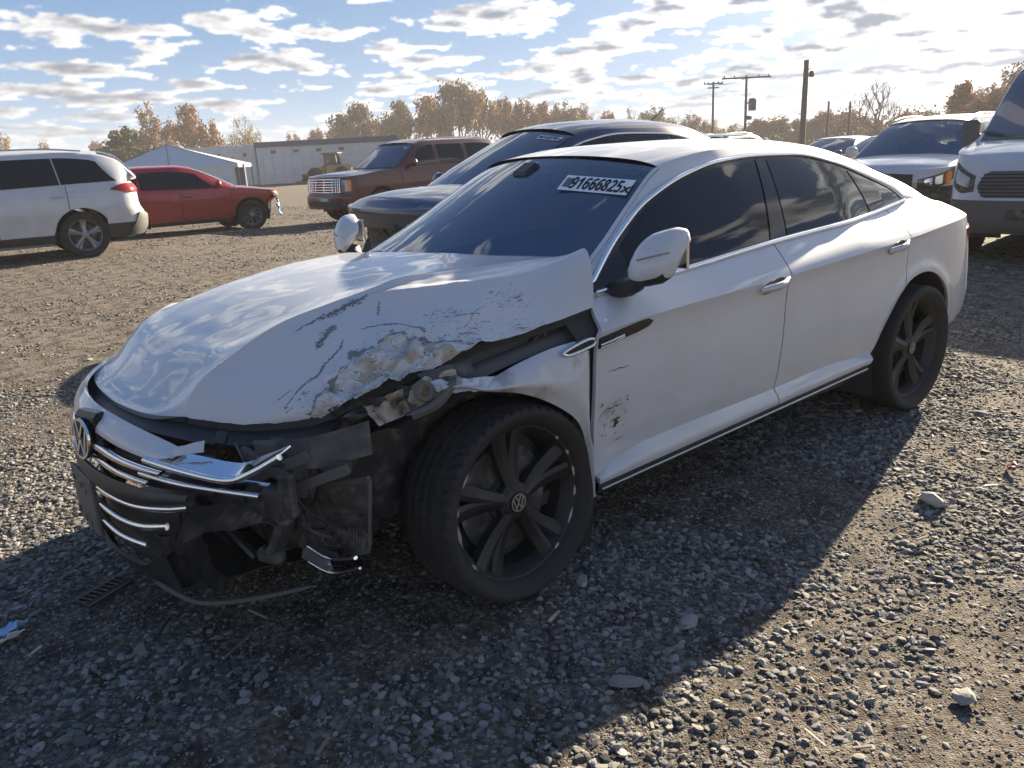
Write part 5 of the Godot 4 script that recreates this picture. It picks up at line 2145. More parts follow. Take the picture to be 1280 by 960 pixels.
	# ends
	for front in [true, false]:
		var bare: bool = front and s.get("bare_nose", false)
		var top: float = hl(s.sh, s.nx0) if front else hl(s.sh, s.tx0)
		var split: float = s.get("fsplit" if front else "rsplit", 0.45)
		for band in 2:
			if bare and band == 0: continue
			var mb := Mb.new()
			var P := []
			for i in 41:
				var a := lerpf(-PI / 2, PI / 2, i / 40.0)
				var row := PackedVector3Array()
				for j in 9:
					var tl := hl(s.sh, g_end(s, front, a, top).x)
					var y := lerpf(low + 0.02, split, j / 8.0) if band == 0 else lerpf(split + 0.004, tl, j / 8.0)
					row.append(g_end(s, front, a, y, 0.004 if band == 0 else 0.0))
				P.append(row)
			mb.grid(P, Vector3(s.wb * 0.5, 0.7, 0), 0.01)
			put(("front_" if front else "rear_") + ("bumper" if band == 0 else "panel"), mb, trim if band == 0 else wp, car)
	for l in s.bits:
		# [name, material, front, a0, a1, lo, hi, out, both sides]
		for sd in ([1.0, -1.0] if l[8] else [1.0]):
			var lo := []
			var hi := []
			for q in l[5]: lo.append(Vector2(q.x * sd, q.y))
			for q in l[6]: hi.append(Vector2(q.x * sd, q.y))
			if sd < 0:
				lo.reverse()
				hi.reverse()
			put(l[0], g_patch(s, l[2], l[3] * sd, l[4] * sd, lo, hi, l[7]), M[l[1]], car)
	# hood
	var hb := Mb.new()
	var P := []
	var top := hl(s.sh, s.nx0)
	for i in 25:
		var u := i / 24.0
		var row := PackedVector3Array()
		for j in 25:
			var v := lerpf(-1.0, 1.0, j / 24.0)
			var yl := hl(s.sh, hl(s.nose, top))
			var F := g_end(s, true, v * PI / 2, yl)
			var xc: float = lerpf(s.screen[0] + 0.03, s.E[0].x + 0.03, v * v)
			var zc := v * g_z(s, s.E[0].x + 0.03, hl(s.sh, s.E[0].x))
			var x := lerpf(F.x, xc, u)
			var z := lerpf(F.z, zc, u)
			var zm := maxf(g_z(s, x, hl(s.sh, x)), 0.02)
			var ys := hl(s.sh, x)
			var q := clampf(absf(z) / zm, 0.0, 1.0)
			row.append(Vector3(x, ys + (maxf(hl(s.hood, x), ys) - ys) * (1.0 - pow(q, 2.6)) * smoothstep(0.0, 0.12, u), z))
		P.append(row)
	hb.grid(P, Vector3(0.2, 0.2, 0), 0.01)
	put("hood", hb, wp, car)
	# roof and screens
	var rf := Mb.new()
	P = []
	for i in 41:
		var row := PackedVector3Array()
		var x := lerpf(s.xt, s.E[-1].x, i / 40.0)
		for j in 25: row.append(g_over(s, x, 1.0 - 2.0 * j / 24.0))
		P.append(row)
	rf.grid(P, Vector3(s.wb * 0.6, 0.9, 0))
	for sd in [1.0, -1.0]:
		P = []
		for i in 13:
			var row := PackedVector3Array()
			for j in 4: row.append(g_screen(s, i / 12.0, sd * lerpf(1.0, 0.90, j / 3.0)) + Vector3(-0.002, 0.004, 0))
			P.append(row)
		rf.grid(P, Vector3(1.2, 0.6, 0), 0.01)
	put("roof", rf, wp, car)
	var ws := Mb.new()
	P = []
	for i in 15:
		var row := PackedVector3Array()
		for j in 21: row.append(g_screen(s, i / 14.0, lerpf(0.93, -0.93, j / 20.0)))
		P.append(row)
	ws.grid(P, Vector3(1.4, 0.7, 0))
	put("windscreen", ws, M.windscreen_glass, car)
	if s.has("sticker"): screen_sticker(car, s, s.sticker)
	if s.has("back"):
		var bl := Mb.new()
		P = []
		for i in 13:
			var row := PackedVector3Array()
			for j in 15: row.append(g_over(s, lerpf(s.back[0], s.back[1], i / 12.0), lerpf(0.8, -0.8, j / 14.0)) + Vector3(0.006, 0.006, 0))
			P.append(row)
		bl.grid(P, Vector3(s.wb * 0.7, 0.7, 0), 0.006)
		put("rear_screen", bl, M.tinted_glass, car)
	if s.get("rails", false):
		for sd in [1.0, -1.0]:
			var rl := Mb.new()
			var pa := []
			for i in 15:
				var x := lerpf(s.xt + 0.15, s.tx0 - 0.15, i / 14.0)
				pa.append(Vector3(x, hl(s.E, x) + 0.05 + 0.03 * sin(PI * clampf(i / 14.0, 0.04, 0.96)), hl(s.EZ, x) * 0.93 * sd))
			rl.tube(pa, 0.018, 6, 0.8)
			put("roof_rail", rl, M[s.get("rail_mat", "satin_metal")], car)
	# cabin
	var cb := Mb.new()
	cb.box(Vector3(s.wb * 0.55, low + 0.12, 0), Vector3(s.wb + 1.0, 0.08, s.W - 0.3))
	cb.box(Vector3(s.E[0].x + 0.08, (low + hl(s.sh, 0.3)) * 0.5, 0), Vector3(0.08, hl(s.sh, 0.3) - low - 0.12, s.W - 0.3))
	cb.box(Vector3(s.E[0].x + 0.40, hl(s.sh, 0.5) - 0.12, 0), Vector3(0.5, 0.14, s.W - 0.4), Basis.IDENTITY, 0.04)
	cb.box(Vector3(s.tx0 - 0.5, (low + hl(s.sh, s.tx0)) * 0.5, 0), Vector3(0.08, hl(s.sh, s.tx0) - low - 0.2, s.W - 0.35))
	put("cabin_floor", cb, M.dark_inner, car)
	for z in [s.W * 0.2, -s.W * 0.2]:
		var st := Mb.new()
		var sx: float = s.E[0].x + 1.28
		var sy := hl(s.sh, 1.0)
		st.box(Vector3(sx, sy - 0.12, z), Vector3(0.16, 0.62, 0.48), Basis(Vector3(0, 0, 1), -0.25), 0.06)
		st.box(Vector3(sx + 0.13, sy + 0.27, z), Vector3(0.10, 0.17, 0.26), Basis(Vector3(0, 0, 1), -0.2), 0.04)
		put("seat", st, M.cabin_cloth, car)
	for k in [[0.0, 1.0], [0.0, -1.0], [s.wb, 1.0], [s.wb, -1.0]]:
		wheel(car, Vector3(k[0], s.R, (s.W * 0.5 - s.tw * 0.5 - 0.015) * k[1]), s.R, s.tw, s.rim, k[1], 0.0, s.style, false, s.rimmat)
	return car


func spec(base: Dictionary, over: Dictionary) -> Dictionary:
	var d := base.duplicate()
	for k in over: d[k] = over[k]
	return d


func build_other_cars():
	var suv := {
		"name": "parked_car", "category": "car", "turn": 0.0, "W": 1.84, "wb": 2.70, "R": 0.36, "tw": 0.235, "rim": 0.245, "low": 0.27, "nn": 2.7, "tn": 3.4, "nx0": -0.30, "tx0": 3.05,
		"style": "pair", "rimmat": "rim_silver", "paint": "suv_white_paint",
		"prof": V([0.2, 0.93, 0.34, 0.975, 0.50, 0.985, 0.72, 1.0, 0.92, 0.99, 1.02, 0.965, 1.15, 0.915]),
		"nose": V([0.25, -0.86, 0.45, -0.93, 0.75, -0.92, 0.95, -0.84, 1.02, -0.78]),
		"tail": V([0.25, 3.60, 0.42, 3.72, 0.60, 3.74, 0.80, 3.66, 1.0, 3.66, 1.12, 3.60, 1.25, 3.55]),
		"mid": V([-0.9, 0.78, 0.5, 0.86, 3.7, 0.93]), "sh": V([-0.92, 0.90, -0.3, 0.99, 0.2, 1.05, 1.5, 1.09, 2.8, 1.13, 3.3, 1.14, 3.75, 1.13]),
		"hood": V([-0.9, 0.93, -0.6, 1.02, -0.2, 1.09, 0.4, 1.14]),
		"E": V([0.22, 1.06, 0.6, 1.30, 1.05, 1.535, 1.5, 1.60, 2.4, 1.605, 3.0, 1.575, 3.35, 1.47, 3.62, 1.18]), "EZ": V([0.22, 0.82, 0.6, 0.72, 1.05, 0.62, 2.4, 0.60, 3.3, 0.62, 3.62, 0.68]),
		"YR": V([1.0, 1.60, 1.4, 1.67, 2.2, 1.69, 3.0, 1.655, 3.35, 1.57, 3.5, 1.42, 3.62, 1.25]), "xt": 1.05, "screen": [0.10, 1.10, 0.95, 1.595],
		"dlo": V([0.42, 1.08, 0.7, 1.28, 1.1, 1.475, 1.6, 1.535, 2.5, 1.54, 2.9, 1.50, 3.22, 1.30, 3.3, 1.22]), "win": [[0.62, 1.05, 1.52, 1.56], [1.60, 1.64, 2.48, 2.44], [2.54, 2.50, 3.24, 2.95], [1.525, 1.565, 1.595, 1.635, 1]],
		"doors": [0.42, 1.55, 2.55], "rails": true, "back": [3.12, 3.55], "bits": []}
	# white crossover seen from its left rear
	var lampr := ["tail_lamp", "red_lens", false, 0.50, 1.50, V([0.5, 0.97, 1.1, 0.98, 1.50, 1.03]), V([0.5, 1.10, 1.0, 1.12, 1.3, 1.10, 1.50, 1.05]), 0.016, true]
	var rogue := make_vehicle(spec(suv, {"label": "white SUV at the left edge with its rear bumper coming loose", "at": Vector3(-1.36, 0.10, -12.97), "turn": -0.05, "scale": 1.04, "rsplit": 0.50, "cladding": 0.12, "rimmat": "rim_grey", "win": [[0.62, 1.05, 1.52, 1.56], [1.55, 1.59, 2.48, 2.44], [2.50, 2.46, 3.30, 3.06]], "dlo": V([0.42, 1.08, 0.7, 1.28, 1.1, 1.475, 1.6, 1.535, 2.5, 1.54, 2.95, 1.50, 3.3, 1.34]),
		"bits": [lampr, ["rear_valance", "grey_plastic", false, 0.2, 1.25, V([0.2, 0.30, 1.25, 0.30]), V([0.2, 0.56, 0.9, 0.66, 1.25, 0.40]), 0.03, true]]}))
	# red crossover facing right
	make_vehicle(spec(suv, {"label": "red hatchback with its front bumper missing and a blue part hanging", "at": Vector3(5.63, 0.0, -16.41), "turn": PI - 0.02, "W": 1.80, "wb": 2.655, "R": 0.345, "rim": 0.232, "style": "ten", "rimmat": "rim_grey", "paint": "red_paint", "rails": false, "low": 0.25, "arch": 0.065, "fsplit": 0.60, "tx0": 2.9,
		"nose": V([0.25, -0.52, 0.45, -0.58, 0.60, -0.62, 0.75, -0.86, 0.9, -0.80, 1.0, -0.75]), "tail": V([0.25, 3.40, 0.42, 3.50, 0.60, 3.52, 0.80, 3.48, 1.0, 3.46, 1.2, 3.40]),
		"mid": V([-0.9, 0.70, 0.5, 0.76, 3.7, 0.84]), "sh": V([-0.92, 0.78, -0.5, 0.88, 0.0, 0.945, 0.3, 0.975, 1.5, 1.00, 2.6, 1.04, 3.0, 1.06, 3.5, 1.06]),
		"hood": V([-0.9, 0.80, -0.6, 0.90, -0.2, 0.985, 0.4, 1.05]),
		"E": V([0.30, 0.985, 0.7, 1.21, 1.15, 1.41, 1.6, 1.475, 2.3, 1.475, 2.8, 1.40, 3.15, 1.25, 3.4, 1.09]), "EZ": V([0.30, 0.79, 0.7, 0.70, 1.15, 0.61, 2.3, 0.58, 3.1, 0.64, 3.4, 0.70]),
		"YR": V([1.1, 1.47, 1.5, 1.53, 2.2, 1.54, 2.8, 1.49, 3.1, 1.40, 3.4, 1.15]), "xt": 1.15, "screen": [0.12, 1.03, 1.05, 1.47],
		"dlo": V([0.52, 1.00, 0.8, 1.16, 1.2, 1.34, 1.7, 1.40, 2.3, 1.385, 2.75, 1.27, 3.0, 1.11]), "win": [[0.72, 1.1, 1.50, 1.55], [1.58, 1.63, 2.32, 2.30], [2.38, 2.36, 2.95, 2.70], [1.505, 1.555, 1.575, 1.625, 1]],
		"doors": [0.44, 1.54, 2.45], "back": [2.85, 3.3], "bright": false,
		"bits": [["crash_panel", "dusty_metal", true, -1.0, 1.0, V([-1.0, 0.30, 1.0, 0.30]), V([-1.0, 0.74, 1.0, 0.74]), -0.10, false],  # first bit: added sheet standing in for the dark open cavity of the nose
		["head_lamp", "lamp_bowl", true, 0.62, 1.22, V([0.62, 0.70, 1.22, 0.74]), V([0.62, 0.76, 1.22, 0.83]), 0.008, true],
		["tail_lamp", "red_lens", false, 0.6, 1.35, V([0.6, 0.90, 1.35, 0.96]), V([0.6, 1.0, 1.35, 1.02]), 0.01, true]]}))
	var red := get_node("parked_car_001")
	var bw := put("blue_part", crumpled(Vector3(-0.72, 0.52, -0.55), Vector3(-0.66, 0.54, -0.80), Vector3(-0.70, 0.26, -0.82), Vector3(-0.78, 0.28, -0.58), 8, 8, 0.05, 5.0, 31), M.blue_plastic, red, "blue plastic part hanging from the nose")
	put("foam_part", crumpled(Vector3(-0.74, 0.66, -0.50), Vector3(-0.66, 0.68, -0.76), Vector3(-0.68, 0.50, -0.78), Vector3(-0.76, 0.52, -0.52), 8, 6, 0.05, 6.0, 33), M.paper, red)
	put("bent_bracket", crumpled(Vector3(-0.80, 0.74, -0.4), Vector3(-0.66, 0.72, -0.72), Vector3(-0.68, 0.60, -0.76), Vector3(-0.80, 0.62, -0.44), 8, 6, 0.05, 6.0, 35), M.dusty_metal, red)
	# maroon truck-based wagon
	var esc := make_vehicle(spec(suv, {"label": "maroon full-size wagon with a bright egg-crate grille, parked behind the dark blue car", "at": Vector3(8.05, 0.0, -14.88), "turn": 0.10, "W": 2.0, "wb": 2.95, "R": 0.39, "tw": 0.27, "rim": 0.23, "paint": "maroon_paint", "low": 0.34, "nn": 4.6, "tn": 5.0, "nx0": -0.45, "tx0": 3.6, "trim": "maroon_paint", "cladding": 0.05, "fsplit": 0.68,
		"prof": V([0.2, 0.96, 0.5, 0.99, 0.85, 1.0, 1.1, 0.985, 1.25, 0.95]),
		"nose": V([0.25, -0.90, 0.40, -0.98, 0.66, -1.0, 0.70, -0.93, 1.0, -0.91, 1.1, -0.87]), "tail": V([0.3, 4.1, 0.6, 4.18, 1.2, 4.1, 1.4, 4.05]),
		"mid": V([-1.0, 0.92, 4.0, 0.98]), "sh": V([-1.0, 1.08, -0.5, 1.13, 0.3, 1.20, 1.5, 1.23, 4.2, 1.25]), "hood": V([-0.95, 1.09, -0.7, 1.15, 0.0, 1.20, 0.6, 1.24]),
		"E": V([0.50, 1.21, 0.85, 1.48, 1.25, 1.74, 1.7, 1.80, 3.2, 1.81, 3.75, 1.78, 3.95, 1.60, 4.08, 1.28]), "EZ": V([0.5, 0.90, 1.25, 0.76, 1.7, 0.74, 3.7, 0.74, 4.08, 0.80]),
		"YR": V([1.2, 1.80, 1.6, 1.875, 2.6, 1.89, 3.6, 1.87, 3.85, 1.80, 4.08, 1.34]), "xt": 1.22, "screen": [0.42, 1.24, 1.18, 1.80],
		"dlo": V([0.72, 1.24, 0.95, 1.44, 1.35, 1.68, 1.8, 1.73, 3.3, 1.73, 3.75, 1.68]), "win": [[0.86, 1.25, 1.70, 1.72], [1.84, 1.86, 2.65, 2.65], [2.80, 2.80, 3.72, 3.66]],
		"doors": [0.60, 1.76, 2.72], "back": [3.86, 4.02], "rail_mat": "satin_metal", "mirror": 1.2,
		"bits": [["grille", "dark_inner", true, -0.36, 0.36, V([-0.36, 0.74, 0.36, 0.74]), V([-0.36, 1.04, 0.36, 1.04]), 0.01, false],
		["head_lamp", "lamp_bowl", true, 0.42, 0.80, V([0.42, 0.76, 0.80, 0.77]), V([0.42, 1.02, 0.80, 1.02]), 0.012, true],
		["turn_lamp", "amber_lens", true, 0.82, 1.02, V([0.82, 0.77, 1.02, 0.78]), V([0.82, 1.02, 1.02, 1.02]), 0.010, true],
		["bumper_intake", "dark_inner", true, -0.5, 0.5, V([-0.5, 0.42, 0.5, 0.42]), V([-0.5, 0.54, 0.5, 0.54]), 0.008, false],
		["fog_lamp", "lamp_bowl", true, 0.55, 0.66, V([0.55, 0.46, 0.66, 0.46]), V([0.55, 0.54, 0.66, 0.54]), 0.014, true]]}))
	var es := spec(suv, {"W": 2.0, "nx0": -0.45, "nn": 4.6, "prof": V([0.2, 0.96, 0.85, 1.0, 1.25, 0.95]), "nose": V([0.25, -0.90, 0.40, -0.98, 0.66, -1.0, 0.70, -0.93, 1.0, -0.91, 1.1, -0.87])})
	for k in 6:
		var gb := Mb.new()
		var pa := []
		for i in 13: pa.append(g_end(es, true, lerpf(-0.36, 0.36, i / 12.0), 0.745 + 0.058 * k, 0.03))
		gb.tube(pa, 0.014, 6)
		put("grille_bar", gb, M.chrome, esc)
	for k in 9:
		var gb := Mb.new()
		var a := lerpf(-0.36, 0.36, k / 8.0)
		gb.tube([g_end(es, true, a, 0.735, 0.028), g_end(es, true, a, 0.9, 0.028), g_end(es, true, a, 1.045, 0.028)], 0.011, 6)
		put("grille_bar", gb, M.chrome, esc)
	# dark blue crossover, nose torn off, just beyond the white car
	var navy := make_vehicle(spec(suv, {"label": "dark blue crossover with its front bumper torn away behind the fastback", "at": Vector3(3.01, 0.0, -3.78), "turn": -0.017, "scale": 1.02, "sticker": "61424785", "W": 1.88, "wb": 2.80, "paint": "navy_paint", "rails": false, "bright": true, "bare_nose": true, "fsplit": 0.80, "nn": 2.6, "tx0": 3.05,
		"nose": V([0.25, -0.60, 0.45, -0.62, 0.75, -0.66, 0.95, -0.70, 1.06, -0.64]),
		"sh": V([-0.72, 0.97, -0.3, 1.01, 0.2, 1.035, 1.5, 1.08, 2.8, 1.14, 3.3, 1.17, 3.75, 1.17]), "hood": V([-0.72, 1.03, -0.5, 1.09, -0.2, 1.13, 0.4, 1.15]),
		"E": V([0.25, 1.045, 0.7, 1.30, 1.2, 1.52, 1.7, 1.585, 2.4, 1.575, 3.0, 1.48, 3.4, 1.32, 3.65, 1.18]),
		"YR": V([1.1, 1.60, 1.5, 1.675, 2.1, 1.70, 2.8, 1.66, 3.25, 1.57, 3.65, 1.26]), "xt": 1.2, "screen": [0.10, 1.10, 1.08, 1.595],
		"dlo": V([0.46, 1.07, 0.8, 1.27, 1.25, 1.455, 1.8, 1.52, 2.4, 1.505, 2.9, 1.41, 3.3, 1.25]),
		"bits": [["crash_panel", "dusty_metal", true, -1.35, 1.35, V([-1.35, 0.30, 1.35, 0.30]), V([-1.35, 0.84, 1.35, 0.84]), -0.16, false],  # first bit: added sheet in place of the shaded hollow behind the lost bumper
		["tail_lamp", "red_lens", false, 0.5, 1.3, V([0.5, 0.95, 1.3, 1.0]), V([0.5, 1.05, 1.3, 1.06]), 0.012, true]]}))
	put("bumper_corner", crumpled(Vector3(-0.80, 0.62, 0.52), Vector3(-0.55, 0.66, 0.84), Vector3(-0.60, 0.34, 0.86), Vector3(-0.86, 0.36, 0.54), 12, 10, 0.04, 3.0, 41), M.navy_paint, navy)
	for k in [[-0.74, 0.72, 0.55, -0.6, 0.60, 0.75], [-0.80, 0.60, 0.1, -0.74, 0.62, 0.6], [-0.74, 0.80, 0.2, -0.70, 0.60, 0.4], [-0.80, 0.50, -0.4, -0.78, 0.52, 0.4], [-0.72, 0.84, 0.6, -0.56, 0.80, 0.80]]:
		var w := Mb.new()
		w.bar(Vector3(k[0], k[1], k[2]), Vector3(k[3], k[4], k[5]), 0.03, 0.05)
		put("bent_bracket", w, M.satin_metal if k[2] > 0.5 else M.black_plastic, navy)
	var ae := Mb.new()
	ae.tube([Vector3(2.9, 1.655, 0), Vector3(3.12, 1.80, 0)], [0.008, 0.004], 6)
	put("aerial", ae, M.black_plastic, navy)
	# white SUV by the van
	var bmw := make_vehicle(spec(suv, {"label": "white SUV with a broken headlamp, parked left of the white van", "at": Vector3(11.03, 0.0, -3.21), "turn": 0.117, "sticker": "58102774", "W": 1.89, "wb": 2.82, "nn": 3.0, "fsplit": 0.62, "rail_mat": "satin_metal",
		"nose": V([0.25, -0.74, 0.45, -0.80, 0.62, -0.82, 0.75, -0.86, 0.95, -0.80, 1.02, -0.76]), "trim": "dusty_metal",
		"bits": [["head_lamp", "lamp_dark", true, 0.42, 1.24, V([0.42, 0.66, 0.8, 0.68, 1.24, 0.80]), V([0.42, 0.79, 0.8, 0.86, 1.24, 0.95]), 0.012, true],
		["lamp_reflector", "chrome", true, 0.54, 0.68, V([0.54, 0.70, 0.68, 0.70]), V([0.54, 0.79, 0.68, 0.81]), 0.020, true],
		["lamp_reflector", "chrome", true, 0.74, 0.90, V([0.74, 0.71, 0.90, 0.73]), V([0.74, 0.82, 0.90, 0.85]), 0.020, true],
		["turn_lamp", "amber_lens", true, 0.98, 1.13, V([0.98, 0.74, 1.05, 0.72, 1.13, 0.79]), V([0.98, 0.86, 1.05, 0.90, 1.13, 0.88]), 0.022, true],
		["grille", "dark_inner", true, -0.34, -0.03, V([-0.34, 0.68, -0.03, 0.66]), V([-0.34, 0.86, -0.03, 0.88]), 0.012, true],
		["crash_panel", "dusty_metal", true, 0.2, 1.3, V([0.2, 0.42, 1.3, 0.45]), V([0.2, 0.66, 1.3, 0.70]), 0.012, false]]}))  # added sheet standing in for the dark opening under the broken lamp
	# van
	var van := make_vehicle(spec(suv, {"name": "parked_van", "category": "van", "label": "white van with a hexagonal grey grille, cut off by the right edge of the picture", "at": Vector3(9.24, 0.0, -0.53), "turn": 0.11, "scale": 0.95, "W": 2.06, "wb": 3.3, "R": 0.35, "rim": 0.21, "low": 0.30, "nn": 3.0, "tn": 6.0, "nx0": -0.30, "tx0": 4.1, "rails": false, "trim": "grey_plastic", "fsplit": 0.70, "style": "six", "rimmat": "satin_metal", "cladding": 0.1,
		"prof": V([0.2, 0.95, 0.5, 0.985, 0.9, 1.0, 1.3, 0.985, 1.5, 0.96]),
		"nose": V([0.25, -0.82, 0.45, -0.92, 0.70, -0.93, 0.72, -0.90, 0.95, -0.85, 1.15, -0.74, 1.3, -0.60]), "tail": V([0.3, 4.3, 1.0, 4.35, 2.0, 4.3]),
		"mid": V([-1.0, 0.95, 4.4, 0.95]), "sh": V([-0.92, 1.12, -0.6, 1.20, -0.2, 1.30, 0.3, 1.36, 4.4, 1.38]), "hood": V([-0.9, 1.13, -0.6, 1.24, -0.2, 1.36, 0.2, 1.44]),
		"E": V([0.05, 1.33, 0.5, 1.75, 1.0, 2.15, 1.4, 2.32, 3.5, 2.38, 4.2, 2.36, 4.3, 1.5]), "EZ": V([0.05, 0.94, 0.5, 0.88, 1.0, 0.83, 1.4, 0.80, 4.3, 0.82]),
		"YR": V([1.0, 2.26, 1.5, 2.45, 3.0, 2.5, 4.2, 2.46, 4.3, 1.6]), "xt": 1.05, "screen": [-0.18, 1.42, 0.95, 2.27],
		"dlo": V([0.35, 1.42, 0.7, 1.72, 1.1, 2.0, 1.9, 2.05]), "win": [[0.55, 0.95, 1.60, 1.60]],
		"doors": [0.40, 1.70], "mirror": 1.8, "mirror_paint": "grey_plastic",
		"bits": [["head_lamp", "dusty_metal", true, 0.58, 1.10, V([0.58, 0.80, 0.8, 0.78, 1.10, 0.86]), V([0.58, 0.98, 1.10, 1.13]), 0.008, true],
		["lamp_glass", "lamp_bowl", true, 0.66, 1.02, V([0.66, 0.84, 1.02, 0.90]), V([0.66, 0.96, 1.02, 1.06]), 0.014, true],
		["grille_surround", "grey_plastic", true, -0.52, 0.52, V([-0.52, 0.84, -0.40, 0.72, 0.40, 0.72, 0.52, 0.84]), V([-0.52, 0.88, -0.40, 1.03, 0.40, 1.03, 0.52, 0.88]), 0.012, false],
		["number_plate", "dusty_metal", true, -0.16, 0.16, V([-0.16, 0.48, 0.16, 0.48]), V([-0.16, 0.60, 0.16, 0.60]), 0.02, false]]}))
	var vs := spec(suv, {"W": 2.06, "nx0": -0.30, "nn": 3.0, "prof": V([0.2, 0.95, 0.5, 0.985, 0.9, 1.0, 1.5, 0.96]), "nose": V([0.25, -0.82, 0.45, -0.92, 0.70, -0.93, 0.72, -0.90, 0.95, -0.85, 1.15, -0.74, 1.3, -0.60])})
	for k in 7:
		var gb := Mb.new()
		var y := 0.755 + 0.04 * k
		var wd := 0.44 if k in [0, 6] else 0.48
		var pa := []
		for i in 13: pa.append(g_end(vs, true, lerpf(-wd, wd, i / 12.0), y, 0.02))
		gb.tube(pa, 0.011, 6, 0.7)
		put("grille_bar", gb, M.black_plastic, van)
	var wi := Mb.new()
	wi.tube([g_screen(spec(suv, {"E": V([0.05, 1.33, 0.5, 1.75, 1.0, 2.15]), "EZ": V([0.05, 0.94, 0.5, 0.88, 1.0, 0.83]), "xt": 1.05, "screen": [-0.18, 1.42, 0.95, 2.27]}), 0.02, -0.5) + Vector3(-0.02, 0.02, 0), g_screen(spec(suv, {"E": V([0.05, 1.33, 0.5, 1.75, 1.0, 2.15]), "EZ": V([0.05, 0.94, 0.5, 0.88, 1.0, 0.83]), "xt": 1.05, "screen": [-0.18, 1.42, 0.95, 2.27]}), 0.10, -0.9) + Vector3(-0.02, 0.02, 0)], 0.012, 6)
	put("wiper", wi, M.black_plastic, van)
	# low saloons and a pick-up farther back
	var saloon := spec(suv, {"rails": false, "W": 1.80, "wb": 2.75, "R": 0.32, "rim": 0.21, "style": "ten", "low": 0.22, "tx0": 3.0, "paint": "silver_paint",
		"mid": V([-0.9, 0.66, 3.7, 0.74]), "sh": V([-0.92, 0.70, -0.3, 0.82, 0.2, 0.90, 1.5, 0.94, 2.8, 0.98, 3.75, 0.98]), "hood": V([-0.9, 0.72, -0.6, 0.83, -0.2, 0.91, 0.4, 0.97]),
		"E": V([0.30, 0.91, 0.8, 1.16, 1.2, 1.31, 1.6, 1.36, 2.2, 1.345, 2.8, 1.17, 3.2, 1.01, 3.7, 0.985]), "EZ": V([0.3, 0.78, 0.8, 0.68, 1.2, 0.60, 2.2, 0.57, 3.2, 0.70, 3.7, 0.66]),
		"YR": V([1.1, 1.37, 1.5, 1.42, 2.1, 1.43, 2.7, 1.30, 3.2, 1.06, 3.7, 1.02]), "xt": 1.2, "screen": [0.12, 0.96, 1.1, 1.38],
		"dlo": V([0.55, 0.93, 0.9, 1.12, 1.3, 1.26, 1.7, 1.295, 2.2, 1.27, 2.7, 1.08, 2.85, 1.0]), "win": [[0.72, 1.1, 1.55, 1.60], [1.62, 1.66, 2.4, 2.3]], "doors": [0.45, 1.58, 2.45], "back": [2.4, 3.15]})
	make_vehicle(spec(saloon, {"label": "silver saloon far back in the yard, left of the white SUV's windscreen", "at": Vector3(18.6, 0.0, -9.2), "turn": 0.1, "bits": []}))
	make_vehicle(spec(saloon, {"label": "grey saloon far back, nearest to the white SUV's bonnet", "at": Vector3(17.0, 0.0, -6.9), "turn": 0.1, "paint": "grey_paint", "bits": []}))
	make_vehicle(spec(suv, {"name": "parked_truck", "category": "truck", "label": "dark wagon whose roof shows behind the white car's roof", "at": Vector3(18.2, 0.0, -13.2), "turn": 0.1, "paint": "grey_paint", "bits": []}))


# ---------- buildings, poles, trees ----------
func slab(pts: Array, y0: float, y1: float) -> Mb:
	var mb := Mb.new()
	var c := Vector3.ZERO
	for p in pts: c += Vector3(p.x, (y0 + y1) * 0.5, p.y) / pts.size()
	for k in pts.size():
		var a: Vector2 = pts[k]
		var b: Vector2 = pts[(k + 1) % pts.size()]
		mb.quad(Vector3(a.x, y0, a.y), Vector3(b.x, y0, b.y), Vector3(b.x, y1, b.y), Vector3(a.x, y1, a.y), c)
	var top := []
	for p in pts: top.append(Vector3(p.x, y1, p.y))
	mb.poly(top, c)
	return mb


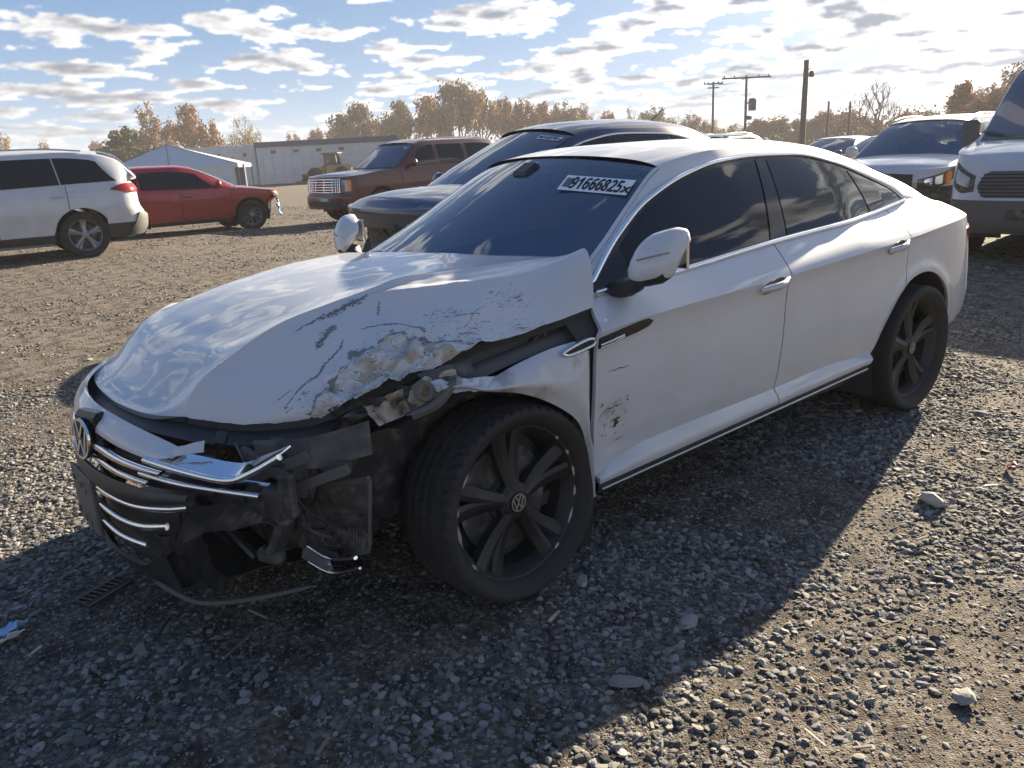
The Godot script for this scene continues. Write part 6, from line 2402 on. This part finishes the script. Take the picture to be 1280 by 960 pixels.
func build_backdrop():
	var cw := mat("pale_cladding", Color.WHITE, 0.6)
	cw.albedo_texture = ntex(61, 0.02, [0.3, lin(0.48, 0.50, 0.53), 0.6, lin(0.56, 0.58, 0.60), 0.9, lin(0.42, 0.43, 0.43)], 256)
	cw.uv1_triplanar = true
	cw.uv1_scale = Vector3.ONE * 0.25
	mat("blue_fascia", lin(0.07, 0.085, 0.15), 0.5)
	mat("tent_cloth", lin(0.46, 0.50, 0.54), 0.7)
	mat("dark_opening", lin(0.02, 0.02, 0.022), 0.8)
	mat("loader_yellow", lin(0.34, 0.24, 0.10), 0.6)
	mat("pole_wood", lin(0.20, 0.165, 0.135), 0.9)
	mat("pole_grey", lin(0.16, 0.155, 0.15), 0.7)
	var a := Vector2(23.0, -58.9)
	var b := Vector2(28.7, -54.4)
	var dir := (b - a).normalized()
	var away := Vector2(0.50, -0.866)
	# long warehouse with a dark band under its roof
	var wh := thing("warehouse", "long low pale warehouse with a dark blue band along its roof edge", "building")
	var e := a + dir * 11.0
	put("wall", slab([a, e, e + away * 14, a + away * 14], -0.3, 2.75), cw, wh)
	put("roof_band", slab([a - dir * 0.12 - away * 0.12, e - away * 0.12, e + away * 14.1, a - dir * 0.12 + away * 14.1], 2.752, 3.14), M.blue_fascia, wh)
	for k in 4:
		var wv := Mb.new()
		var p := a + dir * (1.3 + 1.75 * k) - away * 0.02
		wv.box(Vector3(p.x, 2.38, p.y), Vector3(0.42, 0.22, 0.08), Basis(Vector3(0, 1, 0), -atan2(dir.y, dir.x)), 0.01)
		put("vent", wv, M.pole_grey, wh)
	for k in 14:
		var rb := Mb.new()
		var p := a + dir * (0.4 + 0.76 * k) - away * 0.015
		rb.box(Vector3(p.x, 1.2, p.y), Vector3(0.05, 3.0, 0.04), Basis(Vector3(0, 1, 0), -atan2(dir.y, dir.x)))
		put("wall_rib", rb, cw, wh)
	# lower pale shed that joins it on the left
	var sh := thing("shed", "pale metal shed between the tent roof and the warehouse", "building")
	var c0 := a - dir * 8.5 + away * 1.0
	var c1 := a - dir * 0.2 + away * 1.0
	put("wall", slab([c0, c1, c1 + away * 8, c0 + away * 8], -0.3, 3.0), cw, sh)
	for k in 3:
		var v := Mb.new()
		var p := c0 + dir * (5.4 + 1.0 * k) - away * 0.03
		v.box(Vector3(p.x, 2.3 - 0.3 * (k % 2), p.y), Vector3(0.22, 0.3, 0.10), Basis(Vector3(0, 1, 0), -atan2(dir.y, dir.x)), 0.01)
		put("wall_lamp", v, M.pole_grey, sh)
	var dp := Mb.new()
	dp.bar(Vector3(c1.x, -0.1, c1.y) + Vector3(-0.15, 0, 0.12), Vector3(c1.x, 3.0, c1.y) + Vector3(-0.15, 0, 0.12), 0.1, 0.1, Vector3(1, 0, 0))
	put("downpipe", dp, M.tent_cloth, sh)
	# pitched tent
	var tn := thing("tent", "grey pitched tent behind the roof of the red car", "tent")
	var g0 := Vector2(10.2, -51.6)
	var g1 := Vector2(17.0, -46.9)
	var gd := (g1 - g0).normalized()
	var gm := (g0 + g1) * 0.5 - gd * 0.6
	var rf := Mb.new()
	var apex := Vector3(gm.x, 2.98, gm.y) + Vector3(away.x, 0, away.y) * 2.5
	var fr0 := Vector3(g0.x, 1.50, g0.y)
	var fr1 := Vector3(g1.x, 1.62, g1.y)
	var bk0 := fr0 + Vector3(away.x, 0, away.y) * 5.0
	var bk1 := fr1 + Vector3(away.x, 0, away.y) * 5.0
	for q in [[fr0, fr1], [fr1, bk1], [bk1, bk0], [bk0, fr0]]: rf.poly([q[0], q[1], apex], Vector3(gm.x, 0, gm.y))
	for q in [[fr0, fr1], [fr1, bk1], [bk1, bk0], [bk0, fr0]]: rf.quad(q[0], q[1], q[1] - Vector3(0, 0.22, 0), q[0] - Vector3(0, 0.22, 0), apex - Vector3(0, 1.5, 0))
	put("tent_roof", rf, M.tent_cloth, tn)
	var seam := Mb.new()
	for q in [fr0, fr1, bk0, bk1, (fr0 + fr1) * 0.5]: seam.tube([apex + Vector3(0, 0.015, 0), q + Vector3(0, 0.015, 0)], 0.022, 5)
	put("roof_seam", seam, M.pole_grey, tn)
	put("tent_wall", slab([g0 + gd * 0.1 + away * 0.1, g0 + gd * 4.6 + away * 0.1, g0 + gd * 4.6 + away * 4.8, g0 + gd * 0.1 + away * 4.8], -0.2, 1.45), M.tent_cloth, tn)
	for q in [fr0, fr1, bk0, bk1]:
		var leg := Mb.new()
		leg.bar(q - Vector3(0, 0.2, 0), Vector3(q.x, -0.2, q.z), 0.07, 0.07, Vector3(1, 0, 0))
		put("leg", leg, M.pole_grey, tn)
	var gp := thing("gate_post", "dark blue upright panel beside the tent", "post", Vector3(17.7, 0, -48.5))
	var gpm := Mb.new()
	gpm.box(Vector3(0, 0.72, 0), Vector3(0.62, 1.75, 0.3), Basis(Vector3(0, 1, 0), -0.7), 0.03)
	put("panel", gpm, M.blue_fascia, gp)
	gpm = Mb.new()
	gpm.box(Vector3(-0.42, 0.75, 0.3), Vector3(0.07, 1.6, 0.07))
	put("upright", gpm, M.pole_grey, gp)
	wheel_loader(Vector3(25.7, 0.0, -52.4), -0.75)
	# utility poles
	pole(Vector3(58.4, 0, -43.1), 6.5, 0.12, "wooden utility pole with one cross-arm, left of the transformer pole", 1)
	pole(Vector3(53.6, 0, -36.3), 6.25, 0.12, "wooden utility pole carrying a transformer can under a wide cross-arm", 2)
	pole(Vector3(38.3, 0, -21.8), 5.3, 0.17, "thick plain wooden pole with a lamp head near its top", 3)
	pole(Vector3(56.8, 0, -31.2), 4.0, 0.10, "short bare post nearer the thick pole", 0)
	pole(Vector3(58.1, 0, -30.2), 3.9, 0.10, "short bare post nearer the bare tree", 0)
	for k in [[Vector3(58.4, 6.35, -43.1), Vector3(53.6, 6.1, -36.3), 0.9], [Vector3(58.4, 6.35, -43.9), Vector3(53.6, 6.1, -37.1), 0.9]]:
		var w := Mb.new()
		var pa := []
		for i in 13:
			var t := i / 12.0
			pa.append(k[0].lerp(k[1], t) - Vector3(0, 0.25 * sin(PI * t), 0))
		w.tube(pa, 0.014, 4)
		tag(put("overhead_wire", w, M.pole_grey), "thin overhead wire strung between the cross-arm poles, " + ("nearer strand" if k[0].z > -43.5 else "farther strand"), "wire", "wires between the cross-arm poles")
	trees()


func wheel_loader(at: Vector3, turn: float):
	var t := thing("wheel_loader", "dusty yellow wheel loader standing before the warehouse", "loader", at, turn)
	var y: Material = M.loader_yellow
	var b := Mb.new()
	b.box(Vector3(0.9, 0.85, 0), Vector3(1.9, 0.75, 1.1), Basis.IDENTITY, 0.1)
	b.box(Vector3(-0.7, 0.75, 0), Vector3(1.1, 0.5, 0.9), Basis.IDENTITY, 0.08)
	put("body", b, y, t)
	var c := Mb.new()
	for k in [[-0.1, 0.5], [-0.1, -0.5], [0.8, 0.5], [0.8, -0.5]]: c.bar(Vector3(k[0], 1.1, k[1]), Vector3(k[0] * 0.9, 2.0, k[1] * 0.95), 0.09, 0.09, Vector3(1, 0, 0))
	c.box(Vector3(0.33, 2.03, 0), Vector3(1.25, 0.10, 1.2), Basis.IDENTITY, 0.03)
	put("cab_frame", c, M.pole_grey, t)
	var g := Mb.new()
	g.box(Vector3(0.35, 1.56, 0), Vector3(0.78, 0.84, 0.9))
	put("cab_glass", g, M.tinted_glass, t)
	for k in [[-0.85, 0.6], [-0.85, -0.6], [1.15, 0.6], [1.15, -0.6]]:
		var w := Mb.new()
		w.lathe([Vector2(0.2, -0.16), Vector2(0.5, -0.16), Vector2(0.55, -0.1), Vector2(0.55, 0.1), Vector2(0.5, 0.16), Vector2(0.2, 0.16), Vector2(0.001, 0.10)], 20, Transform3D(Basis.IDENTITY if k[1] > 0 else Basis(Vector3(0, 1, 0), PI), Vector3(k[0], 0.55, k[1])))
		put("wheel", w, M.tyre_rubber, t)
	var arm := Mb.new()
	for z in [0.35, -0.35]:
		arm.bar(Vector3(-0.2, 1.15, z), Vector3(-1.7, 0.55, z), 0.12, 0.2, Vector3.UP, 0.02)
	put("lift_arm", arm, y, t)
	var bk := Mb.new()
	var P := []
	for i in 9:
		var an := lerpf(-0.4, 2.0, i / 8.0)
		P.append(PackedVector3Array([Vector3(-2.1 + 0.45 * cos(an), 0.45 - 0.42 * sin(an) + 0.05, -0.95), Vector3(-2.1 + 0.45 * cos(an), 0.45 - 0.42 * sin(an) + 0.05, 0.95)]))
	bk.grid(P, Vector3(-2.1, 0.45, 0), 0.05)
	put("bucket", bk, M.dusty_metal, t)


func pole(at: Vector3, h: float, r: float, label: String, kind: int):
	var t := thing("utility_pole" if kind else "post", label, "pole" if kind else "post", at)
	var mb := Mb.new()
	mb.tube([Vector3(0, -0.3, 0), Vector3(0.02, h * 0.5, 0), Vector3(0.04 if kind == 3 else 0.0, h, 0)], [r, r * 0.88, r * 0.75], 10)
	put("mast", mb, M.pole_wood, t)
	var ax := Vector3(0.79, 0, 0.61)
	if kind == 1 or kind == 2:
		var l := 0.85 if kind == 1 else 1.9
		var c := Mb.new()
		c.bar(Vector3(0, h - 0.16, 0) - ax * l, Vector3(0, h - 0.16, 0) + ax * l, 0.10, 0.12, Vector3.UP, 0.01)
		put("cross_arm", c, M.pole_wood, t)
		for k in [-0.9, -0.5, 0.5, 0.9]:
			var s := Mb.new()
			s.lathe([Vector2(0.04, 0), Vector2(0.06, 0.06), Vector2(0.03, 0.14), Vector2(0.0005, 0.16)], 8, Transform3D(Basis(Vector3(1, 0, 0), -PI / 2), Vector3(0, h - 0.10, 0) + ax * l * k))
			put("insulator", s, M.pole_grey, t)
	if kind == 1:
		var c := Mb.new()
		c.bar(Vector3(0, h - 0.5, 0) - ax * 0.5, Vector3(0, h - 0.5, 0) + ax * 0.5, 0.08, 0.1)
		put("cross_arm", c, M.pole_wood, t)
	if kind == 2:
		var c := Mb.new()
		c.lathe([Vector2(0.001, 0), Vector2(0.30, 0.02), Vector2(0.30, 0.85), Vector2(0.2, 0.93), Vector2(0.001, 0.95)], 16, Transform3D(Basis(Vector3(1, 0, 0), -PI / 2), Vector3(0, h - 2.6, 0) + ax * 0.52))
		put("transformer_can", c, M.pole_grey, t)
		c = Mb.new()
		c.bar(Vector3(0, h - 2.0, 0), Vector3(0, h - 2.0, 0) + ax * 0.5, 0.1, 0.1)
		put("bracket", c, M.pole_grey, t)
		c = Mb.new()
		c.box(Vector3(0, h - 3.1, 0) + ax * 0.3, Vector3(0.35, 0.3, 0.3), Basis.IDENTITY, 0.04)
		put("meter_box", c, M.pole_grey, t)
	if kind == 3:
		var c := Mb.new()
		c.tube([Vector3(0, h - 0.5, 0), ax * 0.28 + Vector3(0, h - 0.42, 0)], 0.03, 6)
		c.lathe([Vector2(0.001, 0), Vector2(0.12, 0.02), Vector2(0.15, 0.16), Vector2(0.09, 0.30), Vector2(0.001, 0.34)], 12, Transform3D(Basis(Vector3(1, 0, 0), -PI / 2), ax * 0.32 + Vector3(0, h - 0.85, 0)))
		put("lamp_head", c, M.pole_grey, t)


func limb(mb: Mb, tips: Array, p: Vector3, d: Vector3, l: float, r: float, depth: int, R: RandomNumberGenerator, spread: float):
	var pa := [p]
	var q := p
	var dd := d
	for k in 3:
		dd = (dd + Vector3(R.randf_range(-1, 1), R.randf_range(-0.4, 0.7), R.randf_range(-1, 1)) * 0.16).normalized()
		q += dd * l / 3.0
		pa.append(q)
	mb.tube(pa, [r, r * 0.88, r * 0.76, r * 0.62], 5 if depth > 1 else 3, 1.0, Vector3.ZERO, false)
	if depth <= 2:
		tips.append(pa[2])
		tips.append(q)
	if depth == 0: return
	var n := 3 if depth > 1 else R.randi_range(2, 3)
	for k in n:
		var ax := Vector3(R.randf_range(-1, 1), R.randf_range(-0.3, 0.6), R.randf_range(-1, 1)).normalized()
		limb(mb, tips, q.lerp(pa[1], R.randf() * 0.5), (dd * (1.0 - spread) + ax * spread + Vector3(0, 0.18, 0)).normalized(), l * R.randf_range(0.62, 0.82), r * 0.6, depth - 1, R, spread)


func tree_kind(sd: int, leaves: int, size: float, low: float) -> Array:
	# [trunk mesh, crown mesh] one metre tall
	var R := RandomNumberGenerator.new()
	R.seed = 900 + sd
	var tr := Mb.new()
	var tips := []
	var p := Vector3(0, -0.03, 0)
	tr.tube([p, Vector3(0.01, low, 0.0)], [0.022, 0.017], 7, 1.0, Vector3.ZERO, false)
	for k in 6:
		var a := TAU * k / 6.0 + R.randf()
		var up := R.randf_range(0.5, 1.5)
		limb(tr, tips, Vector3(0.008, low * R.randf_range(0.75, 1.0), 0), Vector3(cos(a), up, sin(a)).normalized(), R.randf_range(0.20, 0.27), 0.0105, 3, R, 0.52)
	limb(tr, tips, Vector3(0.01, low, 0), Vector3(0.05, 1, 0.02), 0.27, 0.014, 3, R, 0.42)
	var top := 0.01
	for t in tips: top = maxf(top, t.y)
	var cr := Mb.new()
	for k in leaves:
		var t: Vector3 = tips[R.randi() % tips.size()]
		var o := t + Vector3(R.randfn(0, 1), R.randfn(0, 1), R.randfn(0, 1)) * 0.028
		var u := Vector3(R.randf_range(-1, 1), R.randf_range(-1, 1), R.randf_range(-1, 1)).normalized()
		var w := u.cross(Vector3(R.randf_range(-1, 1), R.randf_range(-1, 1), R.randf_range(-1, 1))).normalized()
		var s := size * R.randf_range(0.5, 1.3)
		var g := R.randf_range(0.55, 1.25)
		cr.tint = Color(g * R.randf_range(0.9, 1.1), g, g * R.randf_range(0.8, 1.1))
		cr.poly([o - u * s, o + w * s * 0.7, o + u * s * 0.9, o - w * s * 0.6], o - u.cross(w))
	var out := []
	for m in [tr, cr]:
		for k in m.v.size(): m.v[k] /= top
		out.append(m.mesh() if m.v.size() else null)
	return out


func trees():
	var tw := mat("bark", lin(0.17, 0.135, 0.11), 0.9)
	var cols := [[0.06, 0.08, 0.035], [0.33, 0.215, 0.145], [0.33, 0.175, 0.10], [0.31, 0.145, 0.10], [0.26, 0.195, 0.14], [0.36, 0.31, 0.235], [0.3, 0.24, 0.18]]
	var names := ["green_tree", "tan_tree", "orange_tree", "rust_tree", "brown_tree", "thin_pale_tree", "bare_tree"]
	var say := ["dense green tree", "tan tree", "orange-brown tree", "rust-red tree", "grey-brown tree", "thin pale tree", "bare spreading tree"]
	var cnt := [7000, 5600, 6000, 6000, 6400, 2200, 200]
	var siz := [0.030, 0.019, 0.022, 0.022, 0.021, 0.015, 0.010]
	var kinds := []
	var mats := []
	for k in 7:
		var two := [tree_kind(k * 2, cnt[k], siz[k], 0.16 if k != 6 else 0.2), tree_kind(k * 2 + 1, cnt[k], siz[k], 0.20)]
		kinds.append(two)
		var m := mat("leaf_" + names[k], lin(cols[k][0], cols[k][1], cols[k][2]), 0.8)
		m.vertex_color_use_as_albedo = true
		m.backlight_enabled = true
		m.backlight = Color(0.5, 0.45, 0.3)
		mats.append(m)
	# x, z, height, width, kind
	var T := [
		[12.8, -111.8, 6.5, 3.3, 1], [19.6, -126.4, 6.0, 3.1, 1], [27.5, -133.4, 6.0, 3.2, 3], [15.4, -66.1, 4.6, 4.2, 0], [22.7, -84.2, 7.7, 4.2, 1],
		[25.0, -79.8, 7.1, 3.6, 2], [35.2, -94.3, 7.0, 4.4, 5], [51.3, -114.8, 5.9, 3.7, 1], [52.9, -110.9, 6.0, 3.6, 3], [52.5, -103.3, 6.2, 3.9, 3],
		[44.8, -82.9, 7.4, 4.1, 4], [51.0, -88.6, 6.2, 3.7, 1], [52.3, -84.9, 7.9, 4.0, 4], [56.0, -84.7, 8.4, 4.5, 2], [54.2, -75.5, 9.2, 5.8, 4],
		[58.6, -77.4, 9.0, 4.3, 1], [65.9, -82.2, 8.0, 4.2, 3], [65.3, -77.5, 7.5, 3.7, 3], [71.5, -80.5, 7.2, 3.9, 2], [72.3, -77.3, 7.2, 4.2, 4],
		[77.3, -78.7, 7.1, 3.9, 1], [81.1, -78.3, 6.1, 2.9, 3], [82.0, -75.0, 6.6, 3.7, 5], [87.5, -75.9, 6.4, 4.5, 4], [93.2, -76.8, 5.3, 4.0, 5],
		[92.3, -72.2, 5.5, 3.9, 1], [99.6, -74.5, 4.6, 3.6, 5], [95.0, -67.4, 4.1, 3.4, 5], [88.4, -59.4, 3.9, 4.1, 3], [90.6, -57.7, 4.1, 3.7, 4],
		[91.0, -54.8, 3.6, 3.6, 3], [91.4, -51.8, 4.3, 3.9, 3], [93.7, -50.0, 4.0, 3.9, 4], [69.9, -34.2, 6.5, 5.0, 6], [97.9, -45.4, 3.6, 3.3, 4],
		[97.0, -42.1, 4.0, 3.4, 5], [71.7, -27.5, 4.9, 3.5, 2], [69.0, -24.3, 4.8, 3.1, 1], [68.1, -22.4, 5.8, 3.7, 1], [72.0, -22.0, 5.5, 3.8, 4],
		[78.8, -21.9, 5.3, 4.0, 2]]
	var near := ["behind the tent", "over the warehouse", "beyond the crossover", "behind the poles", "beyond the van"]
	var cam := Vector2(-1.31948, 2.7603)
	var f := 1.4
	var seen := [0, 0, 0, 0, 0, 0, 0]
	var order := ["first", "second", "third", "fourth", "fifth", "sixth", "seventh", "eighth", "ninth", "tenth", "eleventh", "twelfth"]
	for i in T.size():
		var q: Array = T[i]
		var k: int = q[4]
		var pos := cam + (Vector2(q[0], q[1]) - cam) * f
		var h: float = (q[2] - 1.43) * f + 1.43 + 0.2
		seen[k] += 1
		var where: String = near[0 if i < 6 else (1 if i < 10 else (2 if i < 25 else (3 if i < 33 else 4)))]
		var o := thing(names[k], say[k] + " " + where + ", " + order[seen[k] - 1] + " of its colour from the left", "tree", Vector3(pos.x, -0.1, pos.y), fmod(i * 2.4, TAU), "autumn trees beyond the yard")
		var wide := clampf(q[3] * f / h * 1.25, 0.6, 1.6)
		o.scale = Vector3(h * wide, h, h * wide)
		var two: Array = kinds[k][i % 2]
		for part in 2:
			if two[part] == null: continue
			var mi := MeshInstance3D.new()
			mi.mesh = two[part]
			mi.material_override = tw if part == 0 else mats[k]
			mi.name = "trunk" if part == 0 else "crown"
			o.add_child(mi, true)
	# scrub under the trees reads as one mass
	var R := RandomNumberGenerator.new()
	R.seed = 77
	var sc := Mb.new()
	for i in 42000:
		var t := R.randf()
		var a: Vector2 = along([Vector2(62, -128), Vector2(80, -108), Vector2(112, -104), Vector2(128, -86), Vector2(124, -62), Vector2(118, -48), Vector2(104, -34), Vector2(110, -12)], t)
		var hh := (3.4 + 1.2 * sin(t * 61.0) + 0.8 * sin(t * 143.0)) * pow(R.randf(), 0.8) * R.randf_range(0.6, 1.15)
		var o := Vector3(a.x + R.randfn(0, 1.6), hh, a.y + R.randfn(0, 1.6))
		var u := Vector3(R.randf_range(-1, 1), R.randf_range(-1, 1), R.randf_range(-1, 1)).normalized()
		var w := u.cross(Vector3(R.randf_range(-1, 1), R.randf_range(-1, 1), R.randf_range(-1, 1))).normalized()
		var s := R.randf_range(0.10, 0.30)
		var g := R.randf_range(0.5, 1.2)
		sc.tint = Color(g, g * R.randf_range(0.85, 1.0), g * R.randf_range(0.7, 1.0))
		sc.poly([o - u * s, o + w * s * 0.7, o + u * s, o - w * s * 0.7], o - u.cross(w))
	var sm := mat("scrub", lin(0.26, 0.17, 0.105), 0.85)
	sm.vertex_color_use_as_albedo = true
	sm.backlight_enabled = true
	sm.backlight = Color(0.4, 0.34, 0.25)
	tag(put("scrub", sc, sm), "tangled brown scrub along the far edge of the yard under the trees", "scrub", "", "stuff")


# ---------- litter ----------
func build_small_things():
	var R := RandomNumberGenerator.new()
	R.seed = 12
	var b := thing("wrapper", "crumpled pale blue wrapper on the gravel at the left edge", "litter", Vector3(-1.262, 0.015, -0.05), 0.4)
	put("sheet", crumpled(Vector3(-0.05, 0.0, -0.02), Vector3(0.05, 0.01, -0.03), Vector3(0.055, 0.03, 0.03), Vector3(-0.045, 0.02, 0.025), 10, 8, 0.03, 14.0, 51), mat("blue_wrap", lin(0.35, 0.55, 0.78), 0.5), b)
	put("flap", crumpled(Vector3(-0.07, 0.0, 0.03), Vector3(0.02, 0.0, 0.04), Vector3(0.03, 0.02, 0.06), Vector3(-0.06, 0.01, 0.055), 8, 4, 0.015, 16.0, 52), M.paper, b)
	var g := thing("grille_piece", "broken black honeycomb piece lying on the gravel left of the smashed bumper", "debris", Vector3(-0.96, 0.012, -0.10), 0.5)
	g.scale = Vector3(0.72, 0.8, 0.8)
	var fr := Mb.new()
	fr.box(Vector3(0, 0.008, 0.05), Vector3(0.26, 0.012, 0.02), Basis.IDENTITY, 0.003)
	fr.box(Vector3(0, 0.008, -0.05), Vector3(0.26, 0.012, 0.02), Basis.IDENTITY, 0.003)
	put("frame", fr, M.black_plastic, g)
	for i in 9:
		var c := Mb.new()
		c.bar(Vector3(-0.12 + 0.03 * i, 0.01, -0.045), Vector3(-0.105 + 0.03 * i, 0.01, 0.045), 0.004, 0.012)
		c.bar(Vector3(-0.105 + 0.03 * i, 0.01, -0.045), Vector3(-0.12 + 0.03 * i, 0.01, 0.045), 0.004, 0.012)
		put("web", c, M.black_plastic, g)
	var chips := [[-0.72, 0.55, 0.12, 0.5, "satin_metal"], [-0.60, 0.42, 0.09, 1.9, "satin_metal"], [-0.86, 0.28, 0.10, 0.9, "black_plastic"]]
	var say := ["short bright trim sliver on the gravel below the bumper", "thin bright sliver nearest the hanging trim", "black plastic shard beside the honeycomb piece"]
	for k in 3:
		var q: Array = chips[k]
		var o := thing("trim_sliver", say[k], "debris", Vector3(q[0], 0.016, q[1]), q[3])
		var m := Mb.new()
		m.box(Vector3.ZERO, Vector3(q[2], 0.006, 0.009), Basis(Vector3(0, 0, 1), 0.06), 0.002)
		put("sliver", m, M[q[4]], o)
	var rocks := [[0.40, 1.40, 0.055, 0.018, 0.35, "flat grey slab of stone inside the shadow of the white car"], [1.75, 1.52, 0.07, 0.03, 0.62, "large pale stone in the sun just outside the shadow's edge"], [0.05, 1.46, 0.06, 0.012, 0.3, "long flat stone in the shadow near the lower edge"], [0.64, 2.10, 0.05, 0.02, 0.38, "pale stone at the bottom edge on the right"]]
	for k in rocks.size():
		var q: Array = rocks[k]
		var o := MeshInstance3D.new()
		o.mesh = stone_mesh(20 + k)
		o.name = numbered("loose_rock")
		o.material_override = mat("rock_%d" % k, lin(q[4] * 0.72, q[4] * 0.68, q[4] * 0.6), 0.9)
		o.transform = Transform3D(Basis(Vector3(0, 1, 0), k * 1.3).scaled_local(Vector3(q[2], q[3], q[2] * 0.6)), Vector3(q[0], q[3] * 0.5, q[1]))
		tag(o, q[5], "stone")
		add_child(o)
	var red := thing("red_scrap", "small red plastic scrap on the sunny gravel right of the car", "litter", Vector3(2.30, 0.02, 1.60), 0.3)
	put("scrap", crumpled(Vector3(-0.04, 0, -0.02), Vector3(0.04, 0, -0.02), Vector3(0.04, 0.02, 0.02), Vector3(-0.04, 0.02, 0.02), 5, 4, 0.02, 12.0, 61), M.faded_red, red)
	for k in 46:
		var t := R.randf()
		var d := 1.3 + 3.2 * R.randf()
		var an := 0.663 + R.randf_range(-0.62, 0.62)
		var x := -1.319 + sin(an) * d
		var z := 2.76 - cos(an) * d
		if x > -1.0 and x < 4.0 and absf(z) < 0.95: continue
		var m := Mb.new()
		var l := R.randf_range(0.03, 0.085)
		m.bar(Vector3(-l / 2, 0.004, 0), Vector3(l / 2, 0.009, 0.004), R.randf_range(0.004, 0.010), 0.004)
		var o := put("wood_chip", m, M.pole_wood if k % 3 else M.torn_filler)
		o.position = Vector3(x, 0.016, z)
		o.rotation.y = R.randf() * TAU
		tag(o, "thin splinter of wood or plastic lying on the gravel", "splinter", "splinters scattered on the gravel")
